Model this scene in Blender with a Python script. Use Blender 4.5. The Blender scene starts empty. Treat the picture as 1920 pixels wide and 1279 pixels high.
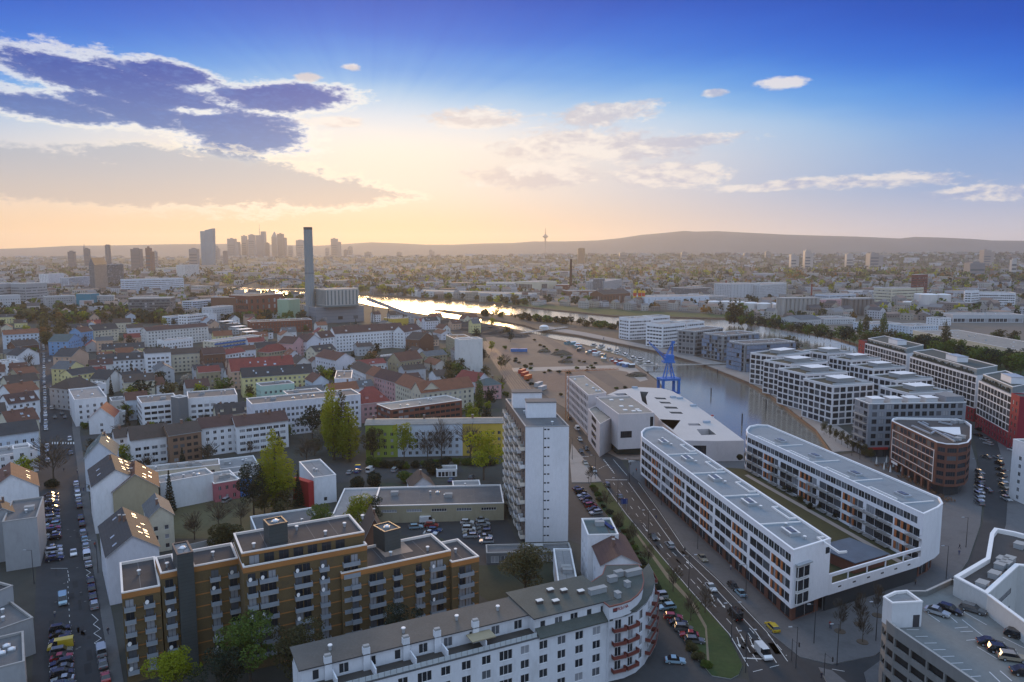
import bpy, random
from math import *
from mathutils import Vector, Matrix
from mathutils.geometry import tessellate_polygon
random.seed(7)
SC = bpy.context.scene
COL = SC.collection
# ---------------------------------------------------------------- camera, sky, sun, exposure
CAMH = 90.0; FOC = 1400.0; PITCH = atan((639.5-468)/FOC)
CS, SN = cos(PITCH), sin(PITCH)
cam = bpy.data.cameras.new('camera'); camo = bpy.data.objects.new('camera', cam); COL.objects.link(camo)
cam.sensor_width = 36; cam.lens = 36*FOC/1920; cam.clip_start = 1; cam.clip_end = 60000
camo.location = (0, 0, CAMH); camo.rotation_euler = (radians(90)-PITCH, 0, 0)
SC.camera = camo
SC.view_settings.view_transform = 'Standard'; SC.view_settings.look = 'None'
SC.view_settings.gamma = 1; SC.view_settings.use_curve_mapping = False
SC.view_settings.exposure = 0.0
try:
    SC.cycles.max_bounces = 5; SC.cycles.diffuse_bounces = 2; SC.cycles.glossy_bounces = 2
    SC.cycles.transmission_bounces = 2; SC.cycles.volume_bounces = 0; SC.cycles.transparent_max_bounces = 6
    SC.cycles.caustics_reflective = False; SC.cycles.caustics_refractive = False
    SC.cycles.use_denoising = True
except Exception: pass
HAZE = 5.4e-5
SUN_AZ, SUN_EL = -10.0, 9.0
sl = bpy.data.lights.new('sun', 'SUN'); so = bpy.data.objects.new('sun', sl); COL.objects.link(so)
sl.energy = 2.9; sl.color = (1.0, .63, .29); sl.angle = radians(20)
sd = Vector((sin(radians(SUN_AZ))*cos(radians(SUN_EL)), cos(radians(SUN_AZ))*cos(radians(SUN_EL)), sin(radians(SUN_EL))))
so.rotation_euler = sd.to_track_quat('Z', 'Y').to_euler(); so.location = (0, 0, 300)
W = bpy.data.worlds.new('World'); SC.world = W; W.use_nodes = True
WN = W.node_tree; WN.nodes.clear()
class E:      # tiny expression layer over math nodes
    def __init__(s, o, t): s.o = o; s.t = t
    def _b(s, op, b, c=None, r=False):
        n = s.t.nodes.new('ShaderNodeMath'); n.operation = op
        for i, a in enumerate([b, s] if r else [s, b]):
            if a is None: continue
            if isinstance(a, E): s.t.links.new(a.o, n.inputs[i])
            else: n.inputs[i].default_value = a
        if c is not None:
            if isinstance(c, E): s.t.links.new(c.o, n.inputs[2])
            else: n.inputs[2].default_value = c
        return E(n.outputs[0], s.t)
    def __add__(s, b): return s._b('ADD', b)
    def __radd__(s, b): return s._b('ADD', b)
    def __sub__(s, b): return s._b('SUBTRACT', b)
    def __rsub__(s, b): return s._b('SUBTRACT', b, r=True)
    def __mul__(s, b): return s._b('MULTIPLY', b)
    __rmul__ = __mul__
    def __truediv__(s, b): return s._b('DIVIDE', b)
    def f(s, op, b=None): return s._b(op, b)
    def ss(s, a, b, lo=0., hi=1.):
        n = s.t.nodes.new('ShaderNodeMapRange'); n.interpolation_type = 'SMOOTHSTEP'
        s.t.links.new(s.o, n.inputs['Value'])
        for k, v in (('From Min', a), ('From Max', b), ('To Min', lo), ('To Max', hi)): n.inputs[k].default_value = v
        return E(n.outputs[0], s.t)
def cmix(t, fac, a, b):
    n = t.nodes.new('ShaderNodeMix'); n.data_type = 'RGBA'; n.clamp_factor = True
    for k, v in ((0, fac), (6, a), (7, b)):
        if isinstance(v, E): t.links.new(v.o, n.inputs[k])
        elif isinstance(v, (tuple, list)): n.inputs[k].default_value = (*v, 1)
        else: n.inputs[k].default_value = v
    return E(n.outputs[2], t)
def noise(t, vec, scale, detail=5, rough=.55, dist=0):
    n = t.nodes.new('ShaderNodeTexNoise'); n.inputs['Scale'].default_value = scale; n.inputs['Detail'].default_value = detail
    n.inputs['Roughness'].default_value = rough; n.inputs['Distortion'].default_value = dist
    if vec is not None: t.links.new(vec.o if isinstance(vec, E) else vec, n.inputs['Vector'])
    return E(n.outputs[0], t)
def comb(t, x, y, z):
    n = t.nodes.new('ShaderNodeCombineXYZ')
    for i, v in enumerate((x, y, z)):
        if isinstance(v, E): t.links.new(v.o, n.inputs[i])
        else: n.inputs[i].default_value = v
    return E(n.outputs[0], t)
def lin(c): return tuple((v/255/12.92 if v/255 <= .04045 else ((v/255+.055)/1.055)**2.4) for v in c)
def build_sky():
    t = WN
    tc = t.nodes.new('ShaderNodeTexCoord'); sp = t.nodes.new('ShaderNodeSeparateXYZ'); t.links.new(tc.outputs['Generated'], sp.inputs[0])
    x, y, z = (E(sp.outputs[i], t) for i in range(3))
    D = 180/pi
    el = z.f('ARCSINE')*D
    az = x._b('ARCTAN2', y)*D
    def AZ(px): return degrees(atan((px-960)/FOC))
    def EL(px, py):
        u, v = (px-960)/FOC, (py-639.5)/FOC
        d = Vector((u, CS-v*SN, -SN-v*CS)).normalized(); return degrees(asin(d.z))
    # clear sky: distance from the veiled glow round the sun
    gx = (az-AZ(690))
    gx = gx.ss(-40, 60, -40, 60)*0 + gx
    wide = gx.f('MAXIMUM', 0)/36 + gx.f('MINIMUM', 0)/23
    wob = noise(t, comb(t, az*.03, el*.12, 0), 1.3, 4, .5)-.5
    ey = (el-5.6)/5.7
    d = ((wide*wide + ey*ey).f('SQRT')) + wob*.42 + (az-10).ss(0, 40)*(el/16)*.5
    # rays fanning out of the cloud
    ang = (el-7.0)._b('ARCTAN2', az+10.5)
    rays = (noise(t, comb(t, ang*2.2, 0, 0), 2.6, 3, .6)-.5)*d.ss(.5, 1.3)*.2*el.ss(6, 14)
    d = d + rays
    ramp = t.nodes.new('ShaderNodeValToRGB'); t.links.new((d/3).o, ramp.inputs[0])
    cr = ramp.color_ramp; cr.interpolation = 'B_SPLINE'
    stops = [(0, (255, 250, 238)), (.11, (252, 246, 238)), (.22, (226, 232, 242)), (.33, (160, 202, 238)), (.42, (86, 160, 234)), (.55, (28, 112, 222)), (.72, (0, 80, 196)), (1, (0, 54, 156))]
    cr.elements[0].position = 0; cr.elements[0].color = (*lin(stops[0][1]), 1); cr.elements[1].position = 1; cr.elements[1].color = (*lin(stops[-1][1]), 1)
    for p, c in stops[1:-1]:
        e = cr.elements.new(p); e.color = (*lin(c), 1)
    sky = E(ramp.outputs[0], t)
    # horizon layers: peach under the sun, mauve-grey to the sides
    side = (az-AZ(500)).ss(8, 52)
    hcol = cmix(t, side, lin((255, 212, 160)), lin((204, 202, 214)))
    hcol2 = cmix(t, side, lin((246, 228, 212)), lin((150, 176, 216)))
    sky = cmix(t, el.ss(10.5, 4.2)*.85, sky, hcol2)
    sky = cmix(t, el.ss(5.2, .3), sky, hcol)
    # the open sky above and behind: even pale blue of a clear evening
    dome = cmix(t, el.ss(22, 70), (.54, .72, 1.04), (.62, .84, 1.2))
    up = (el.ss(19, 45)).f('MAXIMUM', az.f('ABSOLUTE').ss(42, 95))
    dome2 = cmix(t, el.ss(0, 25), (.66, .74, .94), dome)
    sky = cmix(t, up, sky, dome2)
    # clouds
    cv = comb(t, az*.11, el*.27, 3.1)
    n1 = noise(t, cv, 1.5, 8, .62, .3)
    n2 = noise(t, comb(t, az*.11, el*.27, 9.7), 6.0, 6, .6)
    n3 = noise(t, comb(t, az*.11, el*.27, 1.7), 19, 4, .6)
    nn = n1*.42 + n2*.38 + n3*.2 - .5
    def blob(px, py, rx, ry, rot=0, w=1.):
        a0, e0 = AZ(px), EL(px, py); sx = degrees(rx/FOC); sy = degrees(ry/FOC)
        dx, dy = (az-a0), (el-e0)
        c, s = cos(radians(rot)), sin(radians(rot))
        u = (dx*c + dy*s)/sx; v = (dy*c - dx*s)/sy
        return (1-(u*u+v*v).f('SQRT'))*w
    def union(L):
        r = L[0]
        for q in L[1:]: r = r._b('SMOOTH_MAX', q, .2)
        return r
    dark = union([blob(165, 140, 120, 30, -8), blob(300, 175, 180, 38, -14), blob(340, 140, 80, 20, -6), blob(530, 185, 130, 26, 3), blob(420, 230, 170, 42, -10), blob(470, 262, 110, 34, 0), blob(120, 205, 140, 24, -6), blob(270, 215, 130, 22, -12)])
    dark = dark - (blob(365, 207, 42, 12, -6).f('MAXIMUM', 0) + blob(415, 214, 36, 11, 4).f('MAXIMUM', 0))*.6
    dd = dark + nn*2.5 + .03
    body = dd.ss(-.03, .26); edge = dd.ss(-.24, .06)
    sky0 = sky
    sky = cmix(t, edge*.62*(az-AZ(0)).ss(-8, 3), sky, lin((255, 250, 240)))
    dcol = cmix(t, ((el-5)/9).ss(0, 1), lin((100, 138, 192)), lin((0, 66, 172)))
    sky = cmix(t, dd.ss(.05, .5)*.12 + body*.88, sky, cmix(t, dd.ss(.0, .38), lin((215, 225, 245)), cmix(t, (n2*.6+n3*.4).ss(.46, .72)*.45, dcol, lin((96, 140, 208)))))
    grey = union([blob(120, 330, 330, 46, -3), blob(420, 335, 230, 50, -4), blob(560, 355, 190, 28, -3), blob(280, 296, 110, 22, -4)])
    g = grey + nn*2.3
    rim = g.ss(-.22, .02) - g.ss(.02, .2)
    sky = cmix(t, g.ss(-.05, .3)*.72, sky, cmix(t, el.ss(2.5, 7), lin((196, 184, 178)), lin((160, 174, 194))))
    sky = cmix(t, rim*.6*((az-AZ(60)).ss(0, 15)), sky, lin((255, 246, 226)))
    wis = union([blob(900, 222, 100, 20), blob(1130, 212, 130, 24, 4), blob(1080, 275, 230, 34, 0), blob(1260, 268, 140, 14, 3), blob(1250, 330, 120, 26), blob(1000, 330, 150, 30), blob(1480, 345, 160, 11, 3), blob(1640, 340, 150, 14, 0), blob(1850, 362, 110, 14), blob(1447, 158, 44, 13), blob(1330, 175, 30, 8), blob(590, 145, 26, 9), blob(672, 126, 20, 8), blob(640, 230, 60, 12)])
    w = wis*.8 + nn*2.4 - .03
    below = noise(t, comb(t, az*.11, el*.27-.10, 3.1), 1.5, 6, .6)
    shade = ((n1-below)*6+.5).ss(0, 1)
    wcol = cmix(t, shade, cmix(t, side, lin((222, 208, 204)), lin((160, 176, 214))), lin((250, 240, 232)))
    sky = cmix(t, w.ss(-.05, .35)*.75, sky, wcol)
    # below the horizon
    sky = cmix(t, el.ss(-.2, -4), sky, lin((96, 98, 100)))
    nis = t.nodes.new('ShaderNodeTexSky'); nis.sky_type = 'NISHITA'; nis.sun_disc = False
    nis.sun_elevation = radians(SUN_EL); nis.sun_rotation = radians(SUN_AZ); nis.air_density = 1.2; nis.dust_density = 2.0
    hs = t.nodes.new('ShaderNodeVectorMath'); hs.operation = 'SCALE'; t.links.new(sky.o, hs.inputs[0]); hs.inputs['Scale'].default_value = 9.6
    hn = t.nodes.new('ShaderNodeVectorMath'); hn.operation = 'SCALE'; t.links.new(nis.outputs[0], hn.inputs[0]); hn.inputs['Scale'].default_value = .02
    ad = t.nodes.new('ShaderNodeVectorMath'); ad.operation = 'ADD'; t.links.new(hs.outputs[0], ad.inputs[0]); t.links.new(hn.outputs[0], ad.inputs[1])
    bg = t.nodes.new('ShaderNodeBackground'); t.links.new(ad.outputs[0], bg.inputs[0]); bg.inputs[1].default_value = .1
    out = t.nodes.new('ShaderNodeOutputWorld'); t.links.new(bg.outputs[0], out.inputs[0])
build_sky()
# ---------------------------------------------------------------- picture-to-place helpers
def G(px, py, z=0.0):
    u, v = (px-960)/FOC, (py-639.5)/FOC
    t = (CAMH-z)/(SN+v*CS)
    return (u*t, (CS-v*SN)*t)
def ZT(px, yb, yt):           # height of a point over ground pixel (px,yb) that shows at row yt
    Y = G(px, yb)[1]; v = (yt-639.5)/FOC
    t = Y/(CS-v*SN)
    return CAMH-t*(SN+v*CS)
def PX(x, y, z=0):            # forward projection
    dz = z-CAMH; dep = y*CS-dz*SN; up = y*SN+dz*CS
    return (960+FOC*x/dep, 639.5-FOC*up/dep)
# ---------------------------------------------------------------- materials
MATS = {}
def mat(name, col, rough=.85, var=.18, scale=.25, bump=0., metal=0., bscale=8., spec=.4, stain=None, trans=0., fine=.1, coat=0., emit=None, stretch=(1, 1, 1), tile=None):
    if name in MATS: return MATS[name]
    m = bpy.data.materials.new(name); MATS[name] = m; m.use_nodes = True
    t = m.node_tree; p = t.nodes['Principled BSDF']
    p.inputs['Roughness'].default_value = rough; p.inputs['Metallic'].default_value = metal
    p.inputs['Specular IOR Level'].default_value = spec
    p.inputs['Coat Weight'].default_value = coat
    if var or fine or bump:
        tc = t.nodes.new('ShaderNodeTexCoord'); mp = t.nodes.new('ShaderNodeMapping'); t.links.new(tc.outputs['Object'], mp.inputs[0])
        mp.inputs['Scale'].default_value = stretch
        oi = t.nodes.new('ShaderNodeObjectInfo')
        vec = mp.outputs[0]
        a = noise(t, vec, scale, 5, .6); b = noise(t, vec, scale*14, 3, .6)
        k = (a-.5)*(2*var) + (b-.5)*(2*fine) + 1.0 + (E(oi.outputs['Random'], t)-.5)*var*.5
        if tile:                         # rows of tiles or boards: colour darkens at the start of each row
            sp = t.nodes.new('ShaderNodeSeparateXYZ'); t.links.new(vec, sp.inputs[0])
            row = (E(sp.outputs[tile[0]], t)*(1/tile[1])).f('FRACT')
            k = k*(row.ss(0, .22, .72, 1.0))
        base = cmix(t, 0., col, col)
        vm = t.nodes.new('ShaderNodeVectorMath'); vm.operation = 'SCALE'; t.links.new(base.o, vm.inputs[0]); t.links.new(k.o, vm.inputs['Scale'])
        o = E(vm.outputs[0], t)
        if stain: o = cmix(t, noise(t, vec, stain[1], 6, .65).ss(.5, .72)*stain[2], o, stain[0])
        t.links.new(o.o, p.inputs['Base Color'])
        if bump:
            bn = t.nodes.new('ShaderNodeBump'); bn.inputs['Strength'].default_value = bump; bn.inputs['Distance'].default_value = .1
            t.links.new(noise(t, vec, bscale, 4, .6).o, bn.inputs['Height']); t.links.new(bn.outputs[0], p.inputs['Normal'])
    else: p.inputs['Base Color'].default_value = (*col, 1)
    if emit: p.inputs['Emission Color'].default_value = (*emit[0], 1); p.inputs['Emission Strength'].default_value = emit[1]
    if trans:
        tr = t.nodes.new('ShaderNodeBsdfTranslucent'); mx = t.nodes.new('ShaderNodeMixShader'); mx.inputs[0].default_value = trans
        src = p.inputs['Base Color'].links[0].from_socket if p.inputs['Base Color'].links else None
        if src: t.links.new(src, tr.inputs[0])
        out = t.nodes['Material Output']; t.links.new(p.outputs[0], mx.inputs[1]); t.links.new(tr.outputs[0], mx.inputs[2]); t.links.new(mx.outputs[0], out.inputs[0])
    return m
def wallm(c, stain=.35):
    return mat('render_%02x%02x%02x' % tuple(int(255*v) for v in c), c, .9, .10, .12, stain=((c[0]*.62, c[1]*.6, c[2]*.57), .22, stain), fine=.11, stretch=(1, 1, .35))
WC = dict(w=(.74, .75, .77), ow=(.62, .62, .60), cr=(.58, .54, .42), y=(.62, .44, .10), pk=(.55, .33, .33), gr=(.36, .37, .38), dg=(.16, .17, .18), br=(.24, .15, .10),
          bl=(.20, .36, .58), mint=(.42, .60, .52), tan=(.36, .32, .22), py=(.66, .60, .30), red=(.38, .05, .05), blue=(.08, .28, .75), pink=(.50, .16, .19), st=(.60, .55, .53), lg=(.48, .50, .52), or_=(.5, .2, .05))
RC = dict(red=(.12, .055, .038), br=(.075, .055, .045), dk=(.050, .048, .050), or_=(.20, .082, .045), gr=(.11, .115, .12), lg=(.23, .23, .23), rb=(.088, .046, .038), crim=(.21, .048, .038), teal=(.08, .11, .11), st=(.25, .235, .21))
def roofm(k, flat=False):
    c = RC[k]
    if flat: return mat('flat_roof_'+k.strip('_'), c, .9, .25, .12, stain=((c[0]*1.7, c[1]*1.65, c[2]*1.5), .3, .4), fine=.2)
    return mat('roof_tiles_'+k.strip('_'), c, .8, .3, .35, bump=.3, fine=.25, stain=((c[0]*.55, c[1]*.6, c[2]*.6), .5, .5), tile=(2, .45))
GL = [mat('pane_dark', (.02, .026, .034), .12, 0, fine=0, spec=.6), mat('pane_deep', (.035, .042, .05), .2, 0, fine=0, spec=.5), mat('pane_curtain', (.30, .31, .33), .35, 0, fine=0, spec=.5), mat('pane_half', (.11, .12, .135), .25, 0, fine=0, spec=.5)]
FRW = mat('window_frame_white', (.7, .7, .7), .5, 0, fine=0); FRD = mat('window_frame_dark', (.05, .05, .055), .5, 0, fine=0)
METAL = mat('zinc', (.42, .45, .47), .45, .15, 1., metal=.4); WHITEC = mat('coping_white', (.78, .77, .75), .6, .08, .5)
CONC = mat('concrete', (.33, .33, .32), .9, .2, .3, stain=((.2, .19, .18), .4, .5)); DARK = mat('matte_dark', (.03, .03, .032), .9, .2, .5)  # matte near-black for vent slots and signal housings
# ---------------------------------------------------------------- mesh building
class MB:
    def __init__(s): s.v = []; s.f = []; s.m = []
    def poly(s, pts, mi=0):
        n = len(s.v); s.v += [tuple(p) for p in pts]; s.f.append(tuple(range(n, n+len(pts)))); s.m.append(mi)
    def box(s, x0, x1, y0, y1, z0, z1, mi=0, mt=None):
        s.prism([(x0, y0), (x1, y0), (x1, y1), (x0, y1)], z0, z1, mi, mt, True)
    def prism(s, P, z0, z1, mi=0, mt=None, bot=False):
        n = len(P)
        for i in range(n):
            a, b = P[i], P[(i+1) % n]; s.poly([(a[0], a[1], z0), (b[0], b[1], z0), (b[0], b[1], z1), (a[0], a[1], z1)], mi)
        s.poly([(p[0], p[1], z1) for p in P], mi if mt is None else mt)
        if bot: s.poly([(p[0], p[1], z0) for p in reversed(P)], mi)
    def obox(s, o, d, u0, u1, w0, w1, z0, z1, mi=0, mt=None):   # box in a frame at o, d = unit along, outward normal = (dy,-dx)
        n = (d[1], -d[0])
        P = [(o[0]+d[0]*u+n[0]*w, o[1]+d[1]*u+n[1]*w) for u, w in ((u0, w1), (u1, w1), (u1, w0), (u0, w0))]
        s.prism(P, z0, z1, mi, mt, True)
    def tube(s, a, b, r0, r1, n=8, mi=0, cap=True):
        a, b = Vector(a), Vector(b); d = (b-a).normalized()
        x = d.orthogonal().normalized(); y = d.cross(x)
        A = [a+(x*cos(2*pi*i/n)+y*sin(2*pi*i/n))*r0 for i in range(n)]; Bq = [b+(x*cos(2*pi*i/n)+y*sin(2*pi*i/n))*r1 for i in range(n)]
        for i in range(n): s.poly([A[i], A[(i+1) % n], Bq[(i+1) % n], Bq[i]], mi)
        if cap: s.poly(Bq, mi); s.poly(A[::-1], mi)
    def dome(s, c, r, h, n=8, k=3, mi=0):
        prev = [(c[0]+r*cos(2*pi*i/n), c[1]+r*sin(2*pi*i/n), c[2]) for i in range(n)]
        for j in range(1, k+1):
            a = pi/2*j/k; rr = r*cos(a)+.001; zz = c[2]+h*sin(a)
            cur = [(c[0]+rr*cos(2*pi*i/n), c[1]+rr*sin(2*pi*i/n), zz) for i in range(n)]
            for i in range(n): s.poly([prev[i], prev[(i+1) % n], cur[(i+1) % n], cur[i]], mi)
            prev = cur
    def mesh(s, name, mats, off=(0, 0, 0), smooth=False):
        me = bpy.data.meshes.new(name)
        v = s.v if off == (0, 0, 0) else [(a-off[0], b-off[1], c-off[2]) for a, b, c in s.v]
        me.from_pydata(v, [], s.f)
        for q in mats: me.materials.append(q)
        me.polygons.foreach_set('material_index', s.m)
        if smooth: me.polygons.foreach_set('use_smooth', [True]*len(s.f))
        me.update(); return me
def link(name, data, loc=(0, 0, 0), rz=0, parent=None):
    o = bpy.data.objects.new(name, data); COL.objects.link(o); o.location = loc
    if rz: o.rotation_euler = (0, 0, rz)
    if parent: o.parent = parent
    return o
def tag(o, label, cat, group=None):
    o['label'] = ' '.join(label.split()[:16]); o['category'] = cat
    if group: o['group'] = group
    return o
def thing(name, label, cat, loc, rz=0, group=None):
    o = link(name, None, loc, rz); o.empty_display_size = .5; return tag(o, label, cat, group)
def struct(name, me, stuff=False, loc=(0, 0, 0)):
    o = link(name, me, loc); o['kind'] = 'stuff' if stuff else 'structure'; return o
def copy_thing(src, loc, rz, label, group=None, mats=None):
    r = src.copy(); COL.objects.link(r); r.location = loc; r.rotation_euler = (0, 0, rz); r['label'] = label
    if group: r['group'] = group
    for ch in src.children:
        c = ch.copy(); COL.objects.link(c); c.parent = r
        if mats and ch.name.split('.')[0] in mats: c.material_slots[0].link = 'OBJECT'; c.material_slots[0].material = mats[ch.name.split('.')[0]]
    return r
def sub(a, b): return (a[0]-b[0], a[1]-b[1])
def ln(a): return hypot(a[0], a[1])
def off_poly(P, d):           # inward offset of a ccw polygon (negative: outward)
    n = len(P); R = []
    for i in range(n):
        a, b, c = P[i-1], P[i], P[(i+1) % n]
        u, w = sub(b, a), sub(c, b); lu, lw = ln(u) or 1, ln(w) or 1
        n1 = (-u[1]/lu, u[0]/lu); n2 = (-w[1]/lw, w[0]/lw)
        k = 1+n1[0]*n2[0]+n1[1]*n2[1]; k = max(k, .3)
        R.append((b[0]+(n1[0]+n2[0])/k*d, b[1]+(n1[1]+n2[1])/k*d))
    return R
def wallgrid(mb, A, Bp, z0, z1, holes, mi=0, rd=.2, mr=None):
    L = ln(sub(Bp, A))
    if L < .01: return
    d = ((Bp[0]-A[0])/L, (Bp[1]-A[1])/L); n = (d[1], -d[0])
    if mr is None: mr = mi
    def P(u, z, w=0.): return (A[0]+d[0]*u+n[0]*w, A[1]+d[1]*u+n[1]*w, z)
    cols = {}
    for h in holes: cols.setdefault((round(h[0], 3), round(h[1], 3)), []).append(h)
    keys = sorted(cols); cur = 0.
    for (a, b) in keys:
        if a < cur-1e-6: continue
        if a > cur: mb.poly([P(cur, z0), P(a, z0), P(a, z1), P(cur, z1)], mi)
        zc = z0
        for h in sorted(cols[(a, b)], key=lambda q: q[2]):
            if h[2] > zc: mb.poly([P(a, zc), P(b, zc), P(b, h[2]), P(a, h[2])], mi)
            if rd:
                for (q, r, z_, y_) in ((a, b, h[2], h[2]), (b, a, h[3], h[3])): mb.poly([P(q, z_), P(r, z_), P(r, z_, -rd), P(q, z_, -rd)], mr)
                mb.poly([P(a, h[3]), P(a, h[2]), P(a, h[2], -rd), P(a, h[3], -rd)], mr); mb.poly([P(b, h[2]), P(b, h[3]), P(b, h[3], -rd), P(b, h[2], -rd)], mr)
            zc = h[3]
        if zc < z1: mb.poly([P(a, zc), P(b, zc), P(b, z1), P(a, z1)], mi)
        cur = b
    if cur < L: mb.poly([P(cur, z0), P(L, z0), P(L, z1), P(cur, z1)], mi)
WINM = {}
def winmesh(w, h, style, var):
    k = (round(w, 1), round(h, 1), style, var)
    if k in WINM: return WINM[k]
    w, h = k[0], k[1]
    mb = MB(); f = .07 if style != 'd' else .05; y0, y1 = .08, .17     # y grows inwards (wall at 0)
    def ring(x0, x1, z0, z1, t, a, b):
        mb.box(x0, x0+t, a, b, z0, z1); mb.box(x1-t, x1, a, b, z0, z1); mb.box(x0+t, x1-t, a, b, z0, z0+t); mb.box(x0+t, x1-t, a, b, z1-t, z1)
    ring(0, w, 0, h, f, y0, y1)
    nm = max(0, int(round(w/.9))-1)
    for i in range(nm): x = w*(i+1)/(nm+1); mb.box(x-f*.6, x+f*.6, y0+.01, y1, f, h-f)
    mb.poly([(f, y1-.03, f), (w-f, y1-.03, f), (w-f, y1-.03, h-f), (f, y1-.03, h-f)], 1)
    if style == 's': mb.box(-.06, w+.06, -.06, y0, -.07, -.005, 0)
    if style == 'o':      # sliding orange shutter over one half
        mb.box(0, w*.42, -.04, .03, 0, h, 2)
    me = mb.mesh('window', [FRD if style in 'do' else FRW, GL[var], mat('shutter_orange', (.42, .14, .045), .6, .25, .8, tile=(0, .12))]); WINM[k] = me; return me
class Bld:
    def __init__(s, name, label, cat, P, group=None, z=0):
        cx = sum(p[0] for p in P)/len(P); cy = sum(p[1] for p in P)/len(P)
        s.c = (cx, cy); s.o = (cx, cy, z); s.root = thing(name, label, cat, (cx, cy, z), 0, group); s.wall = MB(); s.glz = MB(); s.n = 0; s.lod = FOC/hypot(cx, cy)
    def part(s, name, mb, mats, stuff=False, smooth=False):
        if not mb.f: return None
        o = link(name, mb.mesh(name, mats, s.o, smooth), (0, 0, 0), 0, s.root)
        if stuff: o['kind'] = 'stuff'
        return o
    def inst(s, name, me, x, y, z, rz=0): return link(name, me, (x-s.o[0], y-s.o[1], z-s.o[2]), rz, s.root)
    def window(s, A, d, u, z, w, h, style='w', force=None, var=None):
        n = (d[1], -d[0]); x, y = A[0]+d[0]*u, A[1]+d[1]*u
        if var is None: var = random.choices((0, 1, 2, 3), (5, 3, 1.4, 1.6))[0]
        facing = n[0]*(-x)+n[1]*(-y) > 0
        ind = s.lod*w > 5.5 and facing and s.n < 280
        if force is not None: ind = force
        if ind:
            s.n += 1; s.inst('window', winmesh(w, h, style, var), x, y, z, atan2(d[1], d[0]))
        else:
            g = s.glz
            def P(a, zz, dep): return (x+d[0]*a-n[0]*dep, y+d[1]*a-n[1]*dep, zz)
            g.poly([P(0, z, .14), P(w, z, .14), P(w, z+h, .14), P(0, z+h, .14)], 1+var)
            if facing:
                f = .09
                g.poly([P(w/2-f/2, z, .1), P(w/2+f/2, z, .1), P(w/2+f/2, z+h, .1), P(w/2-f/2, z+h, .1)], 0)
                if style == 'o': g.poly([P(0, z, .02), P(w*.42, z, .02), P(w*.42, z+h, .02), P(0, z+h, .02)], 5)
    def grid(s, A, Bp, z0, z1, rows, cols, w=1.2, h=1.4, sill=.95, fh=2.85, style='w', mi=0, m=None, skip=(), balc=None):
        L = ln(sub(Bp, A))
        if L < .5: return
        d = ((Bp[0]-A[0])/L, (Bp[1]-A[1])/L)
        if m is None: m = min(1.0, L*.08)
        if cols <= 0 or rows <= 0: wallgrid(s.wall, A, Bp, z0, z1, [], mi); return
        pitch = (L-2*m)/cols; w = min(w, pitch*.85)
        H_ = []
        for c in range(cols):
            u = m+pitch*(c+.5)-w/2
            for r in range(rows):
                zz = z0+sill+r*fh
                if zz+h > z1-.1 or (c, r) in skip: continue
                H_.append((u, u+w, zz, zz+h)); s.window(A, d, u, zz, w, h, style)
        wallgrid(s.wall, A, Bp, z0, z1, H_, mi, .16 if s.lod > 1.6 else 0.15)
    def done(s, mats):
        s.part('wall', s.wall, mats)
        s.part('glazing', s.glz, [FRW]+GL+[mat('shutter_orange', (.42, .14, .045), .6, .25, .8, tile=(0, .12))], True)
    def flat(s, P, z, rm, cop=None, par=.4, t=.35):
        Q = off_poly(P, t); O = off_poly(P, -.06)
        r = MB(); r.poly([(p[0], p[1], z-par) for p in Q]); s.part('roof', r, [rm])
        c = MB(); n = len(P)
        for i in range(n):
            j = (i+1) % n
            c.poly([(O[i][0], O[i][1], z+.1), (O[j][0], O[j][1], z+.1), (Q[j][0], Q[j][1], z+.1), (Q[i][0], Q[i][1], z+.1)])
            c.poly([(O[i][0], O[i][1], z-.18), (O[j][0], O[j][1], z-.18), (O[j][0], O[j][1], z+.1), (O[i][0], O[i][1], z+.1)])
            c.poly([(Q[j][0], Q[j][1], z-par), (Q[i][0], Q[i][1], z-par), (Q[i][0], Q[i][1], z+.1), (Q[j][0], Q[j][1], z+.1)])
            c.poly([(P[i][0], P[i][1], z-.18), (P[j][0], P[j][1], z-.18), (O[j][0], O[j][1], z-.18), (O[i][0], O[i][1], z-.18)][::-1])
        s.part('parapet', c, [cop or WHITEC])
        if n == 4 and s.lod > 4.5:
            m = MB(); k = max(2, int(ln(sub(Q[1], Q[0]))/4.5))
            for i in range(1, k):
                a, b2 = (Q[0][0]+(Q[1][0]-Q[0][0])*i/k, Q[0][1]+(Q[1][1]-Q[0][1])*i/k), (Q[3][0]+(Q[2][0]-Q[3][0])*i/k, Q[3][1]+(Q[2][1]-Q[3][1])*i/k); l = ln(sub(b2, a)) or 1; m.obox(a, ((b2[0]-a[0])/l, (b2[1]-a[1])/l), 0, l, -.06, .06, z-par, z-par+.025)
            s.part('roof_seam', m, [mat('seam_felt', (.13, .13, .13), .8, .3, .5)], True)
VENT = {}
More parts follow.
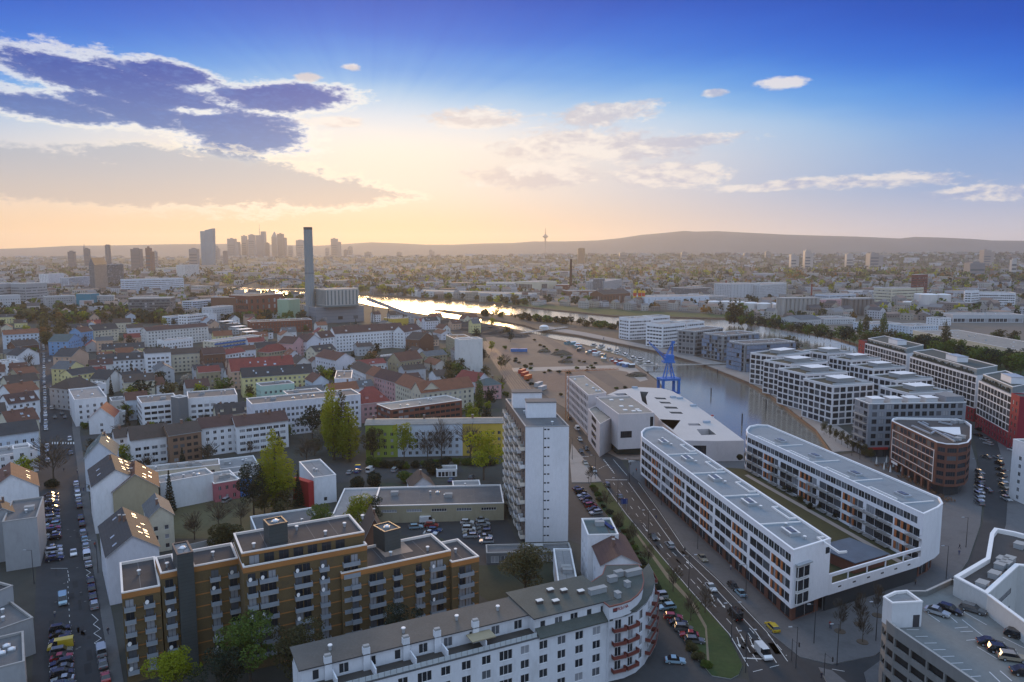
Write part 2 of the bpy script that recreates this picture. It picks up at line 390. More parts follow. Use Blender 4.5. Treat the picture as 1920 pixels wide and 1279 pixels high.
def ventmesh(kind):
    if kind in VENT: return VENT[kind]
    b = MB()
    if kind == 'vent': b.tube((0, 0, 0), (0, 0, .9), .28, .28, 10, 0); b.tube((0, 0, .9), (0, 0, 1.05), .45, .40, 10, 1); mm = [METAL, WHITEC]
    if kind == 'skylight': b.box(-.7, .7, -.7, .7, 0, .3, 0); b.dome((0, 0, .3), .62, .35, 10, 3, 1); mm = [METAL, mat('acrylic_dome', (.75, .76, .78), .25, 0, fine=0)]
    if kind == 'chimney': b.box(-.45, .45, -.3, .3, -1.2, 1.3, 0); b.box(-.52, .52, -.37, .37, 1.3, 1.42, 1); mm = [mat('chimney_brick', (.2, .12, .09), .9, .3, 2), CONC]
    if kind == 'roof_box': b.box(-1.2, 1.2, -.9, .9, 0, 1.1, 0); b.box(-1.3, 1.3, -1., 1., 1.1, 1.22, 1); mm = [METAL, CONC]
    if kind == 'antenna': b.tube((0, 0, 0), (0, 0, 3), .04, .02, 5); b.tube((-.6, 0, 2.6), (.6, 0, 2.6), .02, .02, 4); b.tube((-.4, 0, 2.2), (.4, 0, 2.2), .02, .02, 4); mm = [METAL]
    if kind == 'satellite_dish': b.tube((0, 0, 0), (0, 0, 1), .03, .03, 5); b.tube((0, -.1, 1), (0, -.22, 1.02), .05, .45, 12, 1); mm = [METAL, WHITEC]
    VENT[kind] = b.mesh(kind, mm); return VENT[kind]
def poly4(A, B, depth, z):
    P0, P1 = G(*A, z), G(*B, z); L = ln(sub(P1, P0)); d = ((P1[0]-P0[0])/L, (P1[1]-P0[1])/L); n = (-d[1], d[0])
    return [P0, P1, (P1[0]+n[0]*depth, P1[1]+n[1]*depth), (P0[0]+n[0]*depth, P0[1]+n[1]*depth)]
def depth_to(A, B, C, z):
    P0, P1, P2 = G(*A, z), G(*B, z), G(*C, z); L = ln(sub(P1, P0)); return abs((P1[0]-P0[0])*(P2[1]-P0[1])-(P1[1]-P0[1])*(P2[0]-P0[0]))/L
def gable_roof(b, P, ze, zr, ax, rm, ov=.4, hip=0., wm=0):
    P0, P1, P2, P3 = P
    mid = lambda a, c: ((a[0]+c[0])/2, (a[1]+c[1])/2)
    if ax == 'y': P0, P1, P2, P3 = P1, P2, P3, P0       # ridge runs away from the front wall
    # ridge parallel to P0->P1, between midpoints of P3P0 and P1P2
    R0, R1 = mid(P0, P3), mid(P1, P2)
    L = ln(sub(R1, R0)); d = ((R1[0]-R0[0])/L, (R1[1]-R0[1])/L); n = (-d[1], d[0]); D = ln(sub(P3, P0))
    sl = (zr-ze)/(D/2); zo = ze-ov*sl
    def off(p, a, c): return (p[0]+d[0]*a+n[0]*c, p[1]+d[1]*a+n[1]*c)
    e0, e1, e2, e3 = off(P0, -ov, -ov), off(P1, ov, -ov), off(P2, ov, ov), off(P3, -ov, ov)
    r0, r1 = off(R0, hip-ov*(hip == 0), 0), off(R1, -hip+ov*(hip == 0), 0)
    r = MB(); T = .16
    a3 = lambda p, z: (p[0], p[1], z)
    for dz in (T,):
        r.poly([a3(e0, zo+dz), a3(e1, zo+dz), a3(r1, zr+dz), a3(r0, zr+dz)]); r.poly([a3(e2, zo+dz), a3(e3, zo+dz), a3(r0, zr+dz), a3(r1, zr+dz)])
        if hip: r.poly([a3(e3, zo+dz), a3(e0, zo+dz), a3(r0, zr+dz)]); r.poly([a3(e1, zo+dz), a3(e2, zo+dz), a3(r1, zr+dz)])
    for q, w in ((e0, e1), (e2, e3)) + (((e1, e2), (e3, e0)) if hip else ()):
        r.poly([a3(q, zo-.06), a3(w, zo-.06), a3(w, zo+T), a3(q, zo+T)], 1)
    if not hip:
        for e, rr, f in ((e0, r0, e3), (e2, r1, e1)):
            r.poly([a3(rr, zr-.05), a3(e, zo-.05), a3(e, zo+T), a3(rr, zr+T)], 1); r.poly([a3(f, zo-.05), a3(rr, zr-.05), a3(rr, zr+T), a3(f, zo+T)], 1)
        b.wall.poly([a3(P3, ze), a3(P0, ze), a3(R0, zr)], wm); b.wall.poly([a3(P1, ze), a3(P2, ze), a3(R1, zr)], wm)
    b.part('roof', r, [rm, WHITEC if rm.name.endswith('crim') else METAL])
    def at(u, s, side=0):     # point on the slope: u along 0..1, s up the slope 0..1
        q = P0 if side == 0 else P3; k = -1 if side else 1
        return (q[0]+d[0]*u*L+n[0]*k*s*D/2, q[1]+d[1]*u*L+n[1]*k*s*D/2, ze+(zr-ze)*s+T)
    return at, d, n, L, D
def skylights(b, at, d, n, D, ze, zr, spots, w=.8, h=1.2, bright=True):
    for (u, s, side) in spots:
        x, y, z = at(u, s, side); k = -1 if side else 1
        me = MB(); a = atan2(zr-ze, D/2)
        # tilted slab: local x along ridge, local y up the slope
        c, q = cos(a)*k, sin(a)
        def P(lx, ly, lz): return (x+d[0]*lx+n[0]*(ly*c-lz*q*k), y+d[1]*lx+n[1]*(ly*c-lz*q*k), z+ly*q+lz*cos(a))
        B_ = [(-w/2, -h/2), (w/2, -h/2), (w/2, h/2), (-w/2, h/2)]
        for i in range(4): p, r = B_[i], B_[(i+1) % 4]; me.poly([P(*p, 0), P(*r, 0), P(*r, .1), P(*p, .1)])
        me.poly([P(px*.99, py*.99, .1) for px, py in B_], 1)
        b.part('skylight', me, [METAL, SKYG])
SKYG = mat('skylight_glass', (.4, .45, .5), .2, 0, fine=0, metal=.15)
def house(label, A, B, depth, ze, zr=None, wall='w', roof='br', ax='x', cols=None, rows=None, side=None, hip=0, cat='house', name='house', ww=1.2, wh=1.4, style='w', fh=2.85, chim=1, sky=0, dorm=0, group=None, cop=None, vents=3, sill=.95, P=None, z0=0, stain=.35, front=True):
    P = P or poly4(A, B, depth, ze)
    b = Bld(name, label, cat, P, group, z0)
    L = ln(sub(P[1], P[0])); D = ln(sub(P[2], P[1]))
    if cols is None: cols = max(1, int(L/3.0))
    if side is None: side = max(0, int(D/4.0))
    if rows is None: rows = max(1, int((ze-z0-.3)/fh))
    for i, c in enumerate((cols, side, cols, side)):
        b.grid(P[i], P[(i+1) % 4], z0, ze, rows, c, ww, wh, sill, fh, style)
    wm_ = wallm(WC[wall], stain) if isinstance(wall, str) else wall
    if zr is None:
        b.flat(P, ze, roofm(roof, True), cop)
        Q = off_poly(P, 1.5)
        for i in range(vents):
            u, v = random.uniform(.1, .9), random.uniform(.25, .75)
            x = Q[0][0]+(Q[1][0]-Q[0][0])*u+(Q[3][0]-Q[0][0])*v; y = Q[0][1]+(Q[1][1]-Q[0][1])*u+(Q[3][1]-Q[0][1])*v
            k = random.choice(('vent', 'skylight', 'vent', 'roof_box'))
            b.inst(k, ventmesh(k), x, y, ze-.4, atan2(P[1][1]-P[0][1], P[1][0]-P[0][0]))
        b.done([wm_])
        return b, P
    at, d, n, LL, DD = gable_roof(b, P, ze, zr, ax, roofm(roof), hip=hip)
    for i in range(chim):
        x, y, z = at(random.uniform(.15, .85), random.uniform(.75, .98), random.choice((0, 1)))
        b.inst('chimney', ventmesh('chimney'), x, y, z+.3, atan2(d[1], d[0]))
    if sky: skylights(b, at, d, n, DD, ze, zr, [(random.uniform(.1, .9), random.choice((.35, .6)), random.choice((0, 0, 1))) for _ in range(sky)])
    if dorm:
        dw = 1.6
        for i in range(dorm):
            u = (i+.5)/dorm; x, y, z = at(u, .22, 0); m_ = MB()
            dd = min(DD*.26, 2.4)
            m_.obox((x, y), d, -dw/2, dw/2, -dd, .0, z-.2, z+1.35, 0, 1)
            m_.obox((x, y), d, -dw/2-.15, dw/2+.15, -dd, .2, z+1.36, z+1.5, 1)
            b.part('dormer', m_, [wm_, roofm(roof)])
            b.window((x, y), d, -dw/2+.25, z+.15, dw-.5, 1.05, 'w', True) if b.lod > 3 else m_
    b.done([wm_])
    return b, P
def hdrop(px, yb, yt): return ZT(px, yb, yt)
# ---------------------------------------------------------------- ground, water, roads
def tess(rings):
    vs = [Vector((p[0], p[1], 0)) for r in rings for p in r]
    tr = tessellate_polygon([[Vector((p[0], p[1], 0)) for p in r] for r in rings])
    out = []
    for a, b, c in tr:
        A, B, Cq = vs[a], vs[b], vs[c]
        out.append((a, b, c) if (B-A).cross(Cq-A).z > 0 else (a, c, b))
    return vs, out
def sheet(name, rings, z, m, stuff=False, px=True):
    rings = [[G(*p) for p in r] if px else r for r in rings]
    vs, tr = tess(rings); me = bpy.data.meshes.new(name); me.from_pydata([(v.x, v.y, z) for v in vs], [], tr); me.materials.append(m); me.update()
    return struct(name, me, stuff)
def ccw(P): return P if sum(P[i-1][0]*P[i][1]-P[i][0]*P[i-1][1] for i in range(len(P))) > 0 else P[::-1]
def slab(name, pts, z, m, h=.13, px=True):
    P = ccw([G(*p) for p in pts] if px else pts); vs, tr = tess([P]); b = MB()
    for a, c, d in tr: b.poly([(vs[a].x, vs[a].y, z), (vs[c].x, vs[c].y, z), (vs[d].x, vs[d].y, z)])
    for i in range(len(P)): a, c = P[i-1], P[i]; b.poly([(a[0], a[1], z-h-.1), (c[0], c[1], z-h-.1), (c[0], c[1], z), (a[0], a[1], z)], 1)
    return struct(name, b.mesh(name, [m, CONC]))
NB = [(330, 530), (430, 536), (540, 543), (670, 552), (760, 557), (860, 563), (960, 572), (1050, 582), (1150, 592), (1360, 597), (1450, 612), (1560, 632), (1640, 655), (1760, 682), (1920, 706), (2150, 745)]
SB = [(2150, 800), (1920, 742), (1780, 706), (1640, 676), (1480, 650), (1390, 640), (1330, 628), (1180, 612), (1090, 603), (1000, 594), (900, 587), (815, 580)]
CN = [(870, 589), (930, 600), (985, 610), (1015, 620), (1085, 629), (1227, 658), (1317, 683), (1405, 718), (1440, 737), (1530, 806), (1560, 850)]
CB = [(1420, 862), (1350, 822), (1300, 778), (1250, 738), (1235, 714), (1200, 688), (1172, 669), (1097, 646), (1042, 636), (997, 624), (940, 611), (870, 600), (800, 590), (750, 582), (700, 574), (670, 567), (600, 560), (520, 555), (430, 547), (330, 540)]
RIVER = NB+SB+CN+CB
g_city = mat('ground_city', (.048, .048, .040), .95, .5, .012, stain=((.045, .062, .022), .03, .8), fine=.35)
RW = [G(*p) for p in RIVER]
S = 26000
ground = sheet('ground', [[(-S, -600), (S, -600), (S, 24000), (-S, 24000)], RW], 0, g_city, px=False)
wm = mat('water', (.012, .022, .022), .13, 0, fine=0, spec=.8, bump=.45, bscale=.5)
wm.node_tree.nodes['Principled BSDF'].inputs['IOR'].default_value = 1.5
def dewater():
    t = wm.node_tree; p = t.nodes['Principled BSDF']
    for l in list(p.inputs['Base Color'].links): t.links.remove(l)
    p.inputs['Base Color'].default_value = (.17, .155, .12, 1)
dewater()
bx = [p[0] for p in RW]; by = [p[1] for p in RW]
b = MB(); b.poly([(min(bx)-20, min(by)-20, -1.5), (max(bx)+20, min(by)-20, -1.5), (max(bx)+20, max(by)+20, -1.5), (min(bx)-20, max(by)+20, -1.5)])
struct('river_water', b.mesh('river_water', [wm]))
b = MB()
for i in range(len(RW)):
    a, c = RW[i-1], RW[i]; b.poly([(a[0], a[1], -4), (c[0], c[1], -4), (c[0], c[1], 0), (a[0], a[1], 0)])
struct('quay_walls', b.mesh('quay_walls', [mat('quay_stone', (.19, .12, .085), .9, .35, .15, stain=((.05, .04, .035), .3, .7), fine=.2)]))
asph = mat('asphalt', (.032, .034, .037), .85, .4, .035, stain=((.058, .058, .058), .08, .5), fine=.25)
asph2 = mat('asphalt_old', (.048, .049, .05), .9, .25, .06, stain=((.04, .04, .04), .15, .6), fine=.25)
pave = mat('pavement', (.115, .115, .118), .9, .15, .08, fine=.2, stain=((.07, .07, .07), .15, .5))
pave2 = mat('paving_light', (.27, .245, .225), .9, .15, .08, fine=.15, stain=((.17, .16, .15), .1, .5))
grassm = mat('grass', (.038, .062, .016), .95, .35, .06, fine=.4, bump=.4, bscale=3, stain=((.075, .075, .03), .08, .35))
sand = mat('sand', (.165, .122, .092), .95, .22, .02, fine=.2, stain=((.13, .10, .08), .03, .8))
soil = mat('bare_soil', (.10, .075, .055), .95, .4, .03, fine=.3, stain=((.06, .07, .03), .05, .6))
gravel = mat('rail_gravel', (.12, .095, .08), .95, .3, .1, fine=.4)
paint = mat('road_paint', (.62, .62, .6), .7, .15, .5, fine=.25)
# land around the harbour
sheet('peninsula_ground', [[(822, 582), (900, 588), (1000, 595), (1090, 604), (1180, 613), (1330, 629), (1390, 641), (1480, 651), (1600, 672), (1600, 740), (1440, 736), (1405, 717), (1317, 682), (1227, 657), (1085, 628), (1015, 619), (985, 609), (930, 599), (870, 588)]], .02, soil)
sheet('construction_field', [[(905, 622), (1000, 626), (1042, 638), (1100, 650), (1172, 671), (1200, 690), (1232, 715), (1246, 737), (1160, 760), (1060, 765), (985, 722), (930, 675)]], .02, sand)
sheet('coal_yard_ground', [[(800, 592), (870, 602), (940, 613), (1000, 627), (905, 633), (860, 625), (815, 612)]], .03, mat('coal_dust', (.045, .04, .038), .95, .4, .03))
sheet('dirt_track', [[(1008, 628), (1022, 630), (1100, 672), (1190, 735), (1175, 745), (1090, 690)]], .04, gravel)
sheet('access_track', [[(960, 690), (1150, 685), (1190, 688), (1215, 712), (1200, 716), (1175, 697), (1145, 692), (962, 697)]], .05, mat('track_pale', (.36, .30, .25), .95, .2, .05))
for q in ([(915, 655), (985, 652), (990, 668), (925, 672)], [(1000, 700), (1090, 698), (1130, 725), (1040, 735), (1005, 722)], [(1060, 650), (1110, 662), (1120, 676), (1075, 672)]):
    sheet('gravel_patch', [q], .06, mat('patch_pink', (.17, .115, .09), .95, .3, .04, fine=.3))
sheet('railway_bed', [[(898, 640), (922, 640), (1015, 745), (1030, 770), (990, 770), (960, 735)]], .03, gravel)
b = MB()
for k in range(4):
    for s_ in (-.75, .75):
        pts = [G(903+k*4.5, 640), G(972+k*11.5, 745)]
        a, c = pts; L = ln(sub(c, a)); d = ((c[0]-a[0])/L, (c[1]-a[1])/L)
        b.obox(a, d, 0, L, s_-.08, s_+.08, .05, .22)
struct('railway_rails', b.mesh('railway_rails', [mat('rail_steel', (.25, .2, .17), .5, .2, 1, metal=.5)]))
sheet('far_bank_grass', [[(940, 570), (1050, 581), (1150, 591), (1360, 596), (1450, 611), (1560, 631), (1640, 654), (1760, 681), (1920, 704), (1920, 690), (1640, 640), (1420, 592), (1200, 583), (1020, 572), (940, 566)]], .03, grassm)
sheet('far_industrial_yard', [[(690, 552), (940, 563), (1200, 580), (1420, 590), (1640, 636), (1920, 685), (1920, 560), (1500, 548), (1100, 545), (700, 545)]], .02, mat('yard_pale', (.15, .125, .10), .95, .4, .01, stain=((.06, .065, .035), .01, .8)))
# quay promenade
slab('quay_promenade', [(1015, 617), (1085, 628), (1227, 657), (1317, 682), (1405, 717), (1440, 736), (1530, 805), (1562, 848), (1610, 845), (1590, 812), (1480, 737), (1425, 706), (1350, 680), (1250, 655), (1100, 624), (1030, 612)], .16, pave2)
# island around the white housing and the harbour plaza
slab('harbour_plaza', [(1178, 885), (1200, 905), (1239, 959), (1287, 1031), (1347, 1086), (1440, 1184), (1500, 1232), (1560, 1246), (1640, 1230), (1700, 1180), (1780, 1100), (1815, 1052), (1838, 985), (1843, 930), (1834, 880), (1815, 815), (1700, 790), (1600, 790), (1612, 848), (1560, 856), (1420, 868), (1350, 850), (1180, 866)], .13, pave)
asph_left = [(75, 610), (72, 700), (72, 900), (68, 1080), (60, 1279), (50, 1400), (250, 1400), (232, 1279), (212, 1160), (200, 1100), (182, 1010), (170, 950), (157, 860), (150, 815), (140, 760), (128, 690), (112, 620), (104, 560), (90, 560)]
sheet('left_street', [asph_left], .02, asph)
slab('left_street_sidewalk', [(157, 700), (150, 815), (157, 860), (170, 950), (182, 1010), (200, 1100), (212, 1160), (232, 1279), (245, 1380), (222, 1380), (209, 1279), (192, 1170), (181, 1100), (165, 1010), (155, 950), (143, 860), (137, 815), (130, 760), (120, 690), (128, 690)], .14, mat('sidewalk_dark', (.10, .10, .10), .9, .2, .1, fine=.2))
sheet('cross_street', [[(72, 838), (157, 828), (240, 815), (238, 808), (150, 818), (72, 826), (0, 832), (0, 842)]], .03, asph2)
# main road
RL = [(985, 745), (1040, 800), (1070, 835), (1100, 870), (1128, 905), (1172, 965), (1235, 1040), (1290, 1105), (1365, 1190), (1400, 1250), (1440, 1330)]
RR = [(1560, 1330), (1510, 1260), (1440, 1184), (1347, 1086), (1287, 1031), (1239, 959), (1200, 905), (1178, 885), (1165, 862), (1130, 845), (1098, 815), (1070, 778), (1015, 735)]
sheet('main_road', [RL+RR], .03, asph)
sheet('side_street', [[(1066, 858), (1100, 872), (1128, 905), (1107, 906), (1120, 945), (1175, 1010), (1200, 1065), (1232, 1120), (1290, 1215), (1330, 1266), (1400, 1274), (1440, 1340), (1100, 1340), (1200, 1180), (1180, 1060), (1060, 1010)]], .02, asph2)
sheet('junction_road', [[(1400, 1250), (1440, 1184), (1500, 1232), (1560, 1246), (1640, 1230), (1700, 1180), (1780, 1100), (1920, 1200), (1920, 1400), (1430, 1400)], ], .025, asph)
sheet('harbour_street', [[(1822, 800), (1838, 880), (1848, 930), (1842, 985), (1818, 1052), (1780, 1105), (1700, 1185), (1760, 1230), (1860, 1110), (1890, 1040), (1912, 985), (1916, 930), (1900, 860), (1862, 800), (1790, 770), (1770, 778)]], .03, asph)
slab('harbour_street_sidewalk', [(1876, 850), (1890, 925), (1886, 985), (1866, 1040), (1830, 1095), (1900, 1095), (1990, 985), (1990, 850), (1900, 800), (1862, 800)], .14, pave)
slab('crossing_island', [(1535, 1252), (1560, 1258), (1600, 1290), (1560, 1300)], .15, pave); slab('crossing_island', [(1620, 1262), (1650, 1240), (1660, 1279), (1630, 1300)], .15, pave)
slab('curb_sidewalk', [(1068, 858), (1072, 905), (1105, 905), (1128, 903), (1100, 868), (1072, 833)], .15, pave2)
sheet('school_forecourt', [[(1070, 778), (1098, 815), (1130, 845), (1165, 862), (1240, 868), (1240, 850), (1130, 800), (1060, 740)]], .05, mat('forecourt_sand', (.27, .20, .16), .95, .2, .1, fine=.25, stain=((.12, .10, .09), .12, .6)))
slab('median_grass', [(1107, 906), (1128, 905), (1172, 965), (1235, 1040), (1290, 1105), (1365, 1190), (1392, 1248), (1385, 1266), (1370, 1274), (1335, 1268), (1290, 1215), (1232, 1120), (1200, 1065), (1175, 1010), (1120, 945)], .16, grassm)
sheet('trodden_path', [[(1190, 1000), (1194, 1000), (1255, 1080), (1300, 1130), (1325, 1175), (1330, 1240), (1326, 1250), (1322, 1180), (1296, 1134), (1250, 1085)]], .175, mat('trodden_earth', (.19, .15, .10), .95, .2, .3))
sheet('parking_lot', [[(690, 972), (945, 962), (968, 1012), (1010, 1060), (860, 1060), (830, 1010), (700, 1000)]], .03, asph)
sheet('courtyard_parking', [[(600, 868), (860, 868), (870, 885), (640, 905), (600, 905)]], .03, asph2)
sheet('garden_lawn', [[(900, 1040), (1060, 1030), (1090, 1120), (950, 1150), (890, 1110)]], .02, mat('court_ground', (.032, .036, .02), .95, .45, .1, fine=.4))
sheet('back_lawn', [[(260, 940), (440, 930), (620, 960), (600, 1010), (300, 1010)]], .02, mat('dry_lawn', (.11, .10, .05), .95, .35, .06, fine=.3))
# painted markings
PM = MB()
def line(a, c, w=.15, z=.05, dash=None):
    A, Cq = G(*a), G(*c); L = ln(sub(Cq, A)); d = ((Cq[0]-A[0])/L, (Cq[1]-A[1])/L); n = (-d[1], d[0]); u = 0
    segs = [(0, L)] if not dash else []
    while dash and u < L: segs.append((u, min(u+dash[0], L))); u += dash[0]+dash[1]
    for s0, s1 in segs:
        PM.poly([(A[0]+d[0]*s+n[0]*k*w/2, A[1]+d[1]*s+n[1]*k*w/2, z) for s, k in ((s0, -1), (s1, -1), (s1, 1), (s0, 1))][::1])
def lerp(a, b, t): return (a[0]+(b[0]-a[0])*t, a[1]+(b[1]-a[1])*t)
LL = RL[4:10]; RRr = [(1200, 905), (1239, 959), (1287, 1031), (1347, 1086), (1440, 1184), (1480, 1240)]
for k, dsh, w in ((.04, None, .15), (.3, (3, 6), .15), (.5, (3, 6), .15), (.70, None, .18), (.96, None, .15)):
    for i in range(5): line(lerp(LL[i], RRr[i], k), lerp(LL[i+1], RRr[i+1], k), w, .045, dsh)
line((1135, 900), (1176, 900), .4); line((1076, 857), (1104, 856), .35); line((1393, 1234), (1428, 1236), .4)
line((1132, 862), (1152, 888), .4, .045, (1.2, 1.0)); line((1150, 862), (1176, 892), .15)
line((1122, 880), (1133, 874), .12); line((1133, 874), (1142, 872), .12)
for i in range(9): line((1180+i*2.6, 862), (1180+i*2.6, 868), .5)
def arrow(p, q, w=.16, z=.05):
    line(p, q, w, z); A, B = G(*p), G(*q); L = ln(sub(B, A)); d = ((B[0]-A[0])/L, (B[1]-A[1])/L); n = (-d[1], d[0])
    PM.poly([(B[0]+n[0]*.4, B[1]+n[1]*.4, z), (B[0]-n[0]*.4, B[1]-n[1]*.4, z), (B[0]+d[0]*1.4, B[1]+d[1]*1.4, z)][::-1])
for p, q in (((1345, 1122), (1356, 1136)), ((1298, 1065), (1290, 1056)), ((1382, 1195), (1386, 1209)), ((1405, 1195), (1411, 1210)), ((1340, 1128), (1335, 1118)), ((1205, 985), (1212, 994)), ((1226, 1000), (1235, 1010))): arrow(p, q)
for a, c in (((1380, 1176), (1412, 1234)), ((1405, 1178), (1425, 1200)), ((1555, 1242), (1580, 1240)), ((1505, 1205), (1560, 1225)), ((1465, 1200), (1520, 1225)), ((1412, 1260), (1470, 1245)), ((1440, 1190), (1475, 1230)), ((1560, 1255), (1600, 1262))): line(a, c, .15, .05, (2.5, 2))
# zigzag stopping lines and bay ticks on the left street
zz = [(166, 1075), (173, 1082), (166, 1088), (174, 1094), (168, 1086)]
Z = [(172, 1152), (184, 1163), (175, 1171), (188, 1180), (176, 1188), (190, 1197), (177, 1206), (191, 1215), (180, 1224)]
for i in range(len(Z)-1): line(Z[i], Z[i+1], .13)
Z = [(161, 1068), (170, 1074), (162, 1079), (171, 1085)]
for i in range(len(Z)-1): line(Z[i], Z[i+1], .13)
line((127, 1070), (130, 1090), .12, .05, (2, 1)); line((127, 1090), (136, 1279), .12, .05, (1.2, 2.5))
for i in range(10): line((98+i*5, 829), (98+i*5, 833), .5)
line((95, 1066), (127, 1066), .15)
struct('road_markings', PM.mesh('road_markings', [paint]))
PT = MB()
for i in range(150):
    q = random.random(); k = random.random()
    if i < 80: j = random.randrange(5); c = G(*lerp(lerp(LL[j], LL[j+1], q), lerp(RRr[j], RRr[j+1], q), .08+.84*k)); a = atan2(*sub(G(*LL[j]), G(*LL[j+1]))[::-1])
    else: c = G(*lerp(lerp((80, 700), (72, 1279), q), lerp((122, 700), (205, 1279), q), .1+.7*k)); a = 2.13
    w, l = random.uniform(.5, 1.6), random.uniform(1, 7)
    if i % 3 == 0: PT.poly([(c[0]+.33*cos(t*pi/4), c[1]+.33*sin(t*pi/4), .043) for t in range(8)], 1)
    else: PT.poly([(c[0]+cos(a)*u-sin(a)*v, c[1]+sin(a)*u+cos(a)*v, .039) for u, v in ((-l/2, -w/2), (l/2, -w/2), (l/2, w/2), (-l/2, w/2))], 0)
struct('asphalt_patches', PT.mesh('asphalt_patches', [mat('asphalt_patch', (.018, .019, .021), .8, .3, .3), mat('manhole_iron', (.10, .095, .09), .6, .2, 2)]), True)
# ---------------------------------------------------------------- near buildings
def FR(P):
    L = ln(sub(P[1], P[0])); d = ((P[1][0]-P[0][0])/L, (P[1][1]-P[0][1])/L); n = (-d[1], d[0])
    return (lambda u, v: (P[0][0]+d[0]*u+n[0]*v, P[0][1]+d[1]*u+n[1]*v)), d, n, L
BALC = {}
def balcmesh(w, dp, m_rail, kind='panel', h=1.0):
    k = (round(w, 1), dp, m_rail.name, kind, h)
    if k in BALC: return BALC[k]
    b = MB(); b.box(0, w, -dp, 0, -.18, 0, 0)
    if kind == 'panel': b.box(0, w, -dp, -dp+.08, 0, h, 1); b.box(0, .08, -dp+.08, 0, 0, h, 1); b.box(w-.08, w, -dp+.08, 0, 0, h, 1)
    else:
        b.box(0, w, -dp, -dp+.05, h-.06, h, 1); b.box(0, w, -dp+.01, -dp+.04, .06, .12, 1)
        for i in range(int(w/.35)+1): x = min(w-.04, i*.35); b.box(x, x+.04, -dp+.01, -dp+.04, 0, h-.06, 1)
        b.box(0, .04, -dp+.05, 0, h-.06, h, 1); b.box(w-.04, w, -dp+.05, 0, h-.06, h, 1)
    BALC[k] = b.mesh('balcony', [CONC, m_rail]); return BALC[k]
# --- high-rise tower
def tower():
    z = 36.6; A, Bq = (985, 800), (1067, 799); dep = depth_to(A, Bq, (948, 748), z); P = poly4(A, Bq, dep, z)
    P[3] = G(948, 748, z); P[2] = (P[1][0]+P[3][0]-P[0][0], P[1][1]+P[3][1]-P[0][1]); dep = ln(sub(P[3], P[0]))
    b = Bld('apartment_tower', 'tall white concrete apartment tower with blank gable wall and balconied long side beside the main road', 'tower block', P)
    L, d, n, W_ = FR(P); n = ((P[3][0]-P[0][0])/dep, (P[3][1]-P[0][1])/dep); L = lambda u, v: (P[0][0]+d[0]*u+n[0]*v, P[0][1]+d[1]*u+n[1]*v)
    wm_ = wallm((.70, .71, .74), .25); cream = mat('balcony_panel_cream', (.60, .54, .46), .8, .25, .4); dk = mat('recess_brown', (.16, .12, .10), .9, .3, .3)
    H_ = []
    for r in range(13):
        zz = .6+2.8*r+1.1
        for k in range(2):
            u = W_*.425+k*1.0; H_.append((u, u+.8, zz, zz+.6))
    # windows column on the end wall (13 storeys, paired)
    wallgrid(b.wall, P[0], P[1], 0, z, H_, 0, .16)
    for h in H_: b.window(P[0], d, h[0], h[2], .8, .6, 'w', True)
    b.grid(P[1], P[2], 0, z, 12, 12, 1.6, 1.4, 1.1, 2.8); b.grid(P[2], P[3], 0, z, 12, 2, 1., 1., 1.1, 2.8)
    A3, B3 = P[3], P[0]; LL_ = dep; dd = ((B3[0]-A3[0])/LL_, (B3[1]-A3[1])/LL_); nb = 8; pitch = LL_/nb
    H2 = []
    for r in range(12):
        for c in range(nb):
            u = c*pitch+.6; H2.append((u, u+2.2, 1.0+2.8*r+.2, 1.0+2.8*r+2.3))
            b.window(A3, dd, u, 1.0+2.8*r+.2, 2.2, 2.1, 'w', False)
            if c != 7 or r % 2 == 0:
                bm_ = balcmesh(round(pitch*(.72 if c % 2 else .5), 1), 1.5 if c % 2 else 1.15, cream if (r+c) % 3 else FRW, 'panel', 1.1)
                u2 = c*pitch+.3+(.8 if (c % 2) else 0)
                b.inst('balcony', bm_, A3[0]+dd[0]*u2, A3[1]+dd[1]*u2, 1.05+2.8*r, atan2(dd[1], dd[0]))
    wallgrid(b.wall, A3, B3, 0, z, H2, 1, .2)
    b.part('joint_strip', (lambda m: (m.obox(P[0], d, W_*.415, W_*.415+.12, .0, .05, 0, z-.2), m)[1])(MB()), [FRD])
    b.flat(P, z, roofm('gr', True), mat('coping_grey', (.3, .3, .3), .7, .1))
    for (v, u0, u1, h) in ((13.5, 2.6, 12.2, 4.6), (29, .4, 10.5, 4.8)):
        m = MB(); o = L(0, v); m.obox(o, d, u0, u1, -5.5, 0, z-.4, z+h, 0); m.obox(o, d, u0-.2, u1+.2, -5.7, .25, z+h, z+h+.25, 1)
        b.part('roof_house', m, [wallm((.74, .75, .78)), roofm('gr', True)])
    for u, v in ((9, 4), (3, 20), (5, 38), (9, 42)): x, y = L(u, v); b.inst('vent', ventmesh('vent'), x, y, z-.4)
    b.done([wm_, dk])
    m = MB(); P2 = poly4((998, 1022), (1068, 1020), 9, .1)
tower()
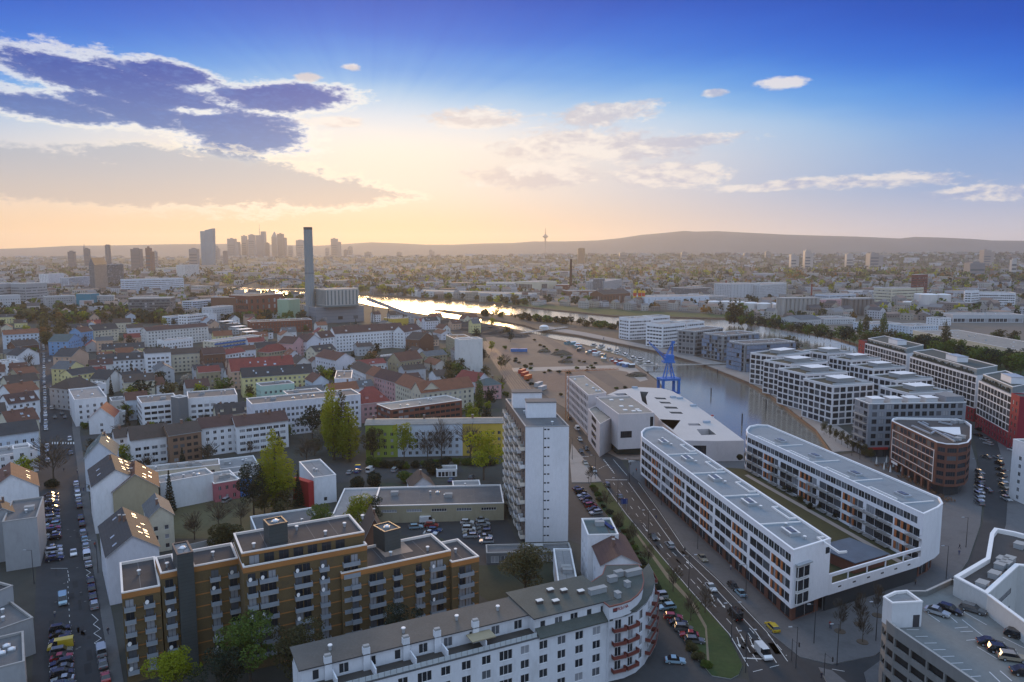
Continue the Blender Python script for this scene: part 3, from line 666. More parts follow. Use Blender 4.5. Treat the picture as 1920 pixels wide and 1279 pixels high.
# --- orange-topped brown brick housing block
def orange_block():
    brick = mat('brick_olive_brown', (.130, .092, .042), .9, .25, .3, fine=.3, bump=.2, stain=((.07, .055, .035), .3, .6)); orb = mat('brick_orange', (.36, .155, .045), .85, .18, .4, fine=.2)
    conc = mat('balcony_concrete_blue', (.24, .27, .30), .85, .2, .6); dkz = mat('stair_tower_slate', (.055, .065, .065), .7, .3, .3, tile=(2, .8))
    Pa = poly4((228, 1112), (300, 1098), depth_to((228, 1112), (300, 1098), (215, 1057), 20), 20)
    b = Bld('brick_apartment_block', 'stepped brown brick apartment block with orange top bands, white roof copings and dark stair towers', 'apartment block', Pa)
    def seg(A, Bq, C, z, cols, base=0, wd=None):
        dp = wd or depth_to(A, Bq, C, z); P = poly4(A, Bq, dp, z); L, d, n, W_ = FR(P)
        H_ = []
        ax, bx_ = A[0], Bq[0]
        nfl = int((z-1.2)/2.75)
        for (cx, dbl) in cols:
            u = W_*(cx-ax)/(bx_-ax)
            for r in range(nfl):
                zz = z-1.45-2.75*(r+1)+.35
                if zz < .3: continue
                w = 1.55
                for q in (([-.86, .86]) if dbl else [0]):
                    H_.append((u+q-w/2, u+q+w/2, zz, zz+2.15)); b.window(P[0], d, u+q-w/2, zz, w, 2.15, 'd', True, random.choice((0, 0, 1, 2, 3, 2)))
                bw = 3.8 if dbl else 2.1
                x, y = P[0][0]+d[0]*(u-bw/2), P[0][1]+d[1]*(u-bw/2)
                b.inst('balcony', balcmesh(bw, 1.1, conc, 'panel', .85), x, y, zz-.02, atan2(d[1], d[0]))
                if random.random() < .18: b.inst('satellite_dish', ventmesh('satellite_dish'), x+d[0]*.5-n[0]*1.0, y+d[1]*.5-n[1]*1.0, zz+.3, atan2(d[1], d[0])+.5)
        wallgrid(b.wall, P[0], P[1], base, z, H_, 0, .35)
        b.grid(P[1], P[2], base, z, nfl, 1, 1.2, 1.3); b.grid(P[2], P[3], base, z, nfl, max(1, int(W_/4)), 1.5, 1.4); b.grid(P[3], P[0], base, z, nfl, 1, 1.2, 1.3)
        b.flat(P, z, roofm('dk', True), mat('coping_cream', (.76, .70, .64), .7, .08), .5)
        m = MB()
        for i in (0, 1, 3):
            a, c = P[i], P[(i+1) % 4]; l = ln(sub(c, a)); e = ((c[0]-a[0])/l, (c[1]-a[1])/l)
            m.obox(a, e, -.04, l+.04, 0.0, .05, z-1.35, z-.19)
        b.part('brick_band', m, [orb])
        m = MB(); us = sorted([(h[0]-.35, h[1]+.35) for h in H_ if abs(h[2]-H_[0][2]) < .1])
        for r in range(nfl):
            zz = z-1.45-2.75*(r+1)+.25; cur = .2
            for (u0, u1) in us+[(W_-.2, W_)]:
                if u0-cur > .5: m.obox(P[0], d, cur, u0, 0, .03, zz, zz+.26)
                cur = max(cur, u1)
        b.part('brick_stripe', m, [orb], True)
        for i in range(max(1, int(W_/7))):
            x, y = L(W_*(i+.5)/max(1, int(W_/7)), dp*random.uniform(.3, .7)); b.inst('vent', ventmesh('vent'), x, y, z-.5)
        return P, L, d, n, W_, dp
    seg((228, 1112), (300, 1098), (215, 1057), 20, [(241, 0), (278, 0)])
    seg((301, 1075), (335, 1068), (291, 1045), 22.5, [(316, 0)])
    seg((362, 1062), (447, 1046), (350, 1033), 22.5, [(401, 0), (436, 0)])
    P, L, d, n, W_, dp = seg((456, 1064), (688, 1021), (430, 1007), 23.4, [(470, 0), (499, 1), (562, 1), (602, 0), (655, 1)], wd=15)
    o = L(0, 1.9); Q = [L(0, 1.9), L(W_, 1.9), L(W_, 14.5), L(0, 14.5)]; u_ = MB()
    Hs = [(1.5+i*3.1, 3.6+i*3.1, 22.9, 24.9) for i in range(int(W_/3.1)-1)]
    for h in Hs: b.window(Q[0], d, h[0], h[2], 2.1, 2.0, 'd', True)
    wallgrid(b.wall, Q[0], Q[1], 22.8, 25.8, Hs, 0, .3)
    for i in (1, 2, 3): wallgrid(b.wall, Q[i], Q[(i+1) % 4], 22.8, 25.8, [], 0)
    b.flat(Q, 25.8, roofm('dk', True), mat('coping_cream', (.76, .70, .64), .7, .08), .4)
    m = MB(); m.obox(Q[0], d, -.04, W_+.04, 0.0, .05, 25.0, 25.6); b.part('brick_band', m, [orb])
    for i in range(6): x, y = L(3+i*5.2, 5+(i % 3)*3); b.inst('vent', ventmesh('vent'), x, y, 25.4)
    seg((640, 1075), (845, 1032), (803, 1002), 18.2, [(664, 0), (702, 1), (740, 0), (782, 0), (817, 1)])
    seg((847, 1054), (898, 1043), (855, 1011), 15.8, [(872, 1)])
    m = MB(); Pp = poly4((722, 1044), (775, 1033), 7, 17.85); m.poly([(p[0], p[1], 17.74) for p in Pp]); b.part('roof_patch', m, [mat('patch_tan', (.34, .25, .19), .9, .2, .5)])
    for (A, Bq, C, z, zb) in (((332, 1041), (362, 1035), (328, 1019), 26.3, 0), ((504, 986), (539, 979), (496, 974), 30, 20), ((721, 998), (751, 990), (705, 984), 22.8, 0)):
        Pt = poly4(A, Bq, max(3.5, depth_to(A, Bq, C, z)), z); m = MB()
        for i in range(4): wallgrid(m, Pt[i], Pt[(i+1) % 4], zb, z, [], 0)
        b.part('stair_tower', m, [dkz]); b.flat(Pt, z, roofm('lg' if z == 26.3 else 'gr', True), FRD, .2, .3)
        x, y = (Pt[0][0]+Pt[2][0])/2, (Pt[0][1]+Pt[2][1])/2; b.inst('skylight', ventmesh('skylight'), x, y, z-.2)
        if zb == 0 and z > 25:
            e = FR(Pt)[1]
            for r in range(7): b.window(Pt[0], e, 1.2, 2+r*3.1, .9, .9, 'd', True)
    b.done([brick])
orange_block()
# --- white building with curved corner
def arc(c, r, a0, a1, n): return [(c[0]+r*cos(radians(a0+(a1-a0)*i/n)), c[1]+r*sin(radians(a0+(a1-a0)*i/n))) for i in range(n+1)]
def text_obj(s, size, mat_, loc, rot, parent, extrude=.02):
    cu = bpy.data.curves.new('lettering', 'FONT'); cu.body = s; cu.size = size; cu.extrude = extrude; cu.align_x = 'LEFT'; cu.align_y = 'CENTER'
    cu.materials.append(mat_); q = bpy.data.objects.new('q', cu); COL.objects.link(q); bpy.context.view_layer.update(); me = bpy.data.meshes.new_from_object(q.evaluated_get(bpy.context.evaluated_depsgraph_get())); bpy.data.objects.remove(q); o = bpy.data.objects.new('lettering', me); COL.objects.link(o); o.location = loc; o.rotation_euler = rot; o.parent = parent; return o
def corner_building():
    wmw = wallm((.66, .68, .71), .45); rf = mat('roof_felt_green_grey', (.075, .085, .075), .85, .3, .2, fine=.3); rf2 = mat('roof_felt_brown', (.10, .095, .085), .9, .3, .15, fine=.3); redm = mat('railing_red', (.17, .045, .035), .7, .2, 1)
    z = 14.0; A, Bq = (574, 1308), (1147, 1159)
    P = poly4(A, Bq, 13, z)
    b = Bld('curved_corner_building', 'long white apartment building with roof terraces and rounded corner beside the parked cars', 'apartment building', P)
    L, d, n, W_ = FR(P); ang = atan2(d[1], d[0]); H_ = []
    pitch = 4.15; k = int(W_/pitch)
    for c in range(k):
        u = W_-1.6-pitch*(c+.5)
        big = c in (5, 9)
        w = 2.8 if big else 1.9
        for r in range(4):
            zz = z-2.3-3.0*r-(.3 if not big else .5)
            if zz < .5: continue
            H_.append((u-w/2, u+w/2, zz-.2, zz+1.55+(.25 if big else 0))); b.window(P[0], d, u-w/2, zz-.2, w, 1.75+(.25 if big else 0), 's', True)
    wallgrid(b.wall, P[0], P[1], 0, z, H_, 0, .2)
    b.grid(P[2], P[3], 0, z, 4, int(W_/3.2), 1.3, 1.4); wallgrid(b.wall, P[3], P[0], 0, z, [])
    # terrace deck and glass-block railing
    LU = lambda px: (lambda q: (q[0]-P[0][0])*d[0]+(q[1]-P[0][1])*d[1])(G(px, 1159+(1147-px)*.26, z))
    uE = LU(1010)
    m = MB(); m.poly([(*L(0, .25), z), (*L(W_, .25), z), (*L(W_, 13), z), (*L(0, 13), z)]); b.part('terrace_deck', m, [mat('terrace_dark', (.06, .055, .05), .9, .3, .4)])
    glb = mat('glass_block', (.50, .54, .55), .3, .2, 1.5)
    npan = int(uE/1.15)
    pm = MB(); pm.box(0, 1.07, -.06, 0, .05, .95, 0); pmm = pm.mesh('railing_panel', [glb])
    for i in range(npan): x, y = L(i*1.15+.04, .12); b.inst('railing_panel', pmm, x, y, z, ang)
    m = MB(); m.obox(P[0], d, 0, uE, -.3, .1, z-.25, z+.04, 0); b.part('cornice', m, [mat('cornice_dark', (.10, .105, .11), .8, .2)])
    # set-back attic storey (left wing) with long flat roof
    def attic(u0, u1, v0, v1, zt, m_roof, ncol, over=.5):
        Q = [L(u0, v0), L(u1, v0), L(u1, v1), L(u0, v1)]; l = u1-u0; Hh = []
        for c in range(ncol):
            u = l*(c+.5)/ncol
            w = 1.8 if c % 3 else 1.2
            Hh.append((u-w/2, u+w/2, z+.35, z+2.3)); b.window(Q[0], d, u-w/2, z+.35, w, 1.95, 'w', True)
        wallgrid(b.wall, Q[0], Q[1], z, zt, Hh, 0, .25)
        for i in (1, 2, 3): wallgrid(b.wall, Q[i], Q[(i+1) % 4], z if i != 2 else 0, zt, [], 0)
        O = off_poly(Q, -over); m = MB(); m.prism(O, zt, zt+.22, 1, 0, True); b.part('roof', m, [m_roof, FRD])
    attic(0, uE, 4.0, 11.8, z+2.9, rf2, int(uE/5))
    attic(uE, W_+1, 1.6, 13.5, z+3.15, rf, 5)
    # mansard strip below the right attic
    m = MB(); m.poly([(*L(uE, -.5), z-.1), (*L(W_, -.5), z-.1), (*L(W_, 1.7), z+1.1), (*L(uE, 1.7), z+1.1)]); m.poly([(*L(uE, -.5), z-.35), (*L(W_, -.5), z-.35), (*L(W_, -.5), z-.1), (*L(uE, -.5), z-.1)]); b.part('lower_roof', m, [rf])
    # chimneys and party walls along the terraces, white, standing proud of the attic
    for u in [LU(q) for q in (618, 692, 768, 828, 901)]:
        m = MB(); m.obox(L(u, 3.8), d, 0, 1.3, -.6, .3, z, z+4.3, 0); m.obox(L(u, 3.8), d, .1, 1.2, -.5, .2, z+4.3, z+4.7, 1); b.part('chimney_stack', m, [wmw, CONC])
        m = MB(); m.obox(L(u+1.3, 3.9), d, 0, .25, 0, 3.5, z, z+1.7, 0); b.part('partition_wall', m, [wmw])
    for u, v in ((uE+3, 6), (uE+6, 4.5), (uE+10, 8), (uE+7.5, 9.5), (uE+13, 6)):
        m = MB(); m.obox(L(u, v), d, 0, 1.3, -.9, 0, z+3.1, z+4.0, 0); m.obox(L(u, v), d, -.06, 1.36, -.96, .06, z+4.0, z+4.15, 1); b.part('chimney', m, [mat('chimney_dark', (.07, .055, .05), .9, .2), mat('chimney_cap_white', (.7, .68, .64), .8, .1)])
    for u in (6, 20, 31, 40): x, y = L(u, 8); b.inst('vent', ventmesh('vent'), x, y, z+3.1)
    m = MB(); m.obox(L(uE-14, 3.6), d, 0, 5, 0, 3.0, z+1.9, z+2.1); b.part('pergola', m, [mat('canvas_tan', (.33, .28, .18), .9, .2)])
    # rounded corner tract
    outer = [G(*q, z) for q in ((1147, 1159), (1172, 1154), (1194, 1145), (1211, 1131), (1223, 1112), (1228, 1092), (1225, 1072), (1216, 1056))]
    inner = [G(*q, z+3.2) for q in ((1143, 1137), (1164, 1132), (1181, 1126), (1195, 1115), (1203, 1104), (1206, 1090), (1203, 1074), (1197, 1060))]
    backp = [G(*q, z+3.2) for q in ((1137, 1061), (1131, 1078), (1097, 1101))]
    for i in range(len(outer)-1):
        a, c = outer[i], outer[i+1]; l = ln(sub(c, a)); e = ((c[0]-a[0])/l, (c[1]-a[1])/l); Hh = []
        w = min(1.5, l*.55)
        for r in range(4):
            zz = z-2.75-3.0*r
            Hh.append((l/2-w/2, l/2+w/2, zz, zz+2.1)); b.window(a, e, l/2-w/2, zz, w, 2.1, 'w', True)
            if i in (0, 1, 3, 4, 6):
                b.inst('balcony', balcmesh(round(l*.96, 1), 1.15, redm, 'panel', .8), a[0]+e[0]*.05, a[1]+e[1]*.05, zz-.05, atan2(e[1], e[0]))
        wallgrid(b.wall, a, c, 0, z, Hh, 0, .2)
    m = MB()
    oo = off_poly(ccw(outer+inner[::-1]), 0)
    for i in range(len(outer)-1):
        k1, k2 = outer[i], outer[i+1]
        m.poly([(*k1, z-.05), (*k2, z-.05), (*inner[i+1], z+.9), (*inner[i], z+.9)]); m.poly([(*k1, z-.3), (*k2, z-.3), (*k2, z-.05), (*k1, z-.05)])
    b.part('lower_roof', m, [rf])
    ring = inner+backp
    for i in range(len(ring)):
        a, c = ring[i], ring[(i+1) % len(ring)]; l = ln(sub(c, a)); e = ((c[0]-a[0])/l, (c[1]-a[1])/l); Hh = []
        if i in (0, 4, 5):
            Hh.append((l*.3, l*.7, z+1.6, z+2.5)); b.window(a, e, l*.3, z+1.6, l*.4, .9, 'd', True)
        wallgrid(b.wall, a, c, 0 if i >= 7 else z+.3, z+3.1, Hh, 0, .15)
    m = MB(); vs, tr = tess([ring])
    for t3 in tr: m.poly([(vs[q].x, vs[q].y, z+3.3) for q in t3])
    O = off_poly(ring, -.25)
    for i in range(len(O)): j = (i+1) % len(O); m.poly([(*O[i], z+3.05), (*O[j], z+3.05), (*O[j], z+3.34), (*O[i], z+3.34)], 1); m.poly([(*O[i], z+3.34), (*O[j], z+3.34), (*ring[j], z+3.34), (*ring[i], z+3.34)], 1); m.poly([(*ring[i], z+3.06), (*ring[j], z+3.06), (*O[j], z+3.06), (*O[i], z+3.06)], 1)
    b.part('roof', m, [rf, mat('edge_red_brown', (.22, .09, .07), .8, .2)])
    for q in ((1120, 1112, 4), (1158, 1120, 1), (1148, 1090, 2), (1160, 1080, 2), (1187, 1078, 4), (1176, 1100, 1)):
        x, y = G(q[0], q[1], z+3.3); m = MB(); m.obox((x, y), d, -q[2]/2, q[2]/2, -.6, .6, z+3.3, z+4.4, 0); m.obox((x, y), d, -q[2]/2-.1, q[2]/2+.1, -.7, .7, z+4.4, z+4.55, 1); b.part('roof_vent_box', m, [METAL, CONC])
    # lettering on the white band
    word = 'BEROLINA'; tm = mat('letter_red', (.35, .05, .04), .7, 0, fine=0)
    a, c = inner[0], inner[2]; lw = ln(sub(c, a))
    for i, ch in enumerate(word):
        s = .16+.72*i/len(word); seg_ = (inner[0], inner[1]) if s < .5 else (inner[1], inner[2]); q = s*2 if s < .5 else s*2-1
        l = ln(sub(seg_[1], seg_[0])); e = ((seg_[1][0]-seg_[0][0])/l, (seg_[1][1]-seg_[0][1])/l)
        x, y = seg_[0][0]+e[0]*l*q+e[1]*.06, seg_[0][1]+e[1]*l*q-e[0]*.06
        text_obj(ch, .95, tm, (x-b.o[0], y-b.o[1], z+2.2-b.o[2]), (pi/2, 0, atan2(e[1], e[0])), b.root)
    b.done([wmw])
    # tracts behind the corner: things of their own
    rs = [inner[-1]]
    h, Pn = house('white rear house with teal flat roof, solar panel and chimney behind the rounded corner', (1102, 1003), (1160, 1002), depth_to((1102, 1003), (1160, 1002), (1106, 972), 15.5), 15.5, None, 'w', 'teal', cols=2, rows=4, side=3, vents=1, cat='apartment building', name='rear_house')
    Lf, d2, n2, w2 = FR(Pn); m = MB(); dg = depth_to((1102, 1003), (1160, 1002), (1106, 972), 15.5)
    for i in range(7):
        o = Lf(2.5, dg-3.0-i*1.7)
    h_ = [Lf(w2*.55-i*.0, dg*.9), Lf(w2*.85, dg*.3), Lf(w2*.98, dg*.36), Lf(w2*.68, dg*.96)]
    m.prism(ccw(h_), 15.5, 15.62, 0, 0, True); h.part('solar_panel', m, [mat('solar_cells', (.03, .05, .12), .15, .2, .5, metal=.3)])
    house('dark roofed link building with red gutters between the teal roof and the rounded corner', (1128, 1060), (1200, 1058), depth_to((1128, 1060), (1200, 1058), (1122, 1006), 12.5), 12.5, 15.0, 'w', 'rb', 'y', cols=2, rows=3, side=3, chim=2, cat='apartment building', name='link_building')
    house('low white flat roofed annex behind the rounded corner building', (1047, 1097), (1084, 1097), depth_to((1047, 1097), (1084, 1097), (1066, 1029), 7), 7, None, 'w', 'lg', cols=1, rows=1, side=2, vents=4, cat='annex', name='annex')
corner_building()
# --- long white housing slabs on the island
bluer = mat('roof_membrane_blue_grey', (.215, .25, .275), .8, .15, .12, fine=.15, stain=((.13, .16, .19), .2, .6))
redb = mat('brick_red_brown', (.15, .065, .045), .9, .25, .4, fine=.3, bump=.2)
def uslab(label, P, facei, court, z=19.3):
    """P ccw outline (world) with long facades; facei: index of edge of the street facade"""
    b = Bld('white_housing_slab', label, 'apartment building', P)
    wmw = wallm((.76, .77, .80), .18); zb = 4.7; n_ = len(P); fl = 3.35
    for i in range(n_):
        a, c = P[i], P[(i+1) % n_]; l = ln(sub(c, a)); e = ((c[0]-a[0])/l, (c[1]-a[1])/l); Hh = []
        if l < 1: wallgrid(b.wall, a, c, zb, z, []); continue
        if i in facei or i in court:
            isf = True; G_ = max(1, int(round(l/21.5)))
            gl = l/G_
            for g in range(G_):
                for r in range(3):
                    zz = zb+1.0+fl*r
                    for (q0, w, st) in [(q, .165*gl-.1, 'd') for q in (.02, .185, .35)]+[(q, .105*gl-.1, s) for q, s in ((.54, 'o'), (.645, 'o'), (.75, 'o'), (.855, 'd'))]:
                        u = g*gl+q0*gl
                        if u+w > l-.3: continue
                        Hh.append((u, u+w, zz, zz+2.2)); b.window(a, e, u, zz, w, 2.2, st, None, 0 if st == 'd' and random.random() < .45 else None)
            for k in range(int((l-1)/2.7)):
                u = .5+k*2.7; Hh.append((u, u+2.6, zb+fl*3+1.0, zb+fl*3+3.0))
            Hh2 = [h for h in Hh if h[2] > zb+fl*3]; Hh = [h for h in Hh if h[2] <= zb+fl*3]
            for h in Hh2: b.window(a, e, h[0], h[2], 2.6, 2.0, 'd', False, random.choice((0, 0, 1, 3)))
            wallgrid(b.wall, a, c, zb, zb+fl*3+.6, Hh, 0, .16); wallgrid(b.wall, a, c, zb+fl*3+.6, z, Hh2, 0, .16)
            if i in court:
                for g in range(G_):
                    for r in range(3):
                        for q in (.05, .3, .8): b.inst('balcony', balcmesh(4.4, 1.6, mat('court_rail', (.10, .11, .11), .5, .1), 'rail'), a[0]+e[0]*(g*gl+q*gl), a[1]+e[1]*(g*gl+q*gl), zb+.8+fl*r, atan2(e[1], e[0]))
        elif l < 6 and a[1] > 230:
            for r in range(4):
                zz = zb+1.0+fl*r; Hh.append((.3, l-.3, zz, zz+2.0)); b.window(a, e, .3, zz, l-.6, 2.0, 'd')
            wallgrid(b.wall, a, c, zb, z, Hh, 0, .16)
        else: wallgrid(b.wall, a, c, zb, z, [])
    # overhang soffit and recessed ground floor
    m = MB(); vs, tr = tess([P])
    for t3 in tr: m.poly([(vs[q].x, vs[q].y, zb) for q in t3[::-1]])
    b.part('soffit', m, [wmw])
    Q = off_poly(P, 1.8); m = MB()
    for i in range(n_):
        a, c = Q[i], Q[(i+1) % n_]; l = ln(sub(c, a))
        if l < .6: continue
        e = ((c[0]-a[0])/l, (c[1]-a[1])/l); k = max(1, int(l/6)); Hh = [(l*(q+.15)/k, l*(q+.85)/k, .3, 4.0) for q in range(k)]
        for h in Hh: b.window(a, e, h[0], .3, h[1]-h[0], 3.7, 'd', False, 0)
        wallgrid(b.wall, a, c, 0, zb, Hh, 1, .16)
    b.flat(P, z, bluer, mat('coping_bright', (.8, .8, .8), .6, .05), .45, .5)
    b.done([wmw, redb])
    return b
S1 = [G(1488, 1032, 19.3), G(1558, 1010, 19.3), G(1243, 801, 19.3), G(1224, 799.5, 19.3), G(1209, 803, 19.3), G(1202, 810, 19.3), G(1204, 820, 19.3)]
S1 = S1[:3]+S1[3:6]+[G(1203, 819, 19.3)]
b4 = uslab('white four storey housing slab with orange shutters and rounded end along the main road', ccw(S1), [], [], 19.3) if 0 else None
def slab_one():
    P = ccw(S1)
    i0 = min(range(len(P)), key=lambda i: ln(sub(P[i], G(1488, 1032, 19.3)))); P = P[i0:]+P[:i0]      # start at near corner: edge 0 = near end
    b = uslab('long white housing slab with orange shutters and one rounded end, nearest the main road', P, [len(P)-1], [], 19.3)
    L, d, n, W_ = FR([P[0], P[1]])
    # roof-edge steps, skylight lanterns
    A3, B3 = P[-1], P[0]; l = ln(sub(B3, A3)); e = ((B3[0]-A3[0])/l, (B3[1]-A3[1])/l); nn = (-e[1], e[0]); w = abs((P[1][0]-A3[0])*nn[0]+(P[1][1]-A3[1])*nn[1])
    for k in range(5):
        u = l*(.08+.205*k); x, y = A3[0]+e[0]*u+nn[0]*w*.42, A3[1]+e[1]*u+nn[1]*w*.42; m = MB()
        m.obox((x, y), e, -2.2, 2.2, -1.3, 1.3, 18.8, 19.75, 0); m.obox((x, y), e, -1.5, 1.5, -.75, .75, 19.75, 19.95, 1); m.obox((x, y), e, -2.3, 2.3, -1.4, -.9, 19.75, 19.9, 2); m.obox((x, y), e, -2.3, 2.3, .9, 1.4, 19.75, 19.9, 2)
        b.part('roof_lantern', m, [METAL, GL[3], WHITEC])
        if k: m = MB(); m.obox((A3[0]+e[0]*(u-7)+nn[0]*.5, A3[1]+e[1]*(u-7)+nn[1]*.5), e, 0, .35, -(w-1.4), 0, 18.8, 19.15); b.part('roof_kerb', m, [WHITEC])
        for q in (-5, 4): b.inst('vent', ventmesh('vent'), x+e[0]*q+nn[0]*1.5, y+e[1]*q+nn[1]*1.5, 18.7)
        m = MB(); o = (A3[0]+e[0]*(u+4)+nn[0]*(w-2.8), A3[1]+e[1]*(u+4)+nn[1]*(w-2.8)); m.obox(o, e, 0, 9, -.35, 0, 18.8, 19.3); m.obox(o, e, 0, .35, -1.9, -.35, 18.8, 19.3); m.obox((o[0]+e[0]*9, o[1]+e[1]*9), e, 0, .35, -2.2, -.0, 18.8, 19.3); b.part('roof_step', m, [WHITEC])
    # glazed loggias on the near end
    for r in range(3):
        m = MB(); zz = 5.6+r*3.3; m.obox(P[0], d, 1.4, 5.6, 0, .5, zz, zz+2.6, 0); m.obox(P[0], d, 1.3, 5.7, 0.0, .6, zz+2.6, zz+2.75, 1); m.obox(P[0], d, 1.3, 5.7, 0, .6, zz-.15, zz, 1)
        for q in (1.3, 3.45, 5.55): m.obox(P[0], d, q, q+.12, .5, .6, zz, zz+2.6, 1)
        b.part('loggia', m, [GL[0], WHITEC])
    m = MB(); m.obox(P[0], d, .8, 6.0, 0, 1.1, 15.4, 15.65); b.part('canopy', m, [METAL])
    m = MB(); m.obox(P[0], d, W_-1.8, W_-.3, 0, .08, 15.8, 17.4, 0); b.part('corner_window', m, [GL[0]])
    return b, P
b41, PS1 = slab_one()
S2 = [G(*q, 19.3) for q in ((1732, 964), (1760, 951), (1768, 944), (1762, 933), (1440, 797), (1420, 796), (1405, 799), (1399, 806), (1401, 812))]
def slab_two():
    P = ccw(S2); i0 = min(range(len(P)), key=lambda i: ln(sub(P[i], G(1732, 964, 19.3)))); P = P[i0:]+P[:i0]
    b = uslab('long white housing slab with blue grey roof and dark court balconies, both ends rounded', P, [], [len(P)-1], 19.3)
    A3, B3 = P[-1], P[0]; l = ln(sub(B3, A3)); e = ((B3[0]-A3[0])/l, (B3[1]-A3[1])/l); nn = (-e[1], e[0])
    for k in range(4):
        u = l*(.14+.23*k); x, y = A3[0]+e[0]*u+nn[0]*6.5, A3[1]+e[1]*u+nn[1]*6.5; m = MB(); m.obox((x, y), e, -2.2, 2.2, -1.3, 1.3, 18.8, 19.5, 0); m.obox((x, y), e, -1.5, 1.5, -.75, .75, 19.5, 19.7, 1); b.part('roof_lantern', m, [METAL, GL[3]])
        m = MB(); o = (A3[0]+e[0]*(u-8)+nn[0]*1.9, A3[1]+e[1]*(u-8)+nn[1]*1.9); m.obox(o, e, 0, 11, -.35, 0, 18.8, 19.3); m.obox(o, e, 0, .35, -.0, 1.5, 18.8, 19.3); b.part('roof_step', m, [WHITEC])
        m = MB(); m.obox((A3[0]+e[0]*(u+6)+nn[0]*.5, A3[1]+e[1]*(u+6)+nn[1]*.5), e, 0, .3, -11, 0, 18.8, 19.1); b.part('roof_kerb', m, [WHITEC])
    return b, P
b42, PS2 = slab_two()
def podium():
    C1, C2 = G(1558, 1010, 19.3), G(1732, 964, 19.3); C3, C4 = G(1243, 801, 19.3), G(1401, 812, 19.3)
    l = ln(sub(C2, C1)); d = ((C2[0]-C1[0])/l, (C2[1]-C1[1])/l); n = (-d[1], d[0])
    In = [(C1[0]+n[0]*.8, C1[1]+n[1]*.8), (C2[0]+n[0]*.8, C2[1]+n[1]*.8), C4, lerp(C3, C4, .02)]
    b = Bld('podium_court', 'planted podium courtyard with white slotted bridge beam and blue roofed pavilion between the two white slabs', 'courtyard', [C1, C2, C4, C3])
    dark = mat('shopfront_dark', (.045, .05, .055), .3, .3, .2)
    m = MB(); m.poly([(*p, 4.9) for p in In]); b.part('roof_garden', m, [mat('roof_garden_green', (.040, .044, .018), .95, .45, .12, fine=.45, bump=.5, bscale=2, stain=((.035, .05, .018), .25, .8))])
    m = MB()
    for i in range(4): wallgrid(m, In[i], In[(i+1) % 4], 0, 4.9, [], 0)
    b.part('shop_front', m, [dark])
    k = int(l/4)
    for i in range(k):
        m = MB(); m.obox(C1, d, l*i/k+.05, l*i/k+.2, -1.6, -1.45, .0, 4.6); b.part('mullion', m, [METAL])
    w = .45; m = MB()
    for z0, z1 in ((4.6, 7.2), (9.2, 10.0)): m.obox(C1, d, .02, l-.02, -w, 0, z0, z1)
    m.obox(C1, d, .02, 1.2, -w, 0, 7.2, 9.2)
    for i in range(1, 5): m.obox(C1, d, l*i/5, l*i/5+.25, -w+.1, -.1, 7.2, 9.2)
    b.part('bridge_beam', m, [wallm((.76, .77, .80), .18)])
    for i in range(6):
        m = MB(); m.obox(C1, d, l*(.1+i*.15), l*(.1+i*.15)+1.1, 0, .06, 5.9, 6.25); b.part('slot_vent', m, [DARK])
    a = G(1588, 1040, 7.8); Q = poly4((1603, 1056), (1664, 1039), 12, 7.9); m = MB()
    for i in range(4): wallgrid(m, Q[i], Q[(i+1) % 4], 4.9, 7.9, [], 0)
    b.part('pavilion_wall', m, [redb]); m = MB(); m.prism(off_poly(Q, -.4), 7.9, 8.15, 0, 0, True); b.part('pavilion_roof', m, [mat('pavilion_roof_blue', (.07, .10, .14), .6, .35, .3, fine=.2)])
    e2 = FR(PS2)[1]
    # light paths along both slabs
    for (p, q, s) in ((C1, C3, 1), (C2, C4, -1)):
        L_ = ln(sub(q, p)); dd = ((q[0]-p[0])/L_, (q[1]-p[1])/L_); m = MB()
        m.poly([(p[0]+dd[0]*u+d[0]*v*s, p[1]+dd[1]*u+d[1]*v*s, 4.96) for u, v in ((2, 3), (2, 5), (L_-6, 5), (L_-6, 3))][::s]); b.part('path', m, [pave2])
podium()
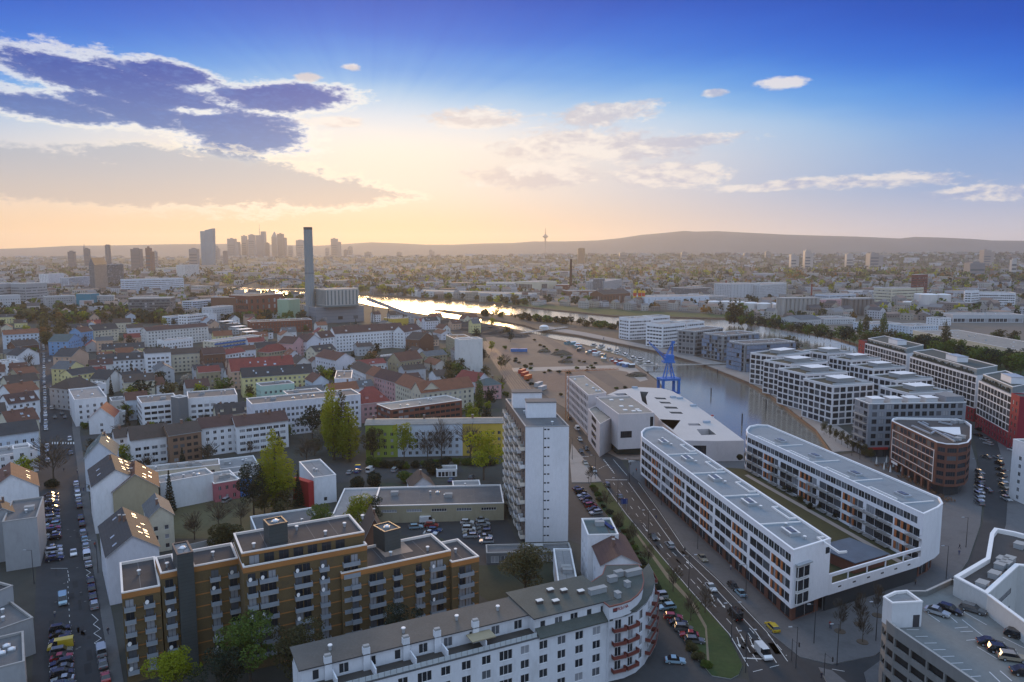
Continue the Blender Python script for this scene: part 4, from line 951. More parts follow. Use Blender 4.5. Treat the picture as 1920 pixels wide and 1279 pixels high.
# --- school-like harbour building
stone = wallm((.56, .52, .52), .2); stone_roof = roofm('st', True)
def school():
    P = [G(*q, 19.4) for q in ((1103, 741), (1137, 736), (1095, 704), (1063, 706))]
    b = Bld('stone_office_wing', 'long pale stone office wing with five rows of dark windows beside the sandy field', 'office building', P)
    b.grid(P[3], P[0], 0, 19.4, 5, 16, 1.9, 2.2, 1.3, 3.7, 'd'); b.grid(P[0], P[1], 0, 19.4, 5, 1, 1.4, 2, 1.3, 3.7, 'd')
    b.grid(P[1], P[2], 0, 19.4, 5, 14, 1.9, 2.2, 1.3, 3.7, 'd'); b.grid(P[2], P[3], 0, 19.4, 5, 1, 2, 2, 1.3, 3.7, 'd')
    b.flat(P, 19.4, stone_roof, mat('coping_pink', (.70, .62, .58), .8, .08)); b.done([stone])
    for q in ((1078, 712), (1100, 722), (1112, 728), (1118, 733), (1124, 733)): x, y = G(*q, 19); b.inst('skylight', ventmesh('skylight'), x, y, 19)
    P = [G(*q, 14.8) for q in ((1125, 795), (1163, 775), (1140, 750), (1103, 767))]
    b = Bld('stone_link_block', 'lower pale stone link block between the office wing and the big stone box', 'office building', P)
    b.grid(P[3], P[0], 0, 14.8, 4, 1, 12, 2.2, 1.3, 3.6, 'd')
    for i in (0, 1, 2): b.grid(P[i], P[(i+1) % 4], 0, 14.8, 0, 0)
    b.flat(P, 14.8, stone_roof, mat('coping_pink', (.70, .62, .58), .8, .08)); b.done([stone])
    P = [G(*q, 19.2) for q in ((1160, 777), (1227, 774), (1181, 742), (1117, 745))]
    b = Bld('stone_box_building', 'big pale stone box building with overhanging corner and two long window strips at the junction', 'civic building', P)
    l = ln(sub(P[0], P[3])); e = ((P[0][0]-P[3][0])/l, (P[0][1]-P[3][1])/l); Hh = []
    for c in range(9):
        for zz in (5.6, 12.2):
            u = .8+c*(l*.66/9); Hh.append((u, u+l*.66/9-.35, zz, zz+2.6)); b.window(P[3], e, u, zz, l*.66/9-.35, 2.6, 'd', True, 0)
    wallgrid(b.wall, P[3], P[0], 3.6, 19.2, Hh, 0, .3)
    l2 = ln(sub(P[1], P[0])); e2 = ((P[1][0]-P[0][0])/l2, (P[1][1]-P[0][1])/l2)
    Hh = [(1.0, 6.2, 8.6, 11.6), (l2-1.9, l2-.4, 12.5, 17.5), (l2-1.9, l2-.4, 6.5, 11.5)]
    for h in Hh: b.window(P[0], e2, h[0], h[2], h[1]-h[0], h[3]-h[2], 'd', True, 0)
    wallgrid(b.wall, P[0], P[1], 3.6, 19.2, Hh, 0, .3)
    b.grid(P[1], P[2], 3.6, 19.2, 0, 0); b.grid(P[2], P[3], 3.6, 19.2, 0, 0)
    m = MB(); vs, tr = tess([P])
    for t3 in tr: m.poly([(vs[q].x, vs[q].y, 3.6) for q in t3[::-1]])
    b.part('soffit', m, [stone])
    Q = [(P[0][0]+e[0]*-5+e2[0]*1, P[0][1]-e[1]*5+e2[1]*1), (P[1][0]-e[0]*1.5-e2[0]*2, P[1][1]-e[1]*1.5-e2[1]*2), P[2], P[3]]
    m = MB()
    for i in range(4): wallgrid(m, Q[i], Q[(i+1) % 4], 0, 3.6, [], 0)
    b.part('ground_floor', m, [mat('glass_green_dark', (.03, .045, .04), .2, .2, .3)])
    b.flat(P, 19.2, stone_roof, mat('coping_pink', (.70, .62, .58), .8, .08)); b.done([stone])
    for q in ((1146, 750), (1165, 750), (1165, 762), (1183, 762), (1172, 769), (1195, 768), (1199, 771), (1188, 771)): x, y = G(*q, 18.8); m = MB(); m.obox((x, y), e2, -.9, .9, -.8, .8, 18.8, 19.1); b.part('skylight', m, [WHITEC])
    # sprawling white roofed hall with cut-in courts
    z = 9.0
    out = [G(*q, z) for q in ((1137, 741), (1160, 731), (1200, 726), (1240, 728), (1262, 734), (1290, 750), (1345, 788), (1396, 826), (1344, 827), (1281, 826), (1250, 800), (1228, 777), (1184, 745))]
    holes = [[G(*q, z) for q in r] for r in ([(1306, 805), (1329, 804), (1343, 815), (1315, 816)], [(1234, 786), (1276, 788), (1270, 796), (1262, 806)], [(1200, 734), (1216, 735), (1211, 744), (1214, 760), (1204, 752)], [(1226, 745), (1247, 746), (1250, 749), (1231, 748.5)], [(1235, 753), (1256, 754), (1259, 757), (1240, 756.5)], [(1244, 762), (1268, 763), (1272, 766.5), (1249, 766)], [(1254, 772), (1277, 772.5), (1281, 776), (1259, 775.5)], [(1289, 794), (1310, 794), (1315, 798), (1292, 798)], [(1150, 738), (1172, 737), (1177, 741), (1158, 742)])]
    out = ccw(out); b = Bld('courtyard_hall', 'low sprawling hall with white roof and dark cut-in light courts along the harbour bank', 'civic building', out)
    vs, tr = tess([out]+holes); m = MB()
    for t3 in tr: m.poly([(vs[q].x, vs[q].y, z) for q in t3])
    b.part('roof', m, [mat('roof_white_membrane', (.50, .48, .46), .8, .08, .1, stain=((.5, .48, .46), .1, .5))])
    for i in range(len(out)):
        a, c = out[i], out[(i+1) % len(out)]; l = ln(sub(c, a))
        if l > 14 and a[1] < 335 and c[1] < 335: b.grid(a, c, 0, z, 1, int(l/9), 5.5, 6.5, .4, 7, 'd')
        else: wallgrid(b.wall, a, c, 0, z, [])
    for h in holes:
        h = ccw(h)[::-1]
        for i in range(4):
            a, c = h[i], h[(i+1) % 4] if len(h) == 4 else h[(i+1) % len(h)]; wallgrid(b.wall, a, c, 0, z, [], 1 if a[1] > c[1] else 0)
    m = MB()
    for h in holes: m.poly([(*p, .3) for p in ccw(h)])
    b.part('court_floor', m, [pave2])
    b.done([stone, mat('court_glass', (.17, .18, .18), .2, .2, .5)])
    for q in ((1275, 748), (1300, 762), (1262, 746), (1325, 793), (1190, 728)): x, y = G(*q, z); m = MB(); m.obox((x, y), e2, -1.6, 1.6, -.8, .8, z, z+1.0); b.part('air_unit', m, [mat('unit_blue_grey', (.34, .42, .5), .5, .1)])
    for q in ((1170, 750, 1196, 760), (1222, 742, 1240, 746)): pass
school()
# --- white cube apartment houses by the basin
def cube(label, near, right, left, z=21.0, tint=0):
    dep = depth_to(near, right, left, z); P = poly4(near, right, dep, z)
    b = Bld('cube_apartment_house', label, 'apartment house', P, 'white cube apartment houses by the basin')
    wmw = wallm((.68, .66, .66), .15); L, d, n, W_ = FR(P)
    for i, c in ((0, 6), (1, 5), (2, 6), (3, 5)):
        a, q = P[i], P[(i+1) % 4]; l = ln(sub(q, a)); e = ((q[0]-a[0])/l, (q[1]-a[1])/l); Hh = []; p = (l-.6)/c
        for k in range(c):
            for r in range(6):
                w = p-.55-(.5 if (k+r) % 3 == 0 else 0); u = .3+k*p+.28+(.25 if (k+r) % 2 else 0); zz = .6+r*3.33
                w = min(w, p-.8); Hh.append((u, u+w, zz, zz+2.5)); b.window(a, e, u, zz, w, 2.5, 'd', None, random.choice((0, 1, 0, 3, 0)))
        cc = {}
        # column by column because openings jog sideways from floor to floor
        for r in range(6):
            wallgrid(b.wall, a, q, r*3.33 if r else 0, (r+1)*3.33 if r < 5 else z, [h for h in Hh if abs(h[2]-(.6+r*3.33)) < .01], 0, .16)
    b.flat(P, z, mat('roof_garden_dark', (.05, .055, .04), .95, .4, .3, fine=.4), mat('coping_bright', (.8, .8, .8), .6, .05), .6, .4)
    m = MB(); o = L(0, 0); m.obox(o, d, W_*.38, W_*.8, -dep*.75, -dep*.35, z-.5, z+1.7, 0, 1); m.obox(o, d, W_*.36, W_*.82, -dep*.77, -dep*.33, z+1.7, z+1.9, 1); b.part('roof_house', m, [METAL, WHITEC])
    m = MB(); m.obox(o, d, .4, W_-.4, -.9, -.7, z-.5, z+.9, 0); b.part('roof_railing', m, [METAL])
    b.done([wmw])
for a in (('white cube house farthest up the quay in the front row, next to the scaffolded shells', (1458, 668), (1520, 660), (1449, 656)),
          ('second white cube house of the front row along the quay, counted from the far end', (1484, 684), (1552, 678), (1475, 671)),
          ('third white cube house of the front row along the quay, counted from the far end', (1512, 702), (1590, 697), (1507, 687)),
          ('nearest white cube house of the front row by the quay, in front of the grey block', (1562, 723), (1639, 718), (1544, 707)),
          ('back row white cube house nearest the river, left of the red end wall', (1552, 664), (1600, 660), (1527, 655)),
          ('back row white cube house second from the river, before the first red based slab', (1597, 676), (1652, 672), (1577, 667)),
          ('middle white cube house of the back row with terrace garden', (1638, 692), (1700, 688), (1615, 682)),
          ('back row white cube house second from the grey block', (1682, 714), (1750, 709), (1655, 701)),
          ('back row white cube house directly behind the grey block', (1706, 738), (1787, 734), (1683, 722))): cube(*a)
# --- white grid slabs on red bases
def redslab(label, far, near, right, z=25.5, cols=14, redend=False, tower=None):
    P0, P1, P2 = G(*far, z), G(*near, z), G(*right, z); P = [P0, P1, P2, (P0[0]+P2[0]-P1[0], P0[1]+P2[1]-P1[1])]
    P = ccw(P); i0 = min(range(4), key=lambda i: ln(sub(P[i], P0))); P = P[i0:]+P[:i0]
    b = Bld('white_grid_slab', label, 'apartment building', P)
    redw = mat('render_crimson', (.26, .025, .04), .85, .12, .2); wmw = wallm((.70, .72, .74), .15)
    for i in range(4):
        a, q = P[i], P[(i+1) % 4]; l = ln(sub(q, a)); e = ((q[0]-a[0])/l, (q[1]-a[1])/l)
        c = max(2, int(l/3.7)) if i in (0, 2) else 3
        Hh = []; p = (l-.4)/c
        for k in range(c):
            for r in range(5):
                u = .2+k*p+.22; zz = 7.6+r*3.3; w = p-.44
                if i in (1, 3): continue
                Hh.append((u, u+w, zz, zz+2.75)); b.window(a, e, u, zz, w, 2.75, 'd', None, random.choice((0, 0, 1, 3)))
        wallgrid(b.wall, a, q, 7.2, z-1, Hh, 0, .16)
        H2 = []; c2 = max(2, int(l/3.2)); p = l/c2
        for k in range(c2):
            for zz in (1.0, 4.2): H2.append((k*p+p*.3, k*p+p*.7, zz, zz+2.2)); b.window(a, e, k*p+p*.3, zz, p*.4, 2.2, 'd', False, 0)
        wallgrid(b.wall, a, q, 0, 7.2, H2, 1, .16)
        wallgrid(b.wall, a, q, z-1, z, [], 0)
    # set-back glazed top storey with fins
    Q = off_poly(P, 1.6); m = MB(); m.poly([(*p, z) for p in P]); b.part('terrace_deck', m, [mat('terrace_grey', (.25, .25, .25), .9, .2)])
    m = MB()
    for i in range(4): wallgrid(m, Q[i], Q[(i+1) % 4], z, z+3.2, [], 0)
    b.part('attic_wall', m, [mat('attic_glass_grey', (.20, .24, .25), .35, .3, .8)])
    l = ln(sub(Q[1], Q[0])); e = ((Q[1][0]-Q[0][0])/l, (Q[1][1]-Q[0][1])/l); m = MB()
    for k in range(int(l/1.5)): m.obox(Q[0], e, k*1.5, k*1.5+.45, .05, .5, z, z+random.uniform(1.0, 2.6))
    b.part('terrace_planting', m, [mat('terrace_plants_dark', (.05, .06, .05), .9, .4)], True)
    b.flat(Q, z+3.2, mat('roof_dark_green_grey', (.06, .075, .07), .9, .3, .2), WHITEC, .3)
    m = MB(); o = lerp(Q[0], Q[1], .55); m.obox(o, e, -6, 6, -9, -3, z+3.0, z+6, 0); m.obox(o, e, -6.2, 6.2, -9.2, -2.8, z+6, z+6.2, 1); b.part('roof_house', m, [wmw, METAL])
    if tower:
        d1 = ((P[1][0]-P[0][0]), (P[1][1]-P[0][1])); l1 = ln(d1); u1 = (d1[0]/l1, d1[1]/l1); m = MB(); o = P[0] if tower == 'far' else P[1]
        u0, u2 = (-9.5, -.05) if tower == 'far' else (.05, 9)
        w = ln(sub(P[2], P[1])); n1 = (u1[1], -u1[0])
        Pt = [(o[0]+u1[0]*u+n1[0]*v, o[1]+u1[1]*u+n1[1]*v) for u, v in ((u0, .2), (u2, .2), (u2, -w-.2), (u0, -w-.2))]
        for i in range(4): b.grid(Pt[i], Pt[(i+1) % 4], 0, z+1, 7, 3 if i % 2 else 2, 1.4, 1.8, 1.2, 3.3, 'd', 1)
        b.flat(Pt, z+1, mat('roof_dark_green_grey', (.06, .075, .07), .9, .3, .2), redw, .3)
    b.done([wmw, redw])
redslab('farthest white grid slab with crimson end tower near the river', (1622, 643), (1700, 664), (1737, 656), 24.5, tower='far')
redslab('middle white grid slab with dark glazing standing on a crimson base', (1706, 668), (1831, 705), (1877, 697), 24.5)
redslab('nearest white grid slab on crimson base with crimson end tower at right edge', (1835, 713), (1897, 741), (1950, 730), 24.5, tower='near')
# --- grey block
def greyblock():
    z = 24; P = poly4((1630, 757), (1812, 754), depth_to((1630, 757), (1812, 754), (1600, 747), z), z); b = Bld('grey_apartment_block', 'blue grey apartment block with sawtooth roof lights and red shop sign beside the brick building', 'apartment building', P)
    wmg = wallm((.24, .26, .29), .3); L, d, n, W_ = FR(P)
    b.grid(P[0], P[1], 4.5, z, 6, 13, 2.2, 2.0, .9, 3.2, 'd'); b.grid(P[1], P[2], 4.5, z, 6, 4, 1.6, 1.8, .9, 3.2); b.grid(P[2], P[3], 4.5, z, 6, 12, 1.6, 1.8, .9, 3.2)
    b.grid(P[3], P[0], 4.5, z, 6, 3, 4.5, 2.0, .9, 3.2, 'd')
    for i in range(4): b.grid(P[i], P[(i+1) % 4], 0, 4.5, 1, 8 if i in (0, 2) else 3, 3, 3.2, .4, 3, 'd', 1)
    for r in range(5):
        D = ln(sub(P[0], P[3])); e = ((P[0][0]-P[3][0])/D, (P[0][1]-P[3][1])/D)
        b.inst('balcony', balcmesh(round(D*.8, 1), 1.3, METAL, 'rail', 1.0), P[3][0]+e[0]*D*.1, P[3][1]+e[1]*D*.1, 5.3+r*3.2, atan2(e[1], e[0]))
    b.flat(P, z, roofm('lg', True), WHITEC)
    for k in range(5):
        u = 5+k*8.2; m = MB()
        if u+4 > W_-10: break
        o = L(u, 2); m.obox(o, d, -2.6, 2.6, -5, 0, z-.4, z+1.6, 0); m.obox(o, d, -2.9, 2.9, -5.4, .4, z+1.6, z+1.85, 1); b.part('roof_light', m, [mat('zinc_light', (.5, .52, .54), .4, .1), WHITEC])
    Q = [L(W_-9, .6), L(W_-.6, .6), L(W_-.6, 13), L(W_-9, 8)]; m = MB(); m.prism(Q, z-.4, z+2.4, 0, 1); b.part('roof_house', m, [wmg, roofm('lg', True)])
    m = MB(); m.obox(P[0], d, .5, 9.5, 0, .3, 3.6, 4.6); b.part('shop_sign', m, [mat('sign_red', (.45, .03, .03), .6, .1)])
    b.done([wmg, mat('grey_base', (.06, .06, .065), .8, .2)])
greyblock()
# --- curved brick building
def brickcurve():
    z = 20.0; px = [(1757, 829), (1775, 832.5), (1797, 833), (1815, 829.5), (1821, 822), (1821.5, 797), (1812, 790), (1795, 785.5), (1682, 783), (1674, 785), (1672, 789)]
    P = [G(*q, z) for q in px]; b = Bld('curved_brick_building', 'dark brown brick building with curved corner, white framed window field and roof ducts', 'apartment building', P)
    n_ = len(P)
    for i in range(n_):
        a, c = P[i], P[(i+1) % n_]; l = ln(sub(c, a))
        if l < 1: continue
        e = ((c[0]-a[0])/l, (c[1]-a[1])/l); Hh = []
        if i == n_-1:
            k = 11; p = (l-3)/k
            for q in range(k):
                for r in range(5): u = 1.5+q*p+.25; zz = 4.9+r*2.95+(.35 if r == 4 else 0); Hh.append((u, u+p-.5, zz, zz+2.1)); b.window(a, e, u, zz, p-.5, 2.1, 'd', None, random.choice((0, 0, 1, 3)))
            wallgrid(b.wall, a, c, 4, z, Hh, 0, .3); m = MB()
            for r in range(5): m.obox(a, e, 1.5, l-1.5, 0, .12, 4.6+r*2.95, 4.78+r*2.95)
            for u in (1.35, l-1.6): m.obox(a, e, u, u+.25, 0, .14, 4.6, 16.8)
            b.part('white_frame', m, [WHITEC])
            for q in range(7): m = MB(); m.obox(a, e, l*q/7+.3, l*q/7+1.5, -.6, -.02, 0, 4); b.part('pillar', m, [redb])
            m = MB(); m.obox(a, e, 2, 7, 0.02, .2, 3.0, 3.9); b.part('shop_sign', m, [WHITEC])
        else:
            k = max(1, int(l/4.4)); p = l/k
            for q in range(k):
                for r in range(5): u = q*p+.4; zz = 4.9+r*2.95; Hh.append((u, u+p-.8, zz, zz+1.7)); b.window(a, e, u, zz, p-.8, 1.7, 'd', None, random.choice((0, 0, 1, 3)))
            wallgrid(b.wall, a, c, 4, z, Hh, 0, .25)
    Q = off_poly(P, 2); m = MB()
    for i in range(n_): wallgrid(m, Q[i], Q[(i+1) % n_], 0, 4.0, [], 0)
    b.part('ground_floor', m, [mat('shopfront_dark', (.045, .05, .055), .3, .3, .2)])
    m = MB(); vs, tr = tess([P])
    for t3 in tr: m.poly([(vs[q].x, vs[q].y, 4.0) for q in t3[::-1]])
    b.part('soffit', m, [redb])
    b.flat(P, z, mat('roof_bitumen_brown', (.075, .065, .06), .9, .3, .2, fine=.3), mat('coping_bright', (.8, .8, .8), .6, .05), .8, .45)
    m = MB(); vs = [G(*q, z) for q in ((1741, 798), (1800, 798), (1802, 812), (1790, 812))]; m.prism(ccw(vs), z-.75, z-.6, 0, 0); b.part('light_court', m, [WHITEC])
    for (p, q) in (((1722, 790), (1790, 826)), ((1710, 797), (1745, 812)), ((1740, 795), (1730, 790)), ((1760, 790), (1785, 795)), ((1770, 812), (1800, 824)), ((1745, 812), (1752, 808))):
        A, C_ = G(*p, z), G(*q, z); l = ln(sub(C_, A)); e = ((C_[0]-A[0])/l, (C_[1]-A[1])/l); m = MB(); m.obox(A, e, 0, l, -.3, .3, z-.6, z-.0); b.part('roof_duct', m, [METAL])
    for q in ((1795, 822), (1803, 818), (1790, 790), (1800, 790)): x, y = G(*q, z); b.inst('roof_box', ventmesh('roof_box'), x, y, z-.8, .4)
    b.done([redb])
brickcurve()
# --- parking garage bottom right
def garage():
    z = 20.0; gc = wallm((.19, .195, .19), .5); P = [G(*q, z) for q in ((1845, 1290), (1990, 1400), (1990, 1220), (1880, 1140), (1785, 1085), (1735, 1108), (1700, 1108), (1672, 1128), (1655, 1152), (1663, 1164), (1678, 1176))]
    P = ccw(P); b = Bld('parking_garage', 'grey concrete parking garage with open deck, stair head and panelled facade at the bottom right corner', 'parking garage', P)
    m = MB(); vs, tr = tess([P])
    for t3 in tr: m.poly([(vs[q].x, vs[q].y, z-1.0) for q in t3])
    b.part('parking_deck', m, [mat('deck_concrete', (.175, .185, .18), .85, .2, .08, fine=.15, stain=((.11, .115, .11), .15, .6))])
    n_ = len(P)
    for i in range(n_):
        a, c = P[i], P[(i+1) % n_]; l = ln(sub(c, a)); e = ((c[0]-a[0])/l, (c[1]-a[1])/l); k = max(1, int(l/3.4)); Hh = []; p = l/k
        for q in range(k):
            for r in range(6): Hh.append((q*p+.2, q*p+p-.2, 2.0+r*2.85, 3.6+r*2.85))
        wallgrid(b.wall, a, c, 0, z, Hh, 0, .35)
        m = MB(); m.obox(a, e, -.02, l+.02, -.4, .05, z, z+.12); b.part('parapet', m, [CONC])
        if i % 1 == 0:
            for q in range(k):
                if random.random() < .4:
                    m = MB(); r = random.randrange(6); m.obox(a, e, q*p+.25, q*p+p-.25, .05, .16, 1.7+r*2.85, 3.9+r*2.85); b.part('facade_panel', m, [mat('perforated_panel', (.17, .18, .185), .6, .2, .5)])
    I = off_poly(P, .4); m = MB()
    for i in range(n_): wallgrid(m, I[(i+1) % n_], I[i], z-1, z, [], 0)
    b.part('parapet_inner', m, [gc])
    D = off_poly(P, .9); m = MB()
    for i in range(n_): wallgrid(m, D[i], D[(i+1) % n_], 0, z-1.05, [], 0)
    b.part('interior_shade', m, [mat('interior_shade_black', (.03, .03, .03), .95, .2)])  # near-black lining stands in for the shade of the open parking levels
    b.done([gc])
    # stair head
    zt = 24.0; T = ccw([G(*q, zt) for q in ((1673, 1131), (1730, 1128), (1701, 1107), (1678, 1109), (1656, 1119))]); m = MB()
    for i in range(5): wallgrid(m, T[i], T[(i+1) % 5], z-1, zt, [], 0)
    b.part('stair_head', m, [wallm((.62, .63, .64), .3)]); b.flat(T, zt, roofm('lg', True), WHITEC)
    a, c = T[[i for i in range(5) if ln(sub(T[i], G(1673, 1131, zt))) < .5][0]], G(1730, 1128, zt); l = ln(sub(c, a)); e = ((c[0]-a[0])/l, (c[1]-a[1])/l); m = MB()
    m.obox(a, e, l*.72, l*.93, 0, .06, z-1, z+1.4); b.part('door', m, [FRD])
    # bay lines and arrows
    global PM; PM = MB()
    for i in range(9): line_z((1700+i*16.6, 1181+i*12.6), (1723+i*16.6, 1181+i*12.4), .15, z-.97, z)
    for q in (((1812, 1201), (1855, 1197)), ((1790, 1178), (1815, 1176)), ((1801, 1185), (1824, 1184)), ((1733, 1146), (1762, 1166)), ((1772, 1148), (1795, 1168)), ((1795, 1141), (1850, 1172)), ((1804, 1162), (1860, 1206)), ((1880, 1195), (1920, 1215)), ((1832, 1213), (1870, 1236))): line_z(q[0], q[1], .15, z-.97, z)
    for q in (((1875, 1258), (1897, 1277)), ((1855, 1260), (1875, 1279))): line_z(q[0], q[1], .2, z-.97, z)
    o = link('deck_marking', PM.mesh('deck_marking', [mat('paint_deck', (.6, .6, .6), .7, .1)], b.o), (0, 0, 0), 0, b.root); o['kind'] = 'stuff'
    return P
def line_z(a, c, w, z, zp):
    A, Cq = G(*a, zp-1), G(*c, zp-1); L = ln(sub(Cq, A)); d = ((Cq[0]-A[0])/L, (Cq[1]-A[1])/L); n = (-d[1], d[0])
    PM.poly([(A[0]+d[0]*s+n[0]*k*w/2, A[1]+d[1]*s+n[1]*k*w/2, z) for s, k in ((0, -1), (L, -1), (L, 1), (0, 1))])
garage()
def dark_roof_mall():
    z = 23.0; out = ccw([G(*q, z) for q in ((1789, 1081), (1851, 1114), (1910, 1060), (1990, 1068), (1990, 1020), (1902, 997), (1865, 990), (1857, 1000), (1849, 1046))])
    b = Bld('dark_roof_mall', 'angular building with dark brown flat roof and thick white parapet behind the parking deck', 'shopping centre', out)
    n_ = len(out)
    for i in range(n_): a, c = out[i], out[(i+1) % n_]; l = ln(sub(c, a)); b.grid(a, c, 0, z, 2 if 15 < l < 45 else 0, 1, l*.6, 1.3, 14, 4.0, 'd')
    b.flat(out, z, mat('roof_bitumen_brown', (.075, .065, .06), .9, .3, .2, fine=.3), WHITEC, .9, .8)
    for q in ((1880, 1048), (1886, 1055), (1893, 1047), (1876, 1058), (1912, 1020), (1865, 1075), (1842, 1093)): x, y = G(*q, z); b.inst('roof_box', ventmesh('roof_box'), x, y, z-.9, .7)
    b.done([wallm((.50, .51, .50), .3)])
    # parapet wall running down the edge of the deck
    A, C_ = G(1851, 1114, z), G(1960, 1195, z); m = MB(); l = ln(sub(C_, A)); e = ((C_[0]-A[0])/l, (C_[1]-A[1])/l)
    t = Bld('deck_side_wall', 'pale concrete side wall with white cap rising beside the parking deck', 'wall', [A, C_, C_, A]); m.obox(A, e, 0, l, -.5, 0, 0, z-.2, 0); t.part('wall', m, [wallm((.50, .51, .50), .3)]); m = MB(); m.obox(A, e, -.05, l, -.6, .1, z-.2, z, 0); t.part('coping', m, [WHITEC])
dark_roof_mall()
b, _ = house('cropped white slab building at the right edge beyond the harbour street', (1932, 834), (2010, 832), 8, 22, None, 'w', 'lg', cols=5, rows=6, cat='apartment building')
# ---------------------------------------------------------------- trees
def leafm(name, c, tr=.35): return mat(name, c, .8, .45, .35, fine=.35, trans=tr)
LEAF = dict(spring=leafm('leaf_spring', (.24, .27, .012), .5), green=leafm('leaf_green', (.085, .13, .018)), dark=leafm('leaf_dark', (.018, .030, .014), .15), olive=leafm('leaf_olive', (.085, .080, .030)), amber=leafm('leaf_amber', (.20, .105, .022)), twig=leafm('twigs_brown', (.085, .065, .045), .1), pale=leafm('blossom_pale', (.34, .32, .27), .3))
BARK = mat('bark', (.085, .068, .05), .95, .3, 1.0)
TREE = {}
def tree_meshes(kind, var, n, rnd):
    key = (kind, var, n)
    if key in TREE: return TREE[key]
    R = random.Random(hash((kind, var)) & 0xffff if 0 else var*31+len(kind)*7+n); v = []; f = []
    # crown in unit height 1
    lobes = []
    if kind == 'poplar':
        for i in range(16): h = .12+.86*i/15; r = .145*sin(pi*min(1, (h-.02)/.98)**.75)+.02; lobes.append((R.uniform(-.03, .03), R.uniform(-.03, .03), h, r, r, .07))
        for i in range(10): a = R.uniform(0, 6.3); h = R.uniform(.2, .75); lobes.append((cos(a)*.07, sin(a)*.07, h, .05, .05, .14))
    elif kind == 'conifer':
        for i in range(14): h = .08+.9*i/13; r = .20*(1-h)+.012; lobes.append((0, 0, h, r, r, .045))
    elif kind == 'bush':
        for i in range(9): a = R.uniform(0, 6.3); q = R.uniform(0, .45); lobes.append((cos(a)*q, sin(a)*q, R.uniform(.25, .7), .32, .32, .28))
    elif kind == 'bare':
        for i in range(14): a = R.uniform(0, 6.3); q = R.uniform(.05, .32); lobes.append((cos(a)*q, sin(a)*q, R.uniform(.4, .9), .16, .16, .14))
    else:
        for i in range(17):
            a = R.uniform(0, 6.3); h = R.uniform(.32, .88); q = R.uniform(.0, .30)*sqrt(max(0, 1-((h-.55)/.45)**2))*1.3
            r = R.uniform(.10, .19); lobes.append((cos(a)*q, sin(a)*q, h, r, r, r*.8))
    tot = sum(l[3]*l[4]+.004 for l in lobes)
    s0 = {'poplar': .021, 'conifer': .022, 'bush': .07, 'bare': .020}.get(kind, .028)*(1300/n)**.5*2.2
    for (x, y, z, rx, ry, rz) in lobes:
        k = int(n*(rx*ry+.004)/tot)
        for _ in range(k):
            while True:
                p = Vector((R.uniform(-1, 1), R.uniform(-1, 1), R.uniform(-1, 1)))
                l = p.length
                if .05 < l < 1: break
            p = p*(l**-.45)   # towards the lobe's skin
            c = Vector((x+p.x*rx, y+p.y*ry, z+p.z*rz)); s = s0*R.uniform(.6, 1.4)
            if kind == 'bare': dvec = Vector((c.x, c.y, .25)).normalized()*s*2.6; w = Vector((R.uniform(-1, 1), R.uniform(-1, 1), R.uniform(-1, 1))).normalized()*s*.22
            else:
                dvec = Vector((R.uniform(-1, 1), R.uniform(-1, 1), R.uniform(-.7, .7))).normalized(); w = dvec.orthogonal().normalized(); w = (Matrix.Rotation(R.uniform(0, 6), 3, dvec) @ w)*s*.6; dvec = dvec*s
            i0 = len(v); v += [tuple(c-dvec*.5), tuple(c+w*.5), tuple(c+dvec*.5), tuple(c-w*.5)]; f.append((i0, i0+1, i0+2, i0+3))
    cm = {}
    def crown(leaf):
        if leaf not in cm:
            me = bpy.data.meshes.new('crown'); me.from_pydata(v, [], f); me.materials.append(LEAF[leaf]); me.update(); cm[leaf] = me
        return cm[leaf]
    b = MB(); th = {'poplar': .85, 'conifer': .95, 'bush': .3}.get(kind, .55)
    b.tube((0, 0, -.01), (0, 0, th*.5), .022, .016, 7, cap=False); b.tube((0, 0, th*.5), (0.004, 0, th), .016, .004, 6, cap=False)
    if kind in ('round', 'bare'):
        for i in range(9 if kind == 'bare' else 6):
            a = i*2.4; h = .22+.05*i; q = .28; e = (cos(a)*q, sin(a)*q, h+.28); b.tube((0, 0, h), e, .009, .003, 5, cap=False)
            for j in (-1, 1): b.tube((e[0]*.5, e[1]*.5, h+.14), (e[0]*.9+j*.1*sin(a), e[1]*.9-j*.1*cos(a), h+.33), .005, .002, 4, cap=False)
    TREE[key] = (crown, b.mesh('trunk', [BARK])); return TREE[key]
TN = [0]
def tree(label, px, py, h, kind='round', leaf='green', wide=1., group=None, z=0, xy=None, n=None, cat='tree', name=None):
    x, y = xy or G(px, py, z); d = hypot(x, y)
    if n is None: n = 5200 if d < 280 else 2200 if d < 480 else 600 if d < 900 else 180
    if kind == 'bare': n = int(n*(.35 if h > 9 else .12))
    if kind == 'poplar': n = int(n*1.5)
    crown, trunk = tree_meshes(kind, TN[0] % 3, n, random); TN[0] += 1
    nm = name or {'poplar': 'poplar_tree', 'conifer': 'conifer_tree', 'bush': 'bush', 'bare': 'bare_tree', 'round': 'leafy_tree'}[kind]
    t = thing(nm, label, 'shrub' if kind == 'bush' else cat, (x, y, z), random.uniform(0, 6.3), group); t.scale = (h*wide, h*wide, h)
    link('trunk', trunk, (0, 0, 0), 0, t); link('crown', crown(leaf), (0, 0, 0), 0, t)
    return t
